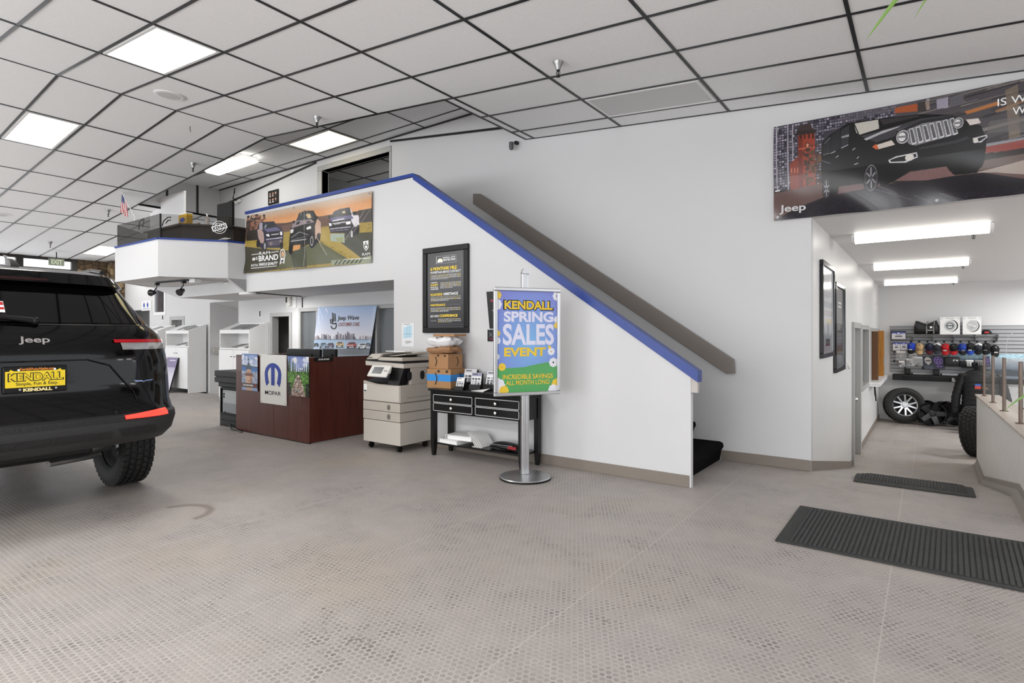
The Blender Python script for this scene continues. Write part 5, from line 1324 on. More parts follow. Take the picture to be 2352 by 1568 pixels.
# badges
P_car = lambda l0, l1, z0, z1: (lambda u, v, off=0.0: CM @ surf(l0 + (l1 - l0) * u, z1 + (z0 - z1) * v, .004 + off))
for body_, n_, l0, l1, z0, z1, b_w in (('Jeep', 'badge', -.085, .085, 1.215, 1.268, .02),):
    m = MB(); letters(m, body_, P_car(l0, l1, z0, z1), 0, 0, 1, 1, .003, b_w); m.build(n_, M_chrome, car)
Pb = P_car(.60, .76, .925, .945)
m = MB()
for pts in (((0, .2), (.40, .35), (.45, .75), (.12, .7)), ((1, .2), (.60, .35), (.55, .75), (.88, .7)), ((.42, .3), (.5, .75), (.58, .3), (.55, 1), (.45, 1))): m.poly([Pb(*p, .003) for p in pts])
m.build('trim_badge', mat('blue_chrome', '#8fa3d0', .2, metal=.8), car)
for s_ in (-.46, .46):
    m = MB(CM); c = surf(s_, .725, 0); m.lathe([(.014, 0), (.014, .008), (.009, .009)], 14, Matrix.Translation(c) @ Matrix.Rotation(PI / 2, 4, 'X'))
    m.build('parking_sensor', M_black, car)
# plate
P_pl = lambda u, v, off=0.0: CM @ Vector((-.168 + .336 * u, .095 - off, 1.072 - .165 * v))
m = MB(CM); m.box(-.174, .174, .10, .118, .902, 1.076, .008); pl = m.build('number_plate', M_black, car)
m = MB(); m.prism([P_pl(.02, .17, 0), P_pl(.02, .80, 0), P_pl(.98, .80, 0), P_pl(.98, .17, 0), P_pl(.92, .17, 0), P_pl(.90, .10, 0), P_pl(.84, .16, 0), P_pl(.16, .16, 0), P_pl(.10, .10, 0), P_pl(.08, .17, 0)], CM.to_3x3() @ Vector((0, .004, 0))); m.build('yellow_plate', mat('plate_yellow', '#efd22a', .45), pl)
def letter_part(name, mtl, parent, P, body, u0, v0, u1, v1, off, bold):
    m = MB(); letters(m, body, P, u0, v0, u1, v1, off, bold); return m.build(name, mtl, parent)
letter_part('heading_outline', M_ink_black, pl, P_pl, 'KENDALL', .055, .23, .955, .565, .0012, .06)
letter_part('heading', mat('plate_yellow', '#efd22a', .45), pl, P_pl, 'KENDALL', .075, .26, .935, .535, .0022, .015)
letter_part('slogan', mat('olive_print', '#4d4a1e', .5), pl, P_pl, 'Simple, Fun & Easy.', .18, .60, .86, .76, .0015, .01)
letter_part('web_address', mat('orange_print', '#e08a3a', .5), pl, P_pl, 'KendallAutoAlaska.com', .24, .035, .80, .135, .004, .03)
letter_part('dealer_name', mat('cream_print', '#efe0a0', .5), pl, P_pl, 'KENDALL', .29, .835, .76, .965, .004, .06)
for u, v in ((.22, .12), (.80, .12), (.24, .88), (.82, .88)):
    m = MB(); p = P_pl(u, v, 0); m.cyl(p, p + Vector((.006, 0, 0)), .007, n=10); m.build('bolt', M_chrome, pl)
# underside
m = MB(CM); m.box(-.55, .55, .75, 4.4, .33, .50, .05); m.box(-.40, .40, .30, .75, .40, .50, .03); m.build('underbody', M_black, car)
m = MB(CM); m.tube([(-.1, 1.0, .36), (.45, .98, .32), (.74, 1.0, .34)], .04, 8); m.tube([(.2, .6, .33), (.62, .85, .30)], .022, 8); m.cyl((.5, .9, .28), (.55, .95, .5), .03, n=10); m.build('suspension', M_steel, car, 60)
m = MB(CM); m.tube([(-.36, .9, .36), (-.36, .4, .37), (-.34, .10, .39)], .04, 12); m.build('exhaust', M_steel, car, 60)

def tyre_mesh(mb, R, W, rim, lugs=36, rows=4, lug=True):
    """tyre about the local z axis, centred"""
    h = W / 2
    prof = [(rim, -h * .72), (rim + .018, -h * .86), (rim + (R - rim) * .45, -h), (R - .035, -h * .97), (R - .010, -h * .86), (R - .006, -h * .5), (R - .006, h * .5), (R - .010, h * .86), (R - .035, h * .97), (rim + (R - rim) * .45, h), (rim + .018, h * .86), (rim, h * .72)]
    M0 = mb.M
    mb.lathe(prof, 56, cap=False)
    if lug:
        for k in range(lugs):
            for r_ in range(rows):
                th = 2 * PI * (k + .5 * (r_ % 2)) / lugs; z0 = -h * .93 + (W * .93) * r_ / rows + .006; z1 = z0 + W * .93 / rows - .014
                dth = 2 * PI / lugs * .36; sk = .02 * (1 if r_ % 2 else -1)
                ri, ro = R - .016, R + .006
                e0 = R - .03 if r_ in (0, rows - 1) else ri
                pts = []
                for rr in (ri, ro):
                    for (tt, zz) in ((th - dth, z0), (th + dth, z0 + .004), (th + dth + sk, z1), (th - dth + sk, z1 - .004)): pts.append((rr * math.cos(tt), rr * math.sin(tt), zz))
                mb.mesh(pts, [(3, 2, 1, 0), (4, 5, 6, 7), (0, 1, 5, 4), (1, 2, 6, 5), (2, 3, 7, 6), (3, 0, 4, 7)])
def rim_mesh(mb, r, W, spokes=5, double=True, face=0.75, depth=.03, sw=.030):
    """alloy rim about z, face towards +z"""
    h = W / 2
    mb.lathe([(r, -h * .72), (r - .012, -h * .60), (r - .035, -h * .2), (r - .030, h * .45), (r - .012, h * .66), (r, h * .72)], 48, cap=False)
    z = h * face * .72
    mb.lathe([(.0, z - .010), (.045, z - .010), (.05, z - .02), (.075, z - .022), (.08, z - .06), (0, z - .06)], 24, cap=False)
    for k in range(spokes):
        th = 2 * PI * k / spokes
        for s in ((-1, 1) if double else (0,)):
            c0, c1 = th + s * .16, th + s * .30 * (5 / spokes)
            a0, a1 = Vector((math.cos(c0), math.sin(c0), 0)), Vector((math.cos(c1), math.sin(c1), 0))
            p0, p1 = a0 * .06, a1 * (r - .014); d = (p1 - p0).normalized(); n_ = Vector((-d.y, d.x, 0))
            w0, w1 = sw * .62, sw * .5
            q = [p0 - n_ * w0, p0 + n_ * w0, p1 + n_ * w1, p1 - n_ * w1]
            mb.mesh([(p.x, p.y, z - .045 + (0 if i < 2 else .012)) for i, p in enumerate(q)] + [(p.x * .995, p.y * .995, z - .012 + (0 if i < 2 else .016)) for i, p in enumerate(q)], [(0, 1, 2, 3), (4, 7, 6, 5), (0, 4, 5, 1), (1, 5, 6, 2), (2, 6, 7, 3), (3, 7, 4, 0)])
for a_ in wheels_a:
    for s_ in (-1, 1):
        Mw = CM @ Matrix.Translation((s_ * .84, a_, R_t)) @ Matrix.Rotation(s_ * PI / 2, 4, 'Y')
        vis = (a_ < 2 and s_ > 0)
        m = MB(Mw); tyre_mesh(m, R_t - .006, .265, .225, 44, 5, vis); tyre = m.build('wheel', M_rubber, car, 40)
        m = MB(Mw); rim_mesh(m, .226, .24); m.build('rim', mat('bright_alloy', '#b5b6b8', .25, metal=.9), tyre, 40)
# ---------------------------------------------------------------- passage: pictures, slat wall, goods, wheels
def wall_frame(label, y0, y1, z0, z1, art, face):
    t = thing('framed_poster', label, 'poster', (XH, (y0 + y1) / 2, z0))
    m = MB(); f = .05
    for a, b, c, d in ((y0, y1, z0, z0 + f), (y0, y1, z1 - f, z1), (y0, y0 + f, z0 + f, z1 - f), (y1 - f, y1, z0 + f, z1 - f)): m.box(XH + .001, XH + .035, a, b, c, d, .005)
    m.build('frame', M_black_gloss, t)
    P = frame_map((XH + .018, y0 + f, z1 - f), (0, 1, 0), (0, 0, 1), (1, 0, 0), y1 - y0 - 2 * f, z1 - z0 - 2 * f)
    m = MB(); m.prism(*backing(P, -.016, -.001)); m.build('backing', M_dark, t)
    sheet('print', art, P, t, .12, .6, smooth=False)
    return t, P
a = Art(60, 90, '#c4c8cd'); a.grad(0, .45, '#d4d7da', '#bfc4ca'); fineprint(a, .2, .8, .28, .36, 4, ['#8a8d92']); a.rect(.1, .4, .9, .47, '#a9adb3'); a.rect(.1, .5, .9, .57, '#b4b5b5'); a.rect(.3, .60, .9, .66, '#cfc4a6')
a.poly([(.05, 1), (.2, .68), (.35, .8), (.5, .62), (.7, .82), (.9, .7), (.95, 1)], '#9aa0a8'); a.rect(.3, .84, .7, .92, '#2a2a2c')
t, P = wall_frame('pale framed poster on the shiny passage wall, nearest to the corner', 6.57, 7.50, 1.06, 2.08, a, None)
a = Art(60, 90, '#46484b'); a.rect(.28, .14, .72, .28, '#1d1d1e'); a.rect(.32, .17, .68, .20, '#e0e0e0'); a.rect(.32, .22, .68, .25, '#d0d0d0'); fineprint(a, .2, .8, .42, .72, 14, ['#e2e2e2', '#c9c9c9', '#8a8a8a']); a.grad(.80, 1, '#5d6063', '#7d8184'); fineprint(a, .3, .7, .84, .95, 4, ['#8f9295'])
t, P = wall_frame('dark framed poster on the shiny passage wall, second from the corner', 7.62, 8.56, .85, 1.93, a, None)
t = thing('thermostat', 'small white round device on the passage wall left of the grey door', 'thermostat', (XH, 9.035, .87))
m = MB(); m.box(XH, XH + .012, 8.99, 9.08, .81, .94, .004); m.build('base_plate', M_white, t)
m = MB(); m.lathe([(.045, 0), (.045, .02), (.035, .03), (0, .031)], 20, Matrix.Translation((XH + .012, 9.035, .875)) @ Matrix.Rotation(PI / 2, 4, 'Y'), cap=False); m.build('dial', M_offwhite, t, 40)
t = thing('phone_cord', 'dark cord loop hanging below the service counter', 'cord', (XH + .06, 13.4, .30))
m = MB(); m.tube([(XH + .05, 13.4, .31), (XH + .07, 13.38, .1), (XH + .07, 13.45, -.02), (XH + .05, 13.5, .1), (XH + .04, 13.48, .31)], .012, 6); m.build('cord', M_dark, t)
P = frame_map((XH + .003, 14.3, 2.05), (0, 1, 0), (0, 0, 1), (1, 0, 0), .25, .65)
t = thing('notice', 'narrow vertical white strip sign high above the service window', 'notice', (XH, 14.42, 1.4))
a = Art(14, 40, '#ececec'); a.rect(.3, .08, .7, .2, '#9aa0a6'); a.rect(.35, .3, .6, .9, '#b4b8bc'); m = MB(); m.prism(*backing(P, -.002, -.0004)); m.build('board', M_white, t); sheet('print', a, P, t, .5)

YE_ = 15.6
sx0, sx1, sz0, sz1 = -.67, 2.4, .46, 1.49
t = thing('slat_wall', 'grey slotted display panel on the end wall of the passage', 'display panel', ((sx0 + sx1) / 2, YE_, sz0))
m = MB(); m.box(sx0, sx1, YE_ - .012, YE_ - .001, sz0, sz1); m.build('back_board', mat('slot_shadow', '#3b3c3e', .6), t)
m = MB(); n = 13
m.box(sx0 - .01, sx1, YE_ - .03, YE_, sz1 - .004, sz1 + .012)
for k in range(n):
    z0 = sz0 + (sz1 - sz0) * k / n
    m.box(sx0, sx1, YE_ - .028, YE_ - .0125, z0 + .004, z0 + (sz1 - sz0) / n - .008)
b_s = m.build('slats', mat('grey_slat_laminate', '#96979a', .35), t)
YF = YE_ - .03
def at15(u, v, y=15.45): return on(u, v, y=y)
# wire shelf
t = thing('wire_shelf', 'thin wire shelf on brackets across the grey display panel', 'shelf', (.45, 15.4, 1.30))
m = MB()
zs = 1.305
for k in range(7): m.tube([(-.30, YF - .04 - .05 * k, zs), (1.20, YF - .04 - .05 * k, zs)], .005, 6)
for k in range(9): m.tube([(-.28 + .185 * k, YF, zs - .006), (-.28 + .185 * k, YF - .36, zs - .006)], .005, 6)
m.tube([(-.30, YF - .36, zs - .04), (1.20, YF - .36, zs - .04)], .005, 6); m.build('grid', M_steel, t)
for k in range(5):
    x = -.26 + .36 * k; m = MB(); m.prism([(x, YF, zs - .005), (x, YF - .33, zs - .02), (x, YF - .33, zs - .035), (x, YF, zs - .16)], (.012, 0, 0)); m.build('bracket', M_grey, t)
# duffel bag
p0, p1 = at15(2099, 766, 15.3), at15(2156, 766, 15.3)
t = thing('duffel_bag', 'black sports bag sagging on the wire shelf, left of the white boxes', 'bag', ((p0.x + p1.x) / 2, 15.38, zs))
M_bag = mat('black_bag_fabric', '#17171a', .45, bump=.5, bscale=25, bdist=.01)
m = MB(); R = []
w_ = p1.x - p0.x
for k in range(15):
    u = k / 14; e = min(1, 6 * min(u, 1 - u) + .55); h = (.31 - .06 * math.sin(PI * u) + .015 * math.sin(9 * u)) * e
    R.append([(p0.x + w_ * u, 15.385 + .15 * e * math.cos(th), zs + .006 + h * .5 + h * .5 * spow(math.sin(th), .6)) for th in np.linspace(0, 2 * PI, 18, endpoint=False)])
m.rings(R); m.build('body', M_bag, t, 60)
for u in (.52, .80):
    m = MB(); x = p0.x + w_ * u; m.tube([(x, 15.22, zs + .02), (x - .004, 15.215, zs + .15), (x + .01, 15.25, zs + .25), (x + .02, 15.32, zs + .285)], .013, 6); m.build('strap', mat('grey_webbing', '#77777a', .6), t)
P = frame_map((p0.x + w_ * .58, 15.222, zs + .20), (1, 0, 0), (0, 0, 1), (0, -1, 0), .10, .12)
m = MB(); n_ = 14; m.poly([P(.5 + .22 * math.cos(2 * PI * k / n_), .35 + .2 * math.sin(2 * PI * k / n_), .004) for k in range(n_)]); m.build('emblem', M_ink_white, t)
m = MB(); letters(m, 'MOPAR', P, -.1, .8, 1.1, 1.0, .004, 0); m.build('lettering', M_ink_white, t)
# white boxes with round pictures
def dial_box(label, u0, u1, kind):
    p, q = at15(u0, 766, 15.27), at15(u1, 766, 15.27); h = .375
    t = thing('boxed_clock', label, 'box', ((p.x + q.x) / 2, 15.35, zs), 0, 'white boxes on the wire shelf')
    m = MB(); m.box(p.x, q.x, 15.27, 15.43, zs + .007, zs + h, .004); m.build('carton', M_white, t)
    P = frame_map((p.x, 15.268, zs + h), (1, 0, 0), (0, 0, 1), (0, -1, 0), q.x - p.x, h)
    a = Art(64, 68, '#e8e8e8'); a.rect(.3, .06, .72, .085, '#9a9a9a'); a.rect(.02, .04, .12, .13, '#d0d0d0'); a.rect(.88, .04, .98, .13, '#d0d0d0')
    if kind: a.ell(.55, .5, .36, .34, '#1d1d1e'); a.ell(.50, .5, .34, .33, '#c9cbcd'); a.ring(.50, .5, .33, .32, .86, '#e6e6e6'); a.ring(.5, .5, .2, .19, .7, '#5d6165'); a.rect(.3, .46, .7, .52, '#4a4d50'); a.ring(.5, .5, .27, .26, .9, '#8a8d90')
    else: a.ell(.56, .52, .34, .33, '#1d1d1e'); a.ell(.52, .5, .33, .32, '#b9bbbd'); a.ring(.52, .5, .32, .31, .9, '#d9d9d9'); a.rect(.3, .42, .5, .47, '#dedede'); a.rect(.55, .5, .7, .56, '#dedede'); a.rect(.4, .6, .6, .64, '#8d8f91')
    sheet('print', a, P, t, .5, smooth=False)
dial_box('left white box with a round dial picture on the wire shelf', 2159, 2205, 1); dial_box('right white box with a round dial picture on the wire shelf', 2211, 2254, 0)
# caps
def cap(label, u, v, crown, bill, mesh=None, logo=None, s=1.0, rot=0, name='baseball_cap', group='caps hanging in a row on the display panel'):
    c = at15(u, v, 15.36)
    t = thing(name, label, 'cap', (c.x, c.y, c.z), 0, group)
    M = Matrix.Translation(c) @ Matrix.Rotation(math.radians(rot), 4, 'Z') @ Matrix.Rotation(math.radians(58), 4, 'X') @ Matrix.Scale(s, 4)   # bill points down and to the viewer
    def dome(mb, k0, k1):
        R = []
        for j in range(8):
            ph = PI / 2 * j / 7.6
            R.append([(.088 * math.cos(ph) ** .75 * math.cos(th), .105 * math.cos(ph) ** .75 * math.sin(th), .115 * math.sin(ph) ** .95) for th in np.linspace(k0, k1, 17)])
        mb.rings(R, closed=False, cap=False)
    m = MB(M); dome(m, -PI - .02, .02); m.build('front_panel', crown, t, 60)
    m = MB(M); dome(m, 0, PI); m.build('crown', mesh or crown, t, 60)
    m = MB(M); rows = []
    for j in range(6):
        k = j / 5; rows.append([(.083 * (1 - .12 * k * k) * math.sin(x), -.06 - .045 * math.cos(x) - .085 * k * math.cos(x * .8), .012 + .012 * math.cos(2.0 * x) - .035 * k) for x in np.linspace(-1.45, 1.45, 15)])
    m.rings(rows, closed=False, cap=False); rows2 = [[(x, y, z - .005) for x, y, z in r] for r in rows]; m.rings(rows2, closed=False, cap=False); m.build('bill', bill, t, 60)
    m = MB(M); m.sphere((0, 0, .115), .008, 8, 6); m.build('button', crown, t, 60)
    if logo:
        m = MB(M); m.prism([(-.034, -.100, .035), (.034, -.100, .035), (.030, -.090, .060), (-.030, -.090, .060)], (0, -.006, 0)); m.build('logo_patch', logo, t)
    return t
c_ = lambda n, h: mat('cap_' + n, h, .85, bump=.2, bscale=400)
cB, cK, cN, cR, cT, cW, cG = c_('royal_blue', '#1f3fae'), c_('black', '#101012'), c_('navy', '#161b33'), c_('red', '#a8161e'), c_('tan', '#b3966d'), c_('white_mesh', '#d2d2d0'), c_('charcoal', '#2d3038')
hats = [('blue cap with a black bill, leftmost in the row of hanging caps', 2094, 797, cB, cK, None, M_ink_white), ('tan cap hanging second from the left in the row', 2112, 798, cT, cT, None, None), ('navy cap with a dark red bill, third from the left in the row', 2134, 798, cN, c_('maroon', '#4a1218'), None, None),
        ('white mesh cap with grey bill, between the navy and the red cap', 2153, 797, cG, cG, cW, None), ('bright red cap in the middle of the row', 2172, 799, cR, cR, None, M_ink_white), ('black cap with a red bill, right of the bright red one', 2191, 799, cK, cR, None, None),
        ('blue patterned cap with a black bill, right of the black and red one', 2210, 799, c_('blue_print', '#1c3a94'), cK, None, M_ink_grey), ('black cap with a blue bill, right of the blue patterned one', 2229, 798, cK, c_('blue_bill', '#1b3f9a'), None, M_ink_white),
        ('white mesh cap with dark bill, third from the right in the row', 2248, 798, cG, cK, cW, None), ('black cap hanging second from the right in the row', 2266, 798, cK, cK, None, M_ink_grey), ('black cap with a white patch, rightmost in the row', 2284, 803, cK, cK, None, M_ink_white)]
for i, (lab, u, v, cr, bl, me_, lo) in enumerate(hats): cap(lab, u, v, cr, bl, me_, lo, .90, random.uniform(-16, 16))
t = thing('baseball_cap', 'dark cap with a red front lying on the right end of the wire shelf', 'cap', (.98, 15.38, zs))
m = MB(Matrix.Translation((1.00, 15.36, zs + .007))); R = []
for j in range(8):
    ph = PI / 2 * j / 7.6; R.append([(.10 * math.cos(ph) * math.cos(th), .085 * math.cos(ph) * math.sin(th), .10 * math.sin(ph)) for th in np.linspace(0, 2 * PI, 20, endpoint=False)])
m.rings(R); m.build('crown', cK, t, 60)
m = MB(); m.prism([(1.07, 15.29, zs + .008), (1.17, 15.33, zs + .008), (1.18, 15.39, zs + .008), (1.07, 15.43, zs + .008)], (0, 0, .006)); m.build('bill', cK, t)
m = MB(); m.box(.97, 1.04, 15.272, 15.285, zs + .03, zs + .06, .003); m.build('logo_patch', M_ink_red, t)
# hooks above caps
for i in range(11):
    p = at15(2092 + 19.2 * i, 784, 15.45); m = MB(); m.box(p.x - .018, p.x + .018, YF - .012, YF, p.z - .025, p.z + .02, .003); m.tube([(p.x, YF - .01, p.z - .005), (p.x, YF - .13, p.z - .02)], .005, 6)
    tag(m.build('display_hook', M_black), 'black display hook holding one of the hanging caps', 'hook', 'display hooks above the caps')
# small blue and white packages
def blister(label, u0, u1, v0, v1):
    p, q = at15(u0, v0, 15.46), at15(u1, v1, 15.46); t = thing('blister_pack', label, 'package', (p.x, 15.46, q.z), 0, 'blue topped packages on the display panel')
    P = frame_map((p.x, 15.46, p.z), (1, 0, 0), (0, 0, 1), (0, -1, 0), q.x - p.x, p.z - q.z)
    m = MB(); m.prism(*backing(P, -.02, -.0006)); m.build('card', M_paper, t)
    a = Art(26, 26, '#dcdde3'); a.rect(0, 0, 1, .22, '#3b4a9c'); a.ell(.5, .22, .2, .16, '#e8e8ee'); a.ring(.5, .22, .2, .16, .6, '#3b4a9c'); a.rect(.25, .5, .75, .68, '#55565e'); a.rect(.1, .85, .9, .9, '#9a9ba5'); sheet('print', a, P, t, .3, smooth=False)
blister('large blue topped package at the upper left of the display panel', 2048, 2080, 762, 779); blister('left of the two small blue topped packages', 2051, 2067, 786, 805); blister('right of the two small blue topped packages', 2068, 2084, 786, 804)
m = MB(); p, q = at15(2046, 760, 15.5), at15(2081, 780, 15.5); m.box(p.x, q.x, 15.485, 15.565, q.z, p.z); tag(m.build('dark_case', M_black), 'dark box behind the large blue topped package', 'box')
# clear bags of hardware
def baggie(label, u, v, w_, h, seed):
    p = at15(u, v, 15.44); rnd = random.Random(seed); t = thing('hardware_bag', label, 'bag', (p.x, 15.44, p.z - h), 0, 'clear hardware bags on the display panel')
    m = MB(); n = 8; rows = [[(p.x + w_ * (i / n - .5), 15.44 - .03 * math.sin(PI * i / n) * math.sin(PI * min(1, j / n + .15)) - .006 * rnd.random(), p.z - h * j / n) for i in range(n + 1)] for j in range(n + 1)]
    m.rings(rows, closed=False, cap=False); m.build('pouch', mat('clear_plastic_bag', '#e6e8ea', .1, alpha=.35), t, 60)
    for _ in range(4):
        m = MB(); c = Vector((p.x + rnd.uniform(-.3, .3) * w_, 15.46, p.z - h * rnd.uniform(.35, .9))); m.cyl(c, c + Vector((rnd.uniform(-.04, .04), -.015, rnd.uniform(-.04, .04))), .018, n=10); m.build('fitting', rnd.choice([M_steel, M_black, M_chrome]), t, 40)
    m = MB(); m.box(p.x - w_ * .45, p.x + w_ * .45, 15.437, 15.441, p.z - .01, p.z + .03); m.build('header_card', M_paper, t)
for i, (lab, u, v, w_, h) in enumerate((('clear hardware bag below the left small package', 2070, 809, .2, .17), ('clear hardware bag under the tan cap', 2097, 814, .16, .2), ('clear hardware bag with a white label, left of the mud flaps', 2107, 822, .2, .17), ('small clear hardware bag low on the left of the panel', 2071, 831, .12, .10), ('dark hardware bag between the clear ones', 2090, 826, .13, .14))): baggie(lab, u, v, w_, h, i + 5)
for i in range(5):
    p = at15((2054, 2054, 2067, 2079, 2120)[i], (808, 829, 829, 845, 845)[i], 15.45); m = MB(); m.box(p.x - .015, p.x + .015, YF - .05, YF, p.z - .02, p.z + .02, .003)
    tag(m.build('display_hook', M_black), ['empty hook below the small packages', 'empty hook at the low left edge of the panel', 'empty hook beside the small hardware bag', 'empty hook at the panel bottom, left one', 'empty hook at the panel bottom, right one'][i], 'hook', None)
# mud flaps
def flap(label, u0, u1, v0, v1, lean, kind):
    p, q = at15(u0, v0, 15.42), at15(u1, v1, 15.38); t = thing('mud_flap', label, 'mud flap', (p.x, 15.4, q.z), 0, 'printed flat panels on the display panel')
    w_, h = q.x - p.x, p.z - q.z
    P = lambda u, v, off=0.0: Vector((p.x + w_ * .85 * u + w_ * .15 * v, 15.46 - .05 * v - off, p.z - h * v))
    m = MB(); m.prism(*backing(P, -.012, -.0006)); m.build('panel', M_black, t)
    a = Art(44, 58, '#2b2f3a')
    if kind == 0: a.ell(.5, .33, .36, .28, '#b9b7b0'); a.rect(.2, .32, .82, .36, '#2b2f3a'); a.poly([(.25, .42), (.4, .28), (.5, .4), (.62, .26), (.78, .42)], '#3a3d46'); a.rect(.4, .62, .6, .68, '#b9b7b0'); a.grad(.72, 1, '#2b2f3a', '#4a5160')
    else:
        a.a[:] = a.c('#232433'); a.ring(.5, .36, .40, .31, .82, '#8a68c4')
        st5 = []
        for k in range(10):
            r = .36 if k % 2 == 0 else .15; st5.append((.5 + r * math.sin(PI * k / 5), .36 - r * .77 * math.cos(PI * k / 5)))
        a.poly(st5, '#8a68c4'); a.ell(.5, .36, .1, .08, '#232433')
    sheet('print', a, P, t, .45, smooth=False)
    if kind: m = MB(); letters(m, 'Jeep', P, .28, .74, .82, .90, .003, .02); m.build('lettering', mat('violet_print', '#8a68c4', .5), t)
flap('dark flap with a round pale badge, left of the violet star one', 2119, 2145, 818, 847, 0, 0); flap('dark flap with a violet star in a ring', 2141, 2171, 817, 847, 0, 1); flap('dark flap with a violet star seen through the glass railing', 2258, 2276, 818, 842, 0, 1)
p, q = at15(2169, 819, 15.40), at15(2205, 842, 15.36)
t = thing('tool_case', 'black zipped case hanging right of the violet star flap', 'case', (p.x, 15.4, q.z)); m = MB(); m.box(p.x, q.x, 15.36, 15.54, q.z, p.z, .02); m.build('case', M_bag, t, 40)
P = frame_map((p.x, 15.358, p.z), (1, 0, 0), (0, 0, 1), (0, -1, 0), q.x - p.x, p.z - q.z); m = MB(); letters(m, 'Jeep', P, .55, .25, .88, .45, .002, .05); m.build('lettering', M_ink_white, t)
p, q = at15(2208, 824, 15.38), at15(2256, 846, 15.30)
t = thing('wire_basket', 'black wire basket of folded dark goods on the display panel', 'basket', ((p.x + q.x) / 2, 15.4, q.z))
m = MB()
for k in range(5): m.tube([(p.x, 15.30, q.z + (p.z - q.z) * .75 * k / 4), (q.x, 15.30, q.z + (p.z - q.z) * .75 * k / 4), (q.x, 15.52, q.z + (p.z - q.z) * .75 * k / 4)], .005, 6)
for k in range(9): x = p.x + (q.x - p.x) * k / 8; m.tube([(x, 15.30, q.z), (x, 15.30, q.z + (p.z - q.z) * .75)], .004, 6)
m.build('wires', M_black, t)
m = MB(); m.box(p.x + .01, q.x - .01, 15.315, 15.53, q.z + .005, q.z + .03, .003); m.build('floor_mesh', M_black, t)
for k, (x, c) in enumerate(((.12, M_bag), (.4, M_ink_white), (.66, M_bag), (.85, M_greypaper))):
    m = MB(); xx = p.x + (q.x - p.x) * x; m.box(xx - .07, xx + .07, 15.34, 15.50, q.z + .032 , q.z + .14 + .03 * (k % 2), .02); tag(m.build('folded_shirt', c, None, 40), ['folded black shirt at the left of the wire basket', 'folded white shirt in the wire basket', 'folded black shirt right of the white one in the basket', 'folded grey shirt at the right of the wire basket'][k], 'shirt', None)
P = frame_map((.42, YF - .004, .90), (1, 0, 0), (0, 0, 1), (0, -1, 0), 2.0, .14)
t = thing('display_poster', 'long pale blue landscape print along the lower display panel', 'poster', (1.4, YF, .76))
a = Art(120, 14, '#9fc0cf'); a.grad(.5, 1, '#b9d0d9', '#5a6f80'); a.noise(.15, cell=3); m = MB(); m.prism(*backing(P, -.003, -.0006)); m.build('board', M_white, t); sheet('print', a, P, t, .5)
P = frame_map((1.05, YF - .006, .80), (1, 0, 0), (0, 0, 1), (0, -1, 0), 1.4, .52)
t = thing('display_poster', 'dark grey landscape print behind the glass railing', 'poster', (1.75, YF, .28))
a = Art(100, 40, '#5d6875'); a.grad(0, .4, '#aeb6bd', '#6a7684'); a.poly([(0, .5), (.2, .42), (.5, .5), (.8, .4), (1, .5), (1, .7), (0, .7)], '#3a424c'); a.grad(.7, 1, '#7d8894', '#49525c'); a.noise(.1); m = MB(); m.prism(*backing(P, -.004, -.0006)); m.build('board', M_white, t); sheet('print', a, P, t, .5)
# running board bar
p, q = on(2050, 863, y=15.35), on(2205, 877, y=15.35)
t = thing('running_board', 'long black side step hung under the display panel', 'car part', (0, 15.4, .3))
m = MB(); m.box(p.x, 1.25, 15.33, 15.50, .285, .42, .012); m.build('step', M_black, t)
m = MB(); m.box(p.x + .18, 1.1, 15.322, 15.332, .315, .385, .01); m.build('tread_strip', mat('step_tread', '#0b0b0c', .7), t)
for u in (2084, 2150):
    x = on(u, 850, y=15.45).x; m = MB(); m.box(x - .05, x + .06, 15.38, 15.57, .42, .54, .015); m.cyl((x + .07, 15.42, .44), (x + .10, 15.42, .44), .02, n=10); m.build('bracket', M_black, t)
p = on(2210, 870, y=15.3); t = thing('running_board', 'second black side step partly behind the puffer jacket', 'car part', (1.3, 15.2, .3)); m = MB(); m.box(.44, 1.6, 15.14, 15.30, .30, .40, .02); m.build('step', M_black, t)
m = MB(); m.prism([(.43, 15.13, .31), (.50, 15.13, .31), (.46, 15.13, .39), (.43, 15.13, .39)], (0, .02, 0)); m.build('bright_end', M_steel, t)
# wheels on the floor
def floor_wheel(label, u, v, R, W, r_rim, rot, tyre=True, rim=None, spokes=5, double=True, y=15.1, lean=7, name='wheel', lugs=40):
    c = on(u, v, y=y); c.z = RBOT + R * math.cos(math.radians(lean)) + W / 2 * math.sin(math.radians(lean)) + .003
    t = thing(name, label, 'wheel', (c.x, c.y, RBOT), 0, None)
    M = Matrix.Translation(c) @ Matrix.Rotation(math.radians(rot), 4, 'Z') @ Matrix.Rotation(PI / 2 - math.radians(lean), 4, 'X')
    if tyre: m = MB(M); tyre_mesh(m, R - .006, W, r_rim, lugs, 5); m.build('tyre', M_rubber, t, 40)
    if rim: m = MB(M); rim_mesh(m, r_rim if tyre else R, W, spokes, double, .95, sw=.030 if double else .085); rm_ = m.build('rim', rim, t, 40); m = MB(M); m.lathe([(.01, -W * .16), (r_rim - .03, -W * .16), (r_rim - .03, -W * .14), (.01, -W * .14)], 32); m.build('inner_disc', M_black, rm_)
    return t
M_al2 = mat('machined_alloy', '#c3c4c6', .25, metal=.85)
floor_wheel('big tyre on a silver alloy wheel, leaning in the far left corner', 2076, 930, .375, .27, .235, 16, True, M_al2, 5, True, 15.05)
m = MB()
floor_wheel('bare black rim next to the big tyre', 2140, 943, .245, .22, .25, 14, False, M_rim_black, 5, False, 14.9)
floor_wheel('bare black star-spoked rim, second from the big tyre', 2191, 942, .245, .22, .25, 6, False, M_rim_black, 6, False, 15.05)
floor_wheel('bare black rim behind the first bare rim', 2126, 925, .24, .20, .25, 40, False, M_rim_black, 5, False, 15.36)
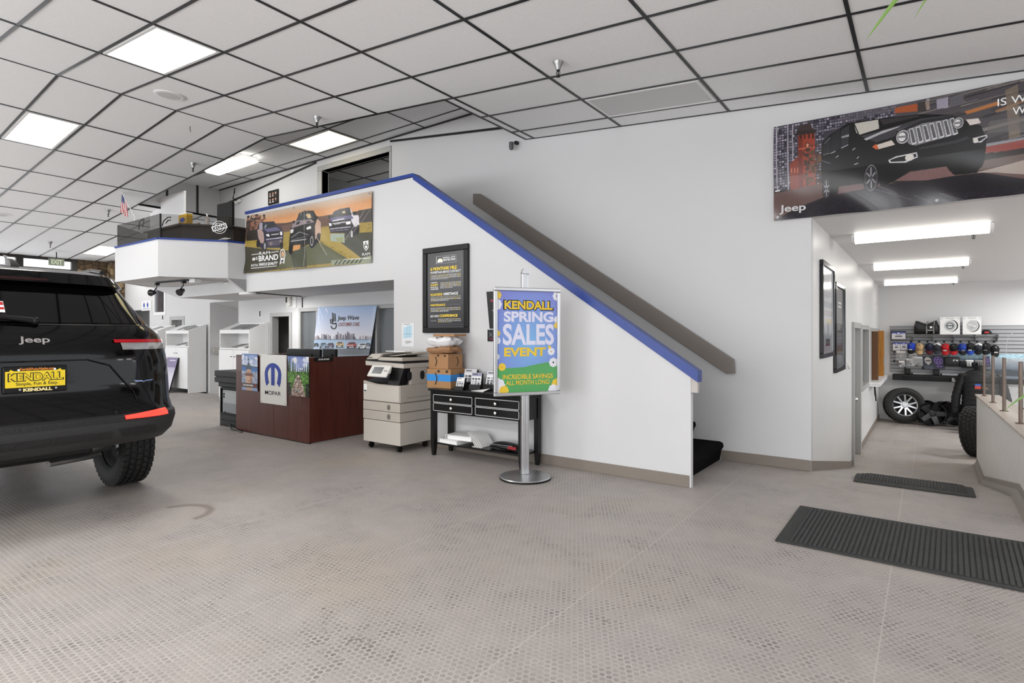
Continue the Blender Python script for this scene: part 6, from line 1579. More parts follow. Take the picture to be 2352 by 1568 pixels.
floor_wheel('bare black rim behind the star-spoked rim', 2170, 928, .24, .20, .25, 35, False, M_rim_black, 5, False, 15.38)
floor_wheel('pale knobbly small wheel at the end of the low wall', 2238, 935, .23, .18, .13, 20, True, M_rim_black, 5, False, 14.2, name='wheel')
for o in list(bpy.data.objects):
    if o.name.startswith('tyre') and o.parent and 'knobbly' in o.parent.get('label', ''): o.data.materials[0] = mat('pale_tyre', '#6d6a62', .7, var=.6, vscale=12)
# chunky tyre standing at the end of the low wall
c = Vector((.68, 11.62, RBOT + .40))
t = thing('tyre', 'chunky black tyre standing upright at the far end of the low wall', 'tyre', (c.x, c.y, RBOT))
m = MB(Matrix.Translation(c) @ Matrix.Rotation(math.radians(66), 4, 'Z') @ Matrix.Rotation(PI / 2 - math.radians(6), 4, 'X')); tyre_mesh(m, .39, .29, .22, 34, 5); m.build('tread', M_rubber, t, 40)
# puffer jacket on a hanger stand
p = on(2225, 880, y=14.7)
jx, jz = .87, .18
t = thing('puffer_jacket', 'black quilted jacket hung on a stand in front of the wheels', 'jacket', (jx, 14.6, -.3))
M_puff = mat('black_quilted_nylon', '#0f0f11', .5, bump=.3, bscale=40, bdist=.004)
m = MB(); R = []
for k in range(34):
    u = k / 33; z = .60 - .98 * u
    wd = (.10 + .22 * min(1, u / .14) ** .6) if u < .2 else .32 - .03 * math.sin(PI * u) ; q_ = .010 * abs(math.sin(u * PI * 11))
    R.append([(jx + (wd + q_) * spow(math.cos(th), .8), 14.6 + (.10 + .05 * min(1, u * 6) + q_) * spow(math.sin(th), .9), z) for th in np.linspace(0, 2 * PI, 24, endpoint=False)])
m.rings(R); m.build('body', M_puff, t, 60)
for s_ in (-1, 1):
    m = MB(); R = []
    for k in range(26):
        u = k / 25; q_ = .010 * abs(math.sin(u * PI * 9)); cx_ = jx + s_ * (.25 + .13 * min(1, u * 1.6) ** .8 + .02 * u); z = .52 - .80 * u ** 1.05
        R.append([(cx_ + (.085 - .025 * u + q_) * math.cos(th), 14.6 + (.09 - .02 * u + q_) * math.sin(th), z + .05 * s_ * 0) for th in np.linspace(0, 2 * PI, 16, endpoint=False)])
    m.rings(R); m.build('sleeve', M_puff, t, 60)
m = MB(); m.lathe([(.10, .56), (.085, .62), (.09, .68), (.075, .68), (.07, .60)], 20, Matrix.Translation((jx, 14.6, 0)) @ Matrix.Diagonal((1, .8, 1, 1)), cap=False); m.build('collar', M_puff, t, 60)
P = frame_map((jx - .10, 14.43, .33), (1, 0, 0), (0, 0, 1), (0, -1, 0), .09, .10)
m = MB(); m.prism([P(0, 0), P(1, 0), P(1, .4), P(0, .4)], (0, .01, 0)); g_ = m.build('chest_patch', mat('patch_blue', '#3c63b4', .6), t); m = MB(); m.prism([P(0, .4), P(1, .4), P(1, 1), P(0, 1)], (0, .01, 0)); m.build('chest_patch_lower', mat('patch_red', '#c2483c', .6), t)
m = MB(); m.prism([P(1.2, .6), P(2.2, .75), P(2.2, .9), P(1.2, .75)], (0, .01, 0)); m.build('orange_tab', mat('patch_orange', '#d79a3a', .6), t)
m = MB(); m.cyl((jx, 14.6, RBOT), (jx, 14.6, .70), .012, n=10); m.lathe([(.20, 0), (.20, .012), (.02, .02)], 24, Matrix.Translation((jx, 14.6, RBOT + .001)), cap=True); m.tube([(jx - .2, 14.6, .56), (jx, 14.6, .66), (jx + .2, 14.6, .56)], .01, 8); tag(m.build('garment_stand', M_black), 'black stand carrying the quilted jacket', 'stand')
# glass railing on the low wall
t = thing('glass_railing', 'low glass railing with bronze posts on the ledge of the low wall', 'railing', (LX + .06, 7.9, ledge(8)))
M_brz = mat('bronze_post', '#5d4a3e', .35, metal=.4)
gp = [(10.50, 1.02), (9.17, 1.045), (7.92, 1.06), (6.61, 1.068), (5.3, 1.085)]
for y, zt in gp:
    m = MB(); z0 = ledge(y) + .022; m.box(LX + .048, LX + .078, y - .013, y + .013, z0 + .006, zt, .004); m.box(LX + .03, LX + .095, y - .032, y + .032, z0, z0 + .008); m.build('post', M_brz, t)
for (y0, a0), (y1, a1) in zip(gp[:-1], gp[1:]):
    m = MB(); m.prism([(LX + .058, y0 - .02, ledge(y0) + .035), (LX + .058, y1 + .02, ledge(y1) + .035), (LX + .058, y1 + .02, a1 - .004), (LX + .058, y0 - .02, a0 - .004)], (.008, 0, 0)); m.build('glass_panel', mat('railing_glass', '#dfe6e6', .02, alpha=.14, spec=.6), t)
# dark shrub-like stack behind the glass, cable, mats
t = thing('exhaust_kit', 'dark heap of car parts on the floor beyond the glass railing', 'car part', (1.35, 12.2, RBOT))
rnd = random.Random(4)
m = MB(); m.box(1.05, 1.75, 11.9, 12.6, RBOT + .001, RBOT + .55, .03); m.build('crate', M_black, t)
for k in range(6):
    m = MB(); x = 1.08 + .11 * k; m.tube([(x, 12.0, RBOT + .55), (x + .03, 11.98, RBOT + .75 + .12 * rnd.random()), (x + .12, 12.05, RBOT + .62)], .05, 8); m.build('pipe', M_black_gloss, t, 60)
m = MB(); m.tube([on(2310, 818, y=15.58), on(2312, 790, y=15.58), on(2316, 772, y=15.58), on(2326, 764, y=15.58), on(2352, 763, y=15.58), on(2400, 763, y=15.58)], .008, 6)
tag(m.build('wall_cable', mat('grey_cable', '#b4b4b4', .5)), 'thin grey cable bending along the end wall at the right', 'cable')
def floor_mat(label, pts, name, ribs_along, base_col, n_ribs, bev_=.06):
    """pts: near-left, near-right, far-right, far-left (x, y)"""
    nl, nr, fr, fl_ = [Vector((*p, 0)) for p in pts]
    t = thing(name, label, 'mat', ((nl + fr) / 2)[:], 0, 'rubber floor mats')
    def S(u, v, h):
        p = (nl * (1 - u) + nr * u) * (1 - v) + (fl_ * (1 - u) + fr * u) * v; p.z = mz(p.y) + h; return p
    m = MB(); nv = 14
    for h in (.003, .009): m.rings([[S(u, j / nv, h) for u in np.linspace(0, 1, 9)] for j in range(nv + 1)], closed=False, cap=False)
    rim = [(u, 0) for u in np.linspace(0, 1, 9)] + [(1, v) for v in np.linspace(0, 1, nv + 1)] + [(u, 1) for u in np.linspace(1, 0, 9)] + [(0, v) for v in np.linspace(1, 0, nv + 1)]
    m.rings([[S(u, v, .003) for u, v in rim], [S(u, v, .009) for u, v in rim]], closed=True, cap=False)
    m.build('base', base_col, t, 40)
    m = MB(); b = .045
    for k in range(n_ribs):
        u0 = b + (1 - 2 * b) * k / n_ribs; u1 = u0 + (1 - 2 * b) / n_ribs * .62
        R = []
        for j in range(nv + 1):
            v = .05 + .90 * j / nv; R.append([S(u0, v, .0085), S(u0, v, .0145), S(u1, v, .0145), S(u1, v, .0085)])
        m.rings(R, closed=True, cap=True)
    m.build('ribs', mat('ribbed_mat', '#3f4040', .85, var=.25, vscale=30, bump=.6, bscale=200, bdist=.003), t)
    return t
def mz(y):
    d = zf(y)
    return d + .02 * math.exp(-((y - RY0 - .25) / .35) ** 2) * (1 if y > 5.7 else 0)
M_matrub = mat('black_mat_rubber', '#323333', .7, var=.2, vscale=20)
floor_mat('large black ribbed mat in front, running out of the picture on the right', [(-.772, 3.857), (.95, 3.83), (1.0, 4.74), (-.774, 4.752)], 'floor_mat', True, M_matrub, 60)
floor_mat('smaller black ribbed mat lying over the crest of the ramp', [(-.524, 5.832), (.318, 5.823), (.30, 7.55), (-.55, 7.60)], 'floor_mat', True, M_matrub, 34)
# spider plant hanging over the photographer and a potted one at the right
def blade(mb, p0, p1, sag, w_, n=12, twist=0.0, facing=False):
    p0, p1 = Vector(p0), Vector(p1); d = p1 - p0; s_ = d.cross(Vector((0, 0, 1))).normalized(); L_ = []; R_ = []; C_ = []
    for k in range(n + 1):
        u = k / n; p = p0 + d * u + Vector((0, 0, sag * 4 * u * (1 - u))); ww = w_ * (1 - u) ** .7 * min(1, .35 + 3 * u)
        q = d.cross(p - Vector((0, 0, CAM_H))).normalized() if facing else s_ * math.cos(twist) + Vector((0, 0, 1)) * math.sin(twist)
        L_.append(p - q * ww); R_.append(p + q * ww); C_.append(p - Vector((0, 0, ww * .5)))
    mb.rings([[a, c, b] for a, c, b in zip(L_, C_, R_)], closed=False, cap=False)
M_leaf = mat('leaf_green', '#5d8030', .45); M_leaf2 = mat('leaf_green_light', '#7a9c58', .45)
def pix_at(u, v, d): # a point d metres in front of the lens plane
    a = (u - 1176.0) / FPX * d; b = (768.0 - v) / FPX * d
    return Vector((CY * a - SY * d, SY * a + CY * d, CAM_H + b))
hp = Vector((.30, 1.62, 2.36))
t = thing('hanging_plant', 'green spider plant hanging from the ceiling, only leaf tips seen at the top right', 'plant', hp[:])
m = MB(); m.lathe([(.07, -.10), (.10, .0), (.11, .03), (.10, .03), (.09, .0)], 24, Matrix.Translation(hp), cap=True); m.build('pot', M_offwhite, t, 40)
for k in range(3):
    a_ = 2 * PI * k / 3; m = MB(); m.tube([hp + Vector((.105 * math.cos(a_), .105 * math.sin(a_), .03)), hp + Vector((0, 0, .5))], .003, 5); m.build('hanger_wire', M_steel, t)
m = MB(); m.tube([hp + Vector((0, 0, .5)), (hp.x, hp.y, zc(hp.x))], .003, 5); m.build('hanger_wire', M_steel, t)
crown = hp + Vector((0, 0, .04))
tips = [(pix_at(1988, 94, 1.45), .05, .014), (pix_at(2099, 45, 1.45), .06, .010)]
for tip, sg, w_ in tips:
    m = MB(); blade(m, crown, tip, sg, w_ * 1.5, 18, .5, True); m.build('leaf', M_leaf, t, 60)
for k in range(16):
    a_ = 2 * PI * k / 16 + .2; r = random.uniform(.22, .34); m = MB(); blade(m, crown, crown + Vector((r * math.cos(a_), r * math.sin(a_) * .5 + .1, random.uniform(.0, .06))), .07, .011, 12, random.uniform(-.3, .3)); m.build('leaf', M_leaf if k % 2 else M_leaf2, t, 60)
base = pix_at(2560, 900, 2.05)
t = thing('floor_plant', 'green arching leaves entering at the right edge in front of the low wall', 'plant', (base.x, base.y, 0))
m = MB(); m.lathe([(.13, 0), (.17, .30), (.18, .32), (.165, .32), (.15, .28)], 28, Matrix.Translation((base.x, base.y, .001)), cap=True); m.build('pot', mat('terracotta', '#8f5a42', .7), t, 40)
m = MB(); m.cyl((base.x, base.y, .28), (base.x, base.y, .95), .018, n=10); m.build('stem', mat('stem_brown', '#6d5a42', .8), t)
top = Vector((base.x, base.y, .95))
for (u, v), sg, w_ in (((2302, 948), .12, .022), ((2326, 915), .16, .016), ((2340, 905), .05, .012)):
    m = MB(); blade(m, top, pix_at(u, v, 1.95), sg, w_, 14, .6, True); m.build('leaf', M_leaf2, t, 60)
for k in range(14):
    a_ = 2 * PI * k / 14; r = .3; e = Vector((r * math.cos(a_), r * math.sin(a_), random.uniform(-.15, .1)))
    if e.x < -.1: continue
    m = MB(); blade(m, top, top + e, .12, .018, 12, .4); m.build('leaf', M_leaf, t, 60)
# ---------------------------------------------------------------- reception desk and what stands around it
dx0, dx1, dy0, dy1, dz = -7.60, -5.913, 3.985, 5.10, 1.016
t = thing('reception_desk', 'dark red wood reception desk with high front panels', 'desk', ((dx0 + dx1) / 2, dy0, 0))
xs_ = -6.675
for nm_, x0, x1 in (('front_panel', dx0, xs_ - .003), ('front_panel', xs_ + .003, dx1)):
    m = MB(); m.box(x0, x1, dy0, dy0 + .03, .012, dz - .002, .002); m.build(nm_, M_mahogany, t)
m = MB(); m.box(dx1 - .03, dx1, dy0 + .031, dy1, .012, dz - .002, .002); m.build('side_panel', M_mahogany, t)
m = MB(); m.box(dx0, dx0 + .03, dy0 + .031, dy1 - .1, .012, dz - .002, .002); m.build('side_panel', M_mahogany, t)
m = MB(); m.box(dx0, dx1, dy0 - .003, dy0 + .16, dz - .001, dz + .014, .003); m.box(dx1 - .05, dx1 + .003, dy0 + .16, dy1, dz - .001, dz + .014, .003); m.box(dx0, dx0 + .12, dy0 + .16, dy1 - .1, dz - .001, dz + .014, .003); m.build('top_ledge', M_mahogany, t)
m = MB(); m.box(dx0 + .03, dx1 - .03, dy0 + .03, dy0 + .70, .72, .745, .003); m.build('worktop', M_mahogany, t)
m = MB(); m.box(dx0 + .01, dx1 - .01, dy0 + .01, dy0 + .03, 0, .012); m.build('plinth', M_black, t)
def desk_panel(name, label, x0, x1, z0, z1, art, cat='poster', rough=.3):
    t = thing(name, label, cat, ((x0 + x1) / 2, dy0 - .012, z0))
    P = frame_map((x0, dy0 - .014, z1), (1, 0, 0), (0, 0, 1), (0, -1, 0), x1 - x0, z1 - z0)
    m = MB(); m.prism(*backing(P, -.009, -.0008)); m.build('board', M_black, t)
    sheet('print', art, P, t, rough, .4, smooth=False)
    return t, P
zt = dz + .035
a = Art(70, 120, '#8ba5cf'); a.grad(0, .34, '#5f7fc0', '#dbe0ee'); a.noise(.12, 0, .0, 1, .34, 5); a.blobs(22, 0, .06, 1, .28, .03, .12, ['#e6e8f0', '#c9d2e8', '#9fb4da']); a.grad(.34, .48, '#2b5aa0', '#3f78ba'); a.poly([(0, .30), (.4, .32), (1, .345), (1, .365), (0, .34)], '#3c4a5c')
for _ in range(320): x, y = random.random(), random.uniform(.46, .86); a.rect(x, y, x + random.uniform(.02, .07), y + random.uniform(.01, .035), random.choice(['#c9c9cf', '#8d8d96', '#b9a79a', '#5a5d66', '#dcdcdc', '#77808d']))
a.rect(.28, .58, .66, 1, '#d6a98c'); a.rect(.52, .58, .66, 1, '#c08f73'); a.poly([(.18, .56), (.40, .50), (.74, .55), (.70, .61), (.22, .61)], '#7a4a3c'); a.rect(.32, .42, .58, .52, '#c79a86'); a.poly([(.25, .42), (.36, .30), (.44, .20), (.52, .30), (.64, .42)], '#2c3946'); a.rect(.34, .30, .56, .42, '#35505f'); a.ell(.42, .15, .05, .03, '#23303c'); a.rect(.40, .12, .43, .2, '#23303c')
a.ell(.47, .74, .03, .02, '#5a3a30'); a.rect(.58, .66, .63, .80, '#8f6450'); a.grad(.80, .92, '#3b3034', '#5a4640'); a.rect(.28, .92, .66, 1, '#c9a089')
t, P = desk_panel('desk_poster', 'print of a stone church tower on the desk front, left of the white sign', -7.425, -7.03, .565, zt, a)
letter_part('lettering', M_ink_white, t, P, 'DODGE', .10, .835, .72, .88, .002, .04)
m = MB(); m.poly([P(.78, .88, .002), P(.84, .88, .002), P(.90, .83, .002), P(.84, .83, .002)]); m.build('red_slash', M_ink_red, t)
a = Art(80, 120, '#e9e8e4')
t, P = desk_panel('emblem_sign', 'white rounded sign with a big blue emblem on the desk front', -6.965, -6.375, .425, zt, a, 'sign')
for o in t.children:
    if o.name.startswith('board'):
        o.data.materials[0] = M_white
def emblem(m, P):
    n = 24
    outer = []; inner = []
    for k in range(n + 1):
        th = math.radians(215 - 250 * k / n)
        outer.append((.5 + .31 * math.cos(th), .39 - .215 * math.sin(th))); 
    # omega shape: thick arch open below, with a centre bar
    A = [(.5 + .32 * math.cos(math.radians(x)), .40 - .23 * math.sin(math.radians(x)) ) for x in np.linspace(180, 0, 25)]
    B = [(.5 + .20 * math.cos(math.radians(x)), .40 - .155 * math.sin(math.radians(x)) ) for x in np.linspace(180, 0, 25)]
    for i in range(24): m.poly([P(*A[i], .002), P(*A[i + 1], .002), P(*B[i + 1], .002), P(*B[i], .002)])
    for s_ in (-1, 1):
        m.poly([P(.5 + s_ * .32, .40, .002), P(.5 + s_ * .20, .40, .002), P(.5 + s_ * .17, .53, .002), P(.5 + s_ * .15, .57, .002), P(.5 + s_ * .25, .645, .002), P(.5 + s_ * .30, .55, .002)])
    m.poly([P(.43, .24, .0022), P(.57, .24, .0022), P(.565, .62, .0022), P(.435, .62, .0022)])
m = MB(); emblem(m, P); m.build('emblem', mat('emblem_blue', '#16369a', .4), t)
letter_part('lettering', M_ink_black, t, P, 'MOPAR', .19, .735, .80, .815, .002, .004)
for u, v in ((.04, .03), (.96, .03), (.04, .97), (.96, .97)):
    m = MB(); p = P(u, v, .0005); m.cyl(p, p + Vector((0, -.003, 0)), .006, n=8); m.build('screw', M_steel, t)
a = Art(80, 110, '#4f7a3a'); a.grad(0, .38, '#6a80c4', '#cfd6ee'); a.blobs(16, .2, .02, 1, .3, .04, .14, ['#d9ddef', '#8f9ccc', '#eceef6'])
def conifer(a, x, y0, y1, w_, c):
    n = 7
    for k in range(n): y = y0 + (y1 - y0) * k / n; ww = w_ * (.25 + .75 * k / n); a.poly([(x, y - .03), (x - ww, y + (y1 - y0) / n * 1.3), (x + ww, y + (y1 - y0) / n * 1.3)], c)
for x, y0, w_ in ((.10, .02, .11), (.26, .08, .10), (.02, .10, .10), (.36, .20, .07), (.95, .16, .10), (.84, .22, .08), (.74, .26, .07), (.66, .30, .05), (.48, .28, .05), (.57, .30, .05)): conifer(a, x, y0, .55, w_, random.choice(['#26381f', '#2f4a26', '#1f2d1b', '#38562b']))
a.blobs(420, 0, .40, .42, .72, .012, .035, ['#4f7f33', '#6ba040', '#3a5f28', '#84b552', '#2f4a22']); a.blobs(320, .62, .38, 1, .72, .012, .035, ['#4f7f33', '#6ba040', '#3a5f28', '#84b552', '#2c4421'])
a.poly([(.46, .46), (.56, .46), (.86, 1), (.10, 1)], '#a68f80')
for _ in range(420):
    v = random.uniform(.48, 1); h = (v - .46) * .62 + .05; a.ell(.5 + random.uniform(-h, h), v, random.uniform(.01, .035), random.uniform(.008, .02), random.choice(['#d6c5ba', '#8a6a5a', '#efe6df', '#5d4f4a', '#b39a8c', '#c9b0a0', '#3a3330']))
a.blobs(60, 0, .68, .16, 1, .02, .05, ['#1d1c1b', '#2f2b28', '#433b36']); a.blobs(60, .86, .68, 1, 1, .02, .05, ['#2a2522', '#3a5f28', '#1d1c1b'])
t, P = desk_panel('desk_poster', 'print of a forest river on the desk front, right of the white sign', -6.345, -5.905, .56, zt - .01, a)
letter_part('lettering', M_ink_grey, t, P, 'Jeep', .32, .80, .62, .90, .002, .04)
t = thing('name_plate', 'small black name plate on the side of the desk', 'name plate', (dx1, 4.17, .98))
P = frame_map((dx1 + .010, 4.043, 1.03), (0, 1, 0), (0, 0, 1), (1, 0, 0), .265, .05)
m = MB(); m.prism(*backing(P, -.0095, -.0002)); m.build('plate', M_black, t)
letter_part('lettering', M_ink_white, t, P, 'ADAM BURKE', .20, .30, .80, .70, .0012, .02)
m = MB(); m.box(-7.44, -7.04, dy0 + .005, dy0 + .14, dz + .0145, dz + .022); m.box(-7.40, -7.08, dy0 + .015, dy0 + .13, dz + .022, dz + .033); tag(m.build('paper_stack', M_paper), 'white papers lying on the desk ledge above the tower print', 'paper')
def monitor(name, label, x0, x1, y, z0, z1, base_z, m_, group=None, thick=.035, rot=0):
    t = thing(name, label, 'monitor', ((x0 + x1) / 2, y, base_z), math.radians(rot), group); w_ = (x1 - x0) / 2; zz = base_z
    m = MB(); m.box(-w_, w_, 0, thick, z0 - zz, z1 - zz, .008); m.build('screen_case', m_, t, local=True)
    m = MB(); m.box(-w_ * .55, w_ * .55, -.012, .002, (z0 - zz) + (z1 - z0) * .30, (z0 - zz) + (z1 - z0) * .8, .006); m.build('rear_hump', m_, t, local=True)
    m = MB(); m.box(-.03, .03, .005, .03, .012, z0 - zz + .05); m.build('neck', m_, t, local=True)
    m = MB(); m.box(-.12, .12, -.07, .10, .001, .012, .003); m.build('foot', m_, t, local=True)
    return t
q0, q1 = on(659, 800, y=4.40), on(735, 818, y=4.40); monitor('monitor', 'left of the two black monitors behind the desk front', q0.x, q1.x, 4.40, .80, q0.z, .7455, M_black, 'black monitors on the reception desk')
q0, q1 = on(741, 801, y=4.40), on(823, 818, y=4.40); monitor('monitor', 'right of the two black monitors behind the desk front', q0.x, min(q1.x, dx1 - .065), 4.40, .80, q0.z, .7455, M_black, 'black monitors on the reception desk')
# printer stand with printer and computer, left of the desk
px0, px1, py0, py1 = -8.21, -7.635, 4.07, 4.52
t = thing('printer_stand', 'black open cabinet left of the desk, carrying the printer', 'cabinet', ((px0 + px1) / 2, py0, 0))
for x0, x1, z0, z1 in ((px0, px0 + .02, 0, .55), (px1 - .02, px1, 0, .55)): m = MB(); m.box(x0, x1, py0, py1, z0, z1); m.build('side_panel', M_black, t)
for z in (.53, .17): m = MB(); m.box(px0 + .02, px1 - .02, py0, py1, z, z + .02); m.build('shelf', M_black, t)
m = MB(); m.box(px0 + .02, px1 - .02, py1 - .01, py1, 0, .55); m.build('back_panel', M_black, t)
for z0 in (.01, .09): m = MB(); m.box(px0 + .022, px1 - .022, py0 - .004, py0 + .012, z0, z0 + .075, .003); m.build('drawer', M_dark, t)
t = thing('computer_tower', 'silver computer tower inside the black cabinet', 'computer', (-7.96, py0 + .03, .19))
m = MB(); m.box(-8.18, -7.76, py0 + .02, py1 - .03, .1905, .515, .006); m.build('case', mat('silver_case', '#aeb3b6', .4), t)
m = MB(); m.box(-8.15, -7.79, py0 + .014, py0 + .022, .21, .33, .003); m.build('mesh_panel', mat('case_mesh', '#8b9093', .6), t)
for z in (.40, .44): m = MB(); m.box(-8.15, -8.12, py0 + .014, py0 + .022, z, z + .025); m.build('port', M_black, t)
t = thing('printer', 'flat black printer on top of the cabinet left of the desk', 'printer', (-8.0, py0, .551))
m = MB(); m.box(-8.36, -7.65, 4.06, 4.48, .615, .69, .012); m.box(-8.30, -7.66, 4.09, 4.46, .551, .615, .006); m.build('base', M_dark, t)
m = MB(); m.box(-8.36, -7.65, 4.06, 4.48, .70, .785, .012); m.build('scanner_lid', M_dark, t)
m = MB(); m.box(-8.34, -7.67, 4.075, 4.47, .69, .70); m.build('seam', M_black, t)
m = MB(); m.tube([on(517, 945, y=4.05), on(525, 965, z=.06), on(531, 985, z=.012), on(545, 988, z=.012), on(556, 992, z=.012)], .008, 6); tag(m.build('power_cable', M_black), 'black cable on the floor at the left corner of the desk', 'cable')

# ---------------------------------------------------------------- customer care banner and wall things under the mezzanine
a = CropArt(230, 190, '#cfd8e6'); a.quad((1175, 405), (2015, 380), (1105, 1130), (1890, 1130))
a.grad(0, .30, '#8ea6cc', '#b9c3d9'); a.grad(.30, .62, '#b9c3d9', '#dfdce2'); a.grad(.62, 1, '#9fb8d3', '#c3cfdd')
for _ in range(70):
    x = random.uniform(1130, 1930); h = random.uniform(15, 55); w_ = random.uniform(10, 26)
    if 1230 < x < 1700: h = random.uniform(25, 85)
    a.P([(x, 858 - h), (x + w_, 858 - h), (x + w_, 860), (x, 860)], random.choice(['#8d8794', '#6f6a78', '#a59ca3', '#7d7683', '#b5a6a6', '#57525f']))
for x, h in ((1475, 105), (1615, 112), (1628, 100), (1520, 80), (1280, 70)): a.P([(x, 860 - h), (x + 16, 860 - h), (x + 18, 860), (x - 2, 860)], '#6a6472')
a.P([(1110, 856), (1930, 862), (1930, 870), (1105, 866)], '#77808d'); a.P([(1105, 1000), (1930, 985), (1930, 1130), (1105, 1130)], '#6a7078'); a.grad(.93, 1, '#8b95a0', '#55606e')
def suv(x, y, w_, c, c2):
    a.P([(x, y + .55 * w_), (x + .02 * w_, y + .30 * w_), (x + .22 * w_, y + .04 * w_), (x + .80 * w_, y), (x + .98 * w_, y + .25 * w_), (x + w_, y + .55 * w_)], c)
    a.P([(x + .18 * w_, y + .24 * w_), (x + .28 * w_, y + .08 * w_), (x + .74 * w_, y + .05 * w_), (x + .84 * w_, y + .22 * w_)], '#3a4048')
    a.P([(x + .04 * w_, y + .34 * w_), (x + .62 * w_, y + .32 * w_), (x + .62 * w_, y + .44 * w_), (x + .05 * w_, y + .46 * w_)], c2)
    a.E(x + .12 * w_, y + .38 * w_, .05 * w_, .05 * w_, '#f0f0f0'); a.E(x + .58 * w_, y + .37 * w_, .05 * w_, .05 * w_, '#f0f0f0')
    a.E(x + .14 * w_, y + .58 * w_, .09 * w_, .14 * w_, '#1a1a1c'); a.E(x + .80 * w_, y + .56 * w_, .09 * w_, .14 * w_, '#1a1a1c')
    a.P([(x, y + .66 * w_), (x + w_, y + .64 * w_), (x + w_, y + .74 * w_), (x, y + .76 * w_)], '#4a5058')
for x, y, w_, c, c2 in ((1120, 910, 80, '#2a2c30', '#55585c'), (1210, 905, 115, '#7d93ab', '#4d5a68'), (1320, 908, 110, '#4a3f52', '#6a5f72'), (1452, 890, 120, '#c2a877', '#8f7a52'), (1608, 895, 130, '#a8524f', '#c9a09c'), (1748, 912, 125, '#e3e4e8', '#8d9096'), (1850, 910, 70, '#4a525c', '#6a727c')): suv(x, y, w_, c, c2)
for x0, y0, x1, y1, t_ in ((1185, 410, 1200, 640, 14), (1200, 420, 1260, 580, 8), (1985, 400, 1900, 900, 8), (1300, 420, 1330, 480, 12)): a.L(x0, y0, x1, y1, t_, '#cfd6e2')
q_tl, q_tr, q_bl, q_br = on(729.9, 705.4, y=5.86), on(865.6, 701.4, y=5.86), on(718.5, 822.6, y=5.86), on(845.4, 822.6, y=5.86)
def P_wv(u, v, off=0.0):
    p = (q_tl * (1 - u) + q_tr * u) * (1 - v) + (q_bl * (1 - u) + q_br * u) * v
    return p + Vector((0, -off - .012 * math.sin(11 * u + 2 * v) * (.2 + .5 * v) - .01 * math.sin(5 * u) * v, 0))
t = thing('banner', 'pale blue banner with a hand sign and a row of cars, behind the reception desk', 'banner', P_wv(.5, 1)[:])
sheet('vinyl_sheet', a, P_wv, t, .35, .4)
def cuv(x, y): return a.T((x, y))
words('black_lettering', M_ink_black, t, P_wv, [('Jeep Wave', *cuv(1482, 525), *cuv(1772, 598), .02)], .003)
words('red_lettering', mat('brick_red_print', '#8a4a3a', .5), t, P_wv, [('CUSTOMER CARE', *cuv(1492, 622), *cuv(1780, 668), .012)], .003)
m = MB()
def bar(x0, y0, x1, y1, w_):
    dx, dy = x1 - x0, y1 - y0; l = math.hypot(dx, dy); nx, ny = -dy / l * w_ / 2, dx / l * w_ / 2; pts = []
    for k in range(7): th = math.atan2(ny, nx) + PI * k / 6 ; pts.append((x0 + w_ / 2 * math.cos(th), y0 + w_ / 2 * math.sin(th)))
    for k in range(7): th = math.atan2(-ny, -nx) + PI * k / 6 ; pts.append((x1 + w_ / 2 * math.cos(th), y1 + w_ / 2 * math.sin(th)))
    m.poly([P_wv(*cuv(*p), .003) for p in pts])
bar(1405, 490, 1415, 600, 20); bar(1436, 500, 1442, 595, 18); bar(1372, 580, 1380, 632, 15); bar(1396, 570, 1404, 640, 16)
arc = [(1420 + 38 * math.cos(math.radians(x)), 660 + 50 * math.sin(math.radians(x))) for x in np.linspace(165, -40, 12)]
for p, q in zip(arc[:-1], arc[1:]): bar(*p, *q, 16)
bar(1420, 635, 1450, 640, 18)
m.build('hand_emblem', M_ink_black, t)
t = thing('display_poster', 'pale blue poster standing behind the left window pane', 'poster', (-8.82, YU + .12, .9))
q0, q1 = on(690, 727, y=6.1), on(709, 792, y=6.1)
a2 = Art(20, 50, '#7d8fae'); a2.grad(0, 1, '#6f86ad', '#8fa5a8'); Pp = frame_map((q0.x, 6.08, q0.z), (1, 0, 0), (0, 0, 1), (0, -1, 0), q1.x - q0.x, q0.z - q1.z)
m = MB(); m.prism(*backing(Pp, -.012, -.0008)); m.build('board', M_white, t); sheet('print', a2, Pp, t, .4)
m = MB(); m.box(-6.95, -6.4, 6.25, 6.5, 1.30, 1.33); m.cyl((-6.75, 6.4, .0), (-6.75, 6.4, 1.30), .015, n=8); tag(m.build('side_table', M_orange_wood), 'small wooden shelf seen through the right window pane', 'shelf')
q0, q1 = on(659, 682, y=YU), on(681, 706, y=YU)
t = thing('fire_alarm', 'white alarm sounder on the wall above the back doorway', 'alarm', (q0.x, YU, q1.z))
m = MB(); m.box(q0.x, q1.x, YU - .012, YU, q1.z, q0.z, .004); m.build('plate', M_white, t)
m = MB(); c = on(667, 692, y=YU - .02); m.box(c.x - .07, c.x + .04, YU - .07, YU - .012, c.z - .09, c.z + .08, .02); m.build('sounder', M_offwhite, t)
m = MB(); m.box(c.x - .065, c.x - .03, YU - .076, YU - .069, c.z - .02, c.z + .075); m.build('strobe', M_black, t)
c = on(598, 720, y=YU); t = thing('wall_switch', 'narrow black device in a white plate, right of the corner', 'switch', (c.x, YU, c.z - .06))
m = MB(); m.box(c.x - .05, c.x + .05, YU - .008, YU, c.z - .07, c.z + .07, .003); m.build('plate', M_white, t); m = MB(); m.box(c.x - .02, c.x + .02, YU - .013, YU - .007, c.z - .055, c.z + .055); m.build('slot', M_black, t)
m = MB(); m.tube([on(588, 672, z=ZSOF - .008), on(640, 677, z=ZSOF - .008), on(692, 680.5, z=ZSOF - .008), (on(694, 684, y=YU - .01)), on(694, 706, y=YU - .01)], .008, 6); tag(m.build('conduit', M_dark), 'thin dark cable along the soffit and down to the window frame', 'cable')
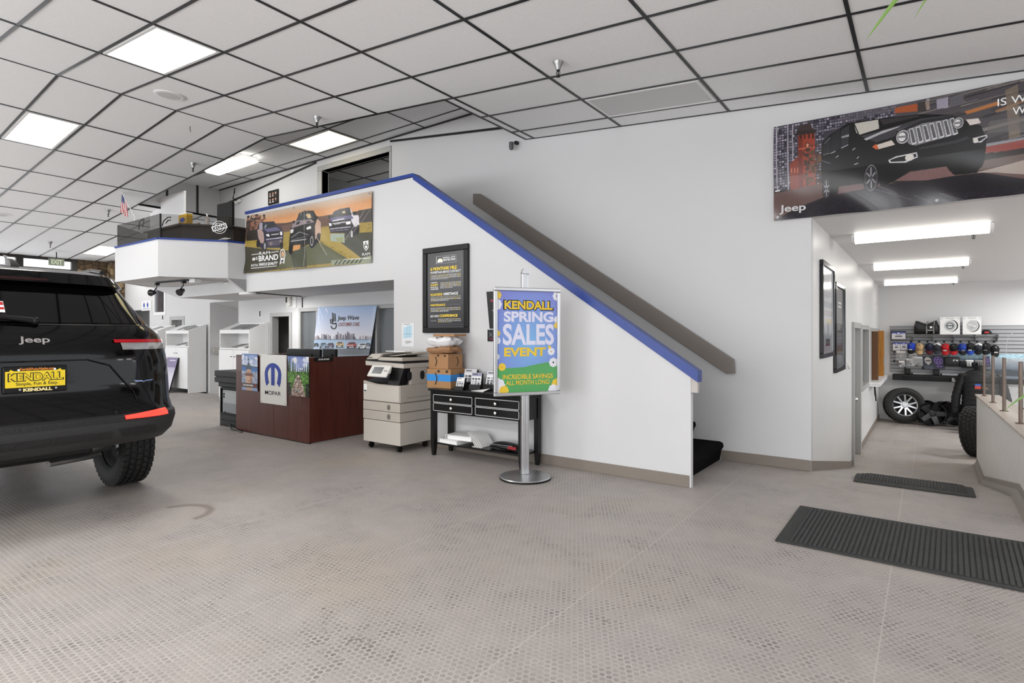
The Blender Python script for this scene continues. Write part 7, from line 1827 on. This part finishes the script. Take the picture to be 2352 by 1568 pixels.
c = on(574, 674, z=ZSOF - .01); t = thing('flush_light', 'flat white round lamp under the edge of the soffit', 'ceiling light', (c.x, c.y, ZSOF))
m = MB(); m.lathe([(.19, -.001), (.19, -.03), (.17, -.04), (0, -.041)], 32, Matrix.Translation((c.x, c.y, ZSOF)) @ Matrix.Diagonal((1, .8, 1, 1))); m.build('body', M_white, t, 40)

# ---------------------------------------------------------------- kiosks along the left rear wall
def kiosk(label, x1, y0, w_, d_, items):
    x0 = x1 - w_; y1 = y0 + d_
    t = thing('display_cabinet', label, 'cabinet', ((x0 + x1) / 2, y0, 0), 0, 'white brochure cabinets at the rear wall')
    for xa in (x0, x1 - .025):
        m = MB(); m.prism([(xa, y0, .0), (xa, y1, .0), (xa, y1, 1.545), (xa, y0, 1.395)], (.025, 0, 0)); m.build('side_panel', M_white, t)
    m = MB(); m.box(x0 + .025, x1 - .025, y1 - .015, y1, .08, 1.53); m.build('back_panel', M_white, t)
    m = MB(); m.prism([(x0 + .025, y0 + .03, 1.385), (x0 + .025, y1 - .02, 1.515), (x0 + .025, y1 - .02, 1.50), (x0 + .025, y0 + .03, 1.37)], (w_ - .05, 0, 0)); m.box(x0 + .025, x1 - .025, y0 + .0, y0 + .03, 1.325, 1.395); m.build('sloping_top', M_white, t)
    m = MB(); m.box(x0 + .025, x1 - .025, y0, y1 - .015, 1.02, 1.05); m.build('shelf', M_white, t)
    xm = (x0 + x1) / 2
    for xa, xb, xk in ((x0 + .006, xm - .003, xm - .06), (xm + .003, x1 - .006, xm + .06)):
        dd = MB(); dd.box(xa, xb, y0 - .018, y0 - .001, .09, 1.015, .003); dd = dd.build('door', M_white, t)
        k = MB(); k.tube([(xk - .025, y0 - .02, .885), (xk, y0 - .04, .885), (xk + .025, y0 - .02, .885)], .006, 6); k.build('handle', M_dark, dd)
    m = MB(); m.box(x0 + .025, x1 - .025, y0 + .05, y0 + .07, 0, .09); m.build('plinth', M_black, t)
    for (u, v, su, sv, rot, tone) in items:      # sheets on the sloping top
        s_ = .13 / (d_ - .05); y = y0 + .03 + (d_ - .05) * v; x = x0 + .03 + (w_ - .06) * u; z = 1.388 + (y - y0 - .03) * s_
        m = MB(Matrix.Translation((x, y, z + .003)) @ Matrix.Rotation(math.atan(s_), 4, 'X') @ Matrix.Rotation(math.radians(rot), 4, 'Z')); m.box(-su / 2, su / 2, -sv / 2, sv / 2, .0, .006)
        tag(m.build('brochure', tone), 'flat brochure on the sloping top of the ' + label.split(' cabinet')[0] + ' cabinet', 'brochure', 'top brochures, ' + label.split(' cabinet')[0])
    for k in range(3):
        x = x1 - .12 - .24 * k; m = MB(Matrix.Translation((x, y0 + .20, 1.055)) @ Matrix.Rotation(math.radians(14), 4, 'X') @ Matrix.Rotation(math.radians(8 * k - 6), 4, 'Z')); m.box(-.13, .10, -.15, .10, .035, .05)
        tag(m.build('brochure', (M_greypaper, M_paper, M_greypaper)[k]), 'flat brochure on the open shelf of the ' + label.split(' cabinet')[0] + ' cabinet', 'brochure', 'shelf brochures, ' + label.split(' cabinet')[0])
kiosk('right white cabinet with a sloping top, nearest to the desk', -10.09, 5.54, 1.10, .375, [(.45, .5, .5, .25, 0, M_greypaper), (.75, .45, .22, .24, 5, M_greypaper), (.5, .35, .22, .12, -10, M_paper)])
kiosk('middle white cabinet with a sloping top, left of the passage opening', -13.25, 5.87, 1.14, .39, [(.45, .6, .34, .26, 10, M_greypaper), (.72, .5, .25, .25, -6, M_greypaper), (.6, .3, .2, .14, 20, M_paper)])
kiosk('left white cabinet with a sloping top, half hidden by the car', -14.82, 5.87, 1.14, .39, [(.8, .35, .25, .16, 10, M_paper), (.5, .6, .3, .2, -8, M_greypaper)])
c0, c1 = on(398, 822, y=5.72), on(376, 822, y=5.72)
t = thing('leaning_sign', 'board with a violet top leaning against the middle white cabinet', 'sign', (c1.x, 5.7, 0))
Pl = lambda u, v, off=0.0: Vector((c0.x - .55 + .55 * u, 5.82 - .20 * v - off, c0.z - (c0.z - .01) * v))
a2 = Art(30, 60, '#c9c5d2'); a2.rect(0, 0, 1, .28, '#77698f'); a2.rect(.3, .07, .85, .10, '#c9c2d6'); a2.grad(.28, .5, '#a79fb8', '#c9c5d2')
m = MB(); m.prism(*backing(Pl, -.03, -.0008)); m.build('board', M_dark, t); sheet('print', a2, Pl, t, .4)
c = on(336, 702, y=YL - .01); t = thing('restroom_sign', 'small white sign with two blue figures, above the left opening', 'sign', (c.x, YL, c.z))
q0, q1 = on(325, 692, y=YL - .012), on(346.5, 712.5, y=YL - .012); Pp = frame_map((q0.x, YL - .012, q0.z), (1, 0, 0), (0, 0, 1), (0, -1, 0), q1.x - q0.x, q0.z - q1.z)
m = MB(); m.prism(*backing(Pp, -.011, -.0005)); m.build('plate', M_white, t)
m = MB()
for u in (.28, .66): m.poly([Pp(u + .055 * math.cos(k * PI / 5), .20 + .06 * math.sin(k * PI / 5), .002) for k in range(10)]); m.poly([Pp(u - .09, .28, .002), Pp(u + .09, .28, .002), Pp(u + .07, .48, .002), Pp(u + .05, .65, .002), Pp(u - .05, .65, .002), Pp(u - .07, .48, .002)])
m.build('figures', M_ink_blue, t)
letter_part('lettering', M_ink_blue, t, Pp, 'RESTROOMS', .14, .76, .86, .84, .002, .0)
c = on(374.5, 729, y=YL); t = thing('wall_switch', 'small black device in a white plate below the high window', 'switch', (c.x, YL, c.z)); m = MB(); m.box(c.x - .05, c.x + .05, YL - .008, YL, c.z - .08, c.z + .08); m.build('plate', M_white, t); m = MB(); m.box(c.x - .025, c.x + .025, YL - .014, YL - .007, c.z - .05, c.z + .05); m.build('slot', M_black, t)
m = MB(); m.prism([(-13.165, 6.36, 1.02), (-13.165, 7.05, .86), (-13.165, 7.05, .73), (-13.165, 6.36, .89)], (.05, 0, 0), .004); tag(m.build('bumper_rail', mat('bumper_grey', '#b3b1ac', .5)), 'sloping grey bumper board in the passage beside the cabinets', 'rail')
# track lights under the balcony
def zb(y): return ZB0
t = thing('track_light', 'dark track with two small spots under the balcony', 'spotlight', (-10.0, 4.2, ZB0))
q0, q1, q2 = on(360, 650.5, z=ZB0 - .02), on(434, 644.5, z=ZB0 - .02), on(526, 650, z=ZB0 - .02)
m = MB(); d = (q1 - q0).normalized(); n_ = Vector((-d.y, d.x, 0)) * .018
m.prism([q0 - n_, q1 - n_, q1 + n_, q0 + n_], (0, 0, .019)); m.build('rail', M_dark, t)
for k, (u, v) in enumerate(((361, 651), (422, 646))):
    p = on(u, v, z=ZB0 - .03); m = MB(); m.box(p.x - .03, p.x + .03, p.y - .03, p.y + .03, p.z - .03, p.z + .01, .005); m.tube([p, p + Vector((-.02, 0, -.07)), p + Vector((-.07, -.02, -.12))], .009, 6); m.build('arm', M_dark, t)
    c = p + Vector((-.09, -.03, -.15)) if k == 0 else p + Vector((-.01, -.03, -.16)); ax = Vector((-1, -.1, .0)) if k == 0 else Vector((.45, -.75, -.45)); ax.normalize()
    m = MB(); m.cyl(c - ax * .05, c + ax * .06, .030, .058, 18); m.build('spot_head', M_black_gloss, t, 40)
    m = MB(); m.cyl(c + ax * .0605, c + ax * .062, .05, n=18); m.build('lens', M_dark, t)
t = thing('junction_box', 'white box and thin white channel under the balcony, right of the track', 'box', (q1.x, q1.y, ZB0)); p = on(448, 645, z=ZB0 - .03)
m = MB(); m.box(p.x - .09, p.x + .09, p.y - .05, p.y + .05, ZB0 - .06, ZB0 - .001, .005); m.build('box', M_white, t)
m = MB(); d = (q2 - p); d.z = 0; d.normalize(); n_ = Vector((-d.y, d.x, 0)) * .012; p.z = ZB0 - .02; q2.z = ZB0 - .02; m.prism([p - n_, q2 - n_, q2 + n_, p + n_], (0, 0, .018)); m.build('channel', M_white, t)
t = thing('smoke_detector', 'round white smoke detector at the end of the thin channel under the balcony', 'detector', (q2.x, q2.y, ZB0)); m = MB(); m.lathe([(.07, -.02), (.07, -.045), (.05, -.06), (0, -.061)], 24, Matrix.Translation((q2.x, q2.y, ZB0)), cap=True); m.build('body', M_white, t, 40)
m = MB(); m.lathe([(.045, -.060), (.045, -.075), (0, -.076)], 20, Matrix.Translation((q2.x, q2.y, ZB0)), cap=True); m.build('sensor_cap', M_dark, t)

# ---------------------------------------------------------------- on the balcony
t = thing('balcony_glass', 'tinted glass screen standing on the blue balcony rail', 'glass screen', (-9.42, 3.75, ZB1 + .03))
M_gl2 = mat('grey_tinted_glass', '#2c2822', .03, alpha=.24, spec=.5)
for i, zt_ in ((1, 3.15), (0, 3.16), (2, 3.15), (3, 3.15)):
    p, q = Vector((*bal[i], ZB1 + .028)), Vector((*bal[i + 1], ZB1 + .028)); d = (q - p).normalized(); n_ = Vector((d.y, -d.x, 0))
    n_ = -n_ if n_.dot(Vector((-10 - p.x, 5.5 - p.y, 0))) < 0 else n_
    a0, a1 = p + n_ * .03 + d * .01, q + n_ * .03 - d * .01
    m = MB(); m.prism([a0, a1, Vector((a1.x, a1.y, zt_)), Vector((a0.x, a0.y, zt_))], n_ * .008); m.build('pane', M_smoke if i in (2, 3) else M_gl2, t)
p = Vector((bal[1][0], bal[1][1], 0)); 
q = Vector((bal[2][0], bal[2][1], 0)); m = MB(); m.box(q.x - .01, q.x + .01, q.y + .025, q.y + .045, ZB1 + .028, 3.15); m.build('joint', M_dark, t)
t = thing('balcony_counter', 'dark brown counter behind the balcony glass', 'counter', (-9.9, 4.5, 2.2))
out = [(-10.75, 4.10), (-9.55, 4.12), (-9.08, 4.72), (-9.08, 5.35), (-10.75, 5.35)]
M_dkw = mat('dark_counter_wood', '#2a2320', .45)
m = MB(); m.prism([(x, y, 2.201) for x, y in out], (0, 0, .83)); m.build('body', M_dkw, t)
m = MB(); m.prism([(x + (.05 if x > -10 else -.05), y - .05, 3.032) for x, y in out[:3]] + [(x, y, 3.032) for x, y in out[3:]], (0, 0, .03)); m.build('top', mat('counter_top', '#3a2d27', .35), t)
CT = 3.0625
def atd(u, v, y): return on(u, v, y=y)
# white computers
q0, q1 = atd(347, 463, 4.9), atd(425, 492, 4.9)
t = thing('monitor', 'white back of a large monitor on the balcony counter', 'monitor', ((q0.x + q1.x) / 2, 4.9, CT))
m = MB(); m.box(q0.x, q1.x, 4.88, 4.92, CT + .10, q0.z, .006); m.build('screen_case', M_white, t); m = MB(); m.box((q0.x + q1.x) / 2 - .1, (q0.x + q1.x) / 2 + .1, 4.92, 4.95, CT + .001, CT + .12); m.build('stand', M_white, t)
q2_, q3_ = atd(336, 468, 4.9), atd(347, 492, 4.9)
m = MB(); m.prism([(q2_.x, 5.1, CT + .1), (q0.x - .01, 4.93, CT + .1), (q0.x - .01, 4.93, q0.z - .02), (q2_.x, 5.1, q0.z - .06)], (0, .03, 0)); tag(m.build('side_screen', M_white), 'narrow white screen edge left of the white monitor', 'screen')
q0, q1 = atd(498, 470, 4.75), atd(540, 518, 4.75)
t = thing('monitor', 'black monitor at the right end of the balcony counter', 'monitor', ((q0.x + q1.x) / 2, 4.75, CT))
m = MB(); m.prism([(q0.x, 4.75, CT + .02), (q1.x, 4.70, CT + .02), (q1.x, 4.70, q0.z - .03), (q0.x + .01, 4.75, q0.z)], (0, .04, 0), .004); m.build('screen_case', M_black, t); m = MB(); m.box((q0.x + q1.x) / 2 - .12, (q0.x + q1.x) / 2 + .12, 4.79, 4.95, CT + .001, CT + .02); m.build('foot', M_black, t)
q0, q1 = atd(410, 492, 4.35), atd(428, 514, 4.35)
t = thing('wipes_box', 'yellow carton on the balcony counter in front of the white monitor', 'box', (q0.x, 4.4, CT))
m = MB(); m.box(q0.x, q1.x, 4.35, 4.45, CT + .001, q0.z - .02, .003); m.build('carton', mat('carton_yellow', '#c9a020', .5), t); m = MB(); m.box(q0.x - .002, q1.x + .002, 4.348, 4.452, q0.z - .02, q0.z, .003); m.build('lid', M_white, t)
m = MB(); Pq = frame_map((q0.x, 4.349, q0.z), (1, 0, 0), (0, 0, 1), (0, -1, 0), q1.x - q0.x, q0.z - CT); m.prism([Pq(.2 + .3 + .32 * math.cos(k * PI / 8), .42 + .14 * math.sin(k * PI / 8), .001) for k in range(16)], (0, -.001, 0)); m.build('label', M_ink_blue, t)
c = atd(476, 516, 4.45)
t = thing('pump_bottle', 'clear hand gel bottle with a white pump on the balcony counter', 'bottle', (c.x, 4.45, CT))
m = MB(); m.lathe([(.032, .001), (.034, .01), (.034, .11), (.025, .13), (.012, .14), (.012, .15)], 18, Matrix.Translation((c.x, 4.45, CT)) @ Matrix.Diagonal((1.25, 1, 1, 1))); m.build('bottle', mat('clear_gel', '#d8c9bd', .1, alpha=.6), t, 50)
m = MB(); m.cyl((c.x, 4.45, CT + .15), (c.x, 4.45, CT + .19), .012, n=12); m.box(c.x - .035, c.x + .012, 4.44, 4.46, CT + .185, CT + .197, .003); m.build('pump', M_white, t)
c = atd(450, 513, 4.4); m = MB(); R = []
for k in range(9): R.append([(c.x - .13 + .03 * k, 4.40 + (.035 + .012 * math.sin(k * 2)) * math.cos(th), CT + .035 + (.03 + .008 * math.cos(k * 3)) * math.sin(th)) for th in np.linspace(0, 2 * PI, 10, endpoint=False)])
m.rings(R); tag(m.build('crumpled_paper', mat('tan_paper', '#b9a491', .7)), 'crumpled tan paper on the balcony counter left of the gel bottle', 'paper')
c = atd(458, 506, 4.5); m = MB(); m.box(c.x - .03, c.x + .03, 4.5, 4.53, CT + .001, CT + .075); tag(m.build('sticky_notes', mat('sticky_yellow', '#cdb25a', .7)), 'small yellow note pad behind the crumpled paper', 'notes')
m = MB(); c = atd(382, 512, 4.3); m.tube([c + Vector((-.16, 0, -.03)), c + Vector((-.10, 0, .05)), c + Vector((.02, .02, .10)), c + Vector((.12, .02, .09)), c + Vector((.16, 0, .07))], .009, 6); m.tube([c + Vector((-.02, 0, .0)), c + Vector((.08, 0, .04)), c + Vector((.14, .01, .03))], .009, 6); tag(m.build('headset', M_black), 'thin black headset on the balcony counter in front of the white monitor', 'headset')
m = MB(); c = atd(326, 515, 4.3); m.tube([c + Vector((-.14, 0, -.08)), c + Vector((-.10, 0, .06)), c + Vector((.02, .02, .10)), c + Vector((.09, 0, .06)), c + Vector((.03, 0, -.05))], .012, 6); tag(m.build('desk_lamp', M_black), 'small black bent lamp at the left end of the balcony counter', 'lamp')
m = MB(); Mx = Matrix.Translation(on(508, 549, z=ZB1 + .03)); m.mesh([Mx @ Vector(p) for p in ((-.17, .03, .004), (.15, -.02, .001), (.18, .06, .001), (-.14, .12, .012), (-.17, .03, .007), (.15, -.02, .004), (.18, .06, .004), (-.14, .12, .015))], [(0, 1, 2, 3), (7, 6, 5, 4), (0, 4, 5, 1), (1, 5, 6, 2), (2, 6, 7, 3), (3, 7, 4, 0)])
tag(m.build('paper_sheet', M_paper), 'white sheets lying on the blue balcony rail', 'paper')
# round sticker on the glass
d_ = (Vector((*bal[1], 0)) - Vector((*bal[2], 0))).normalized(); nn = Vector((d_.y, -d_.x, 0)); nn = nn if nn.dot(Vector((1, -1, 0))) > 0 else -nn
cen = Vector((*bal[2], 0)) + d_ * .84; cen.z = 2.985
t = thing('round_sticker', 'white round stamp sticker with a slanted word, on the balcony glass', 'sticker', cen[:])
Pk = frame_map(cen - d_ * .10 + Vector((0, 0, .10)) + nn * -.012, d_, (0, 0, 1), nn, .20, .20)
def ring_(m, P, r0, r1, off=.004, n=36):
    for k in range(n):
        a0, a1 = 2 * PI * k / n, 2 * PI * (k + 1) / n; m.poly([P(.5 + r * math.cos(x), .5 + r * math.sin(x), off) for r, x in ((r0, a0), (r1, a0), (r1, a1), (r0, a1))])
m = MB(); ring_(m, Pk, .46, .50); m.build('outer_ring', M_ink_white, t); m = MB(); ring_(m, Pk, .30, .34); m.build('inner_ring', M_ink_white, t)
Pr = lambda u, v, off=0.0: Pk(.5 + (u - .5) * math.cos(.35) * 1.1 + (v - .5) * math.sin(.35) * .4, .5 - (u - .5) * math.sin(.35) * 1.1 + (v - .5) * math.cos(.35) * .4, off)
m = MB(); m.poly([Pr(0, 0, .005), Pr(1, 0, .005), Pr(1, 1, .005), Pr(0, 1, .005)]); m.build('band', M_ink_white, t)
letter_part('lettering', M_ink_black, t, Pr, 'KENAI', .08, .15, .92, .85, .007, .03)
# flag
f0, f1 = on(313, 505, y=4.02), on(277, 437, y=4.02)
t = thing('small_flag', 'small striped flag with a starred corner, on a slanted white stick', 'flag', f0[:])
m = MB(); m.tube([f0, f1], .008, 8); m.build('stick', M_white, t); m = MB(); m.sphere(tuple(f1), .016); m.build('finial', M_white, t)
m = MB(); m.box(f0.x - .03, f0.x + .02, 3.99, 4.05, f0.z - .03, f0.z + .02, .004); m.build('clip', M_offwhite, t)
a2 = Art(52, 65, '#d9d9dc')
for k in range(7): a2.rect(2 * k / 13, 0, (2 * k + 1) / 13, 1, '#b1413a')
a2.rect(0, 0, .54, .42, '#27315f')
for i in range(6):
    for j in range(6): a2.ell(.05 + .09 * i, .035 + .07 * j, .018, .014, '#e6e6ec')
fd = (f0 - f1).normalized(); top_ = f1 + fd * .07
def P_fl(u, v, off=0.0):     # u across stripes (hanging fold), v along the fall
    p = top_ + fd * (.30 * u) + Vector((-.04, 0, -.36)) * v * (1.0 - .25 * u) + Vector((.05 * v * (1 - u), 0, 0))
    p += Vector((.10 * v, 0, .02 * v)) * u * .2
    return p + Vector((0, -off - .025 * math.sin(9 * u + 2 * v) * v, 0))
sheet('cloth', a2, P_fl, t, .8, .2)
# picture, cable and camera on the landing wall
Pp = frame_map((-10.28, YW - .022, 4.076), (1, 0, 0), (0, 0, 1), (0, -1, 0), .34, .27)
t = thing('photo_frame', 'black frame of small photographs on the wall by the landing', 'picture', (-10.1, YW, 3.81))
m = MB(); m.prism(*backing(Pp, -.021, -.0008)); m.build('frame', M_black, t)
a2 = Art(40, 44, '#151515'); a2.blobs(1, 2, 2, 3, 3, .1, .1, ['#000000'])
for i in range(3):
    for j in range(2):
        a2.rect(.1 + .28 * i, .12 + .42 * j, .32 + .28 * i, .44 + .42 * j, '#2d2725'); a2.ell(.21 + .28 * i, .24 + .42 * j, .07, .08, random.choice(['#c9a08f', '#d9b7a5', '#b98d7a'])); a2.poly([(.12 + .28 * i, .44 + .42 * j), (.21 + .28 * i, .31 + .42 * j), (.31 + .28 * i, .44 + .42 * j)], random.choice(['#e0dcdc', '#7a5a5a', '#c9b9b4', '#4a3a3a']))
sheet('print', a2, Pp, t, .4, smooth=False)
t = thing('wall_sensor', 'small white device with a short cable high on the landing wall', 'sensor', (-11.3, YW, 4.1))
c = on(545, 464, y=YW - .04); m = MB(); m.box(c.x - .22, c.x - .02, YW - .08, YW, c.z - .035, c.z + .02, .01); m.cyl((c.x - .02, YW - .04, c.z), (c.x + .10, YW - .04, c.z + .02), .03, n=12); m.build('body', M_offwhite, t)
m = MB(); m.tube([on(539, 432, y=YW - .01), on(538, 442, y=YW - .01), on(535, 455, y=YW - .01), on(543, 462, y=YW - .01)], .012, 6); m.build('cable', M_dark, t)
# exit sign far away
q0, q1 = on(112, 592, x=-17.6), on(148, 611, x=-17.6)
t = thing('exit_sign', 'grey green exit sign hanging in front of the far windows', 'sign', (-17.6, (q0.y + q1.y) / 2, q1.z))
m = MB(); m.box(-17.63, -17.6, q0.y, q1.y, q1.z, q0.z, .004); m.build('housing', mat('exit_grey_green', '#77806f', .5), t)
m = MB(); m.cyl((-17.615, (q0.y + q1.y) / 2, q0.z), (-17.615, (q0.y + q1.y) / 2, zc(-17.6)), .012, n=8); m.build('stem', M_dark, t)
Px = frame_map((-17.599, q0.y, q0.z), (0, 1, 0), (0, 0, 1), (1, 0, 0), q1.y - q0.y, q0.z - q1.z)
letter_part('lettering', mat('exit_pale', '#c3cbb0', .5), t, Px, 'EXIT', .14, .16, .86, .84, .003, .05)
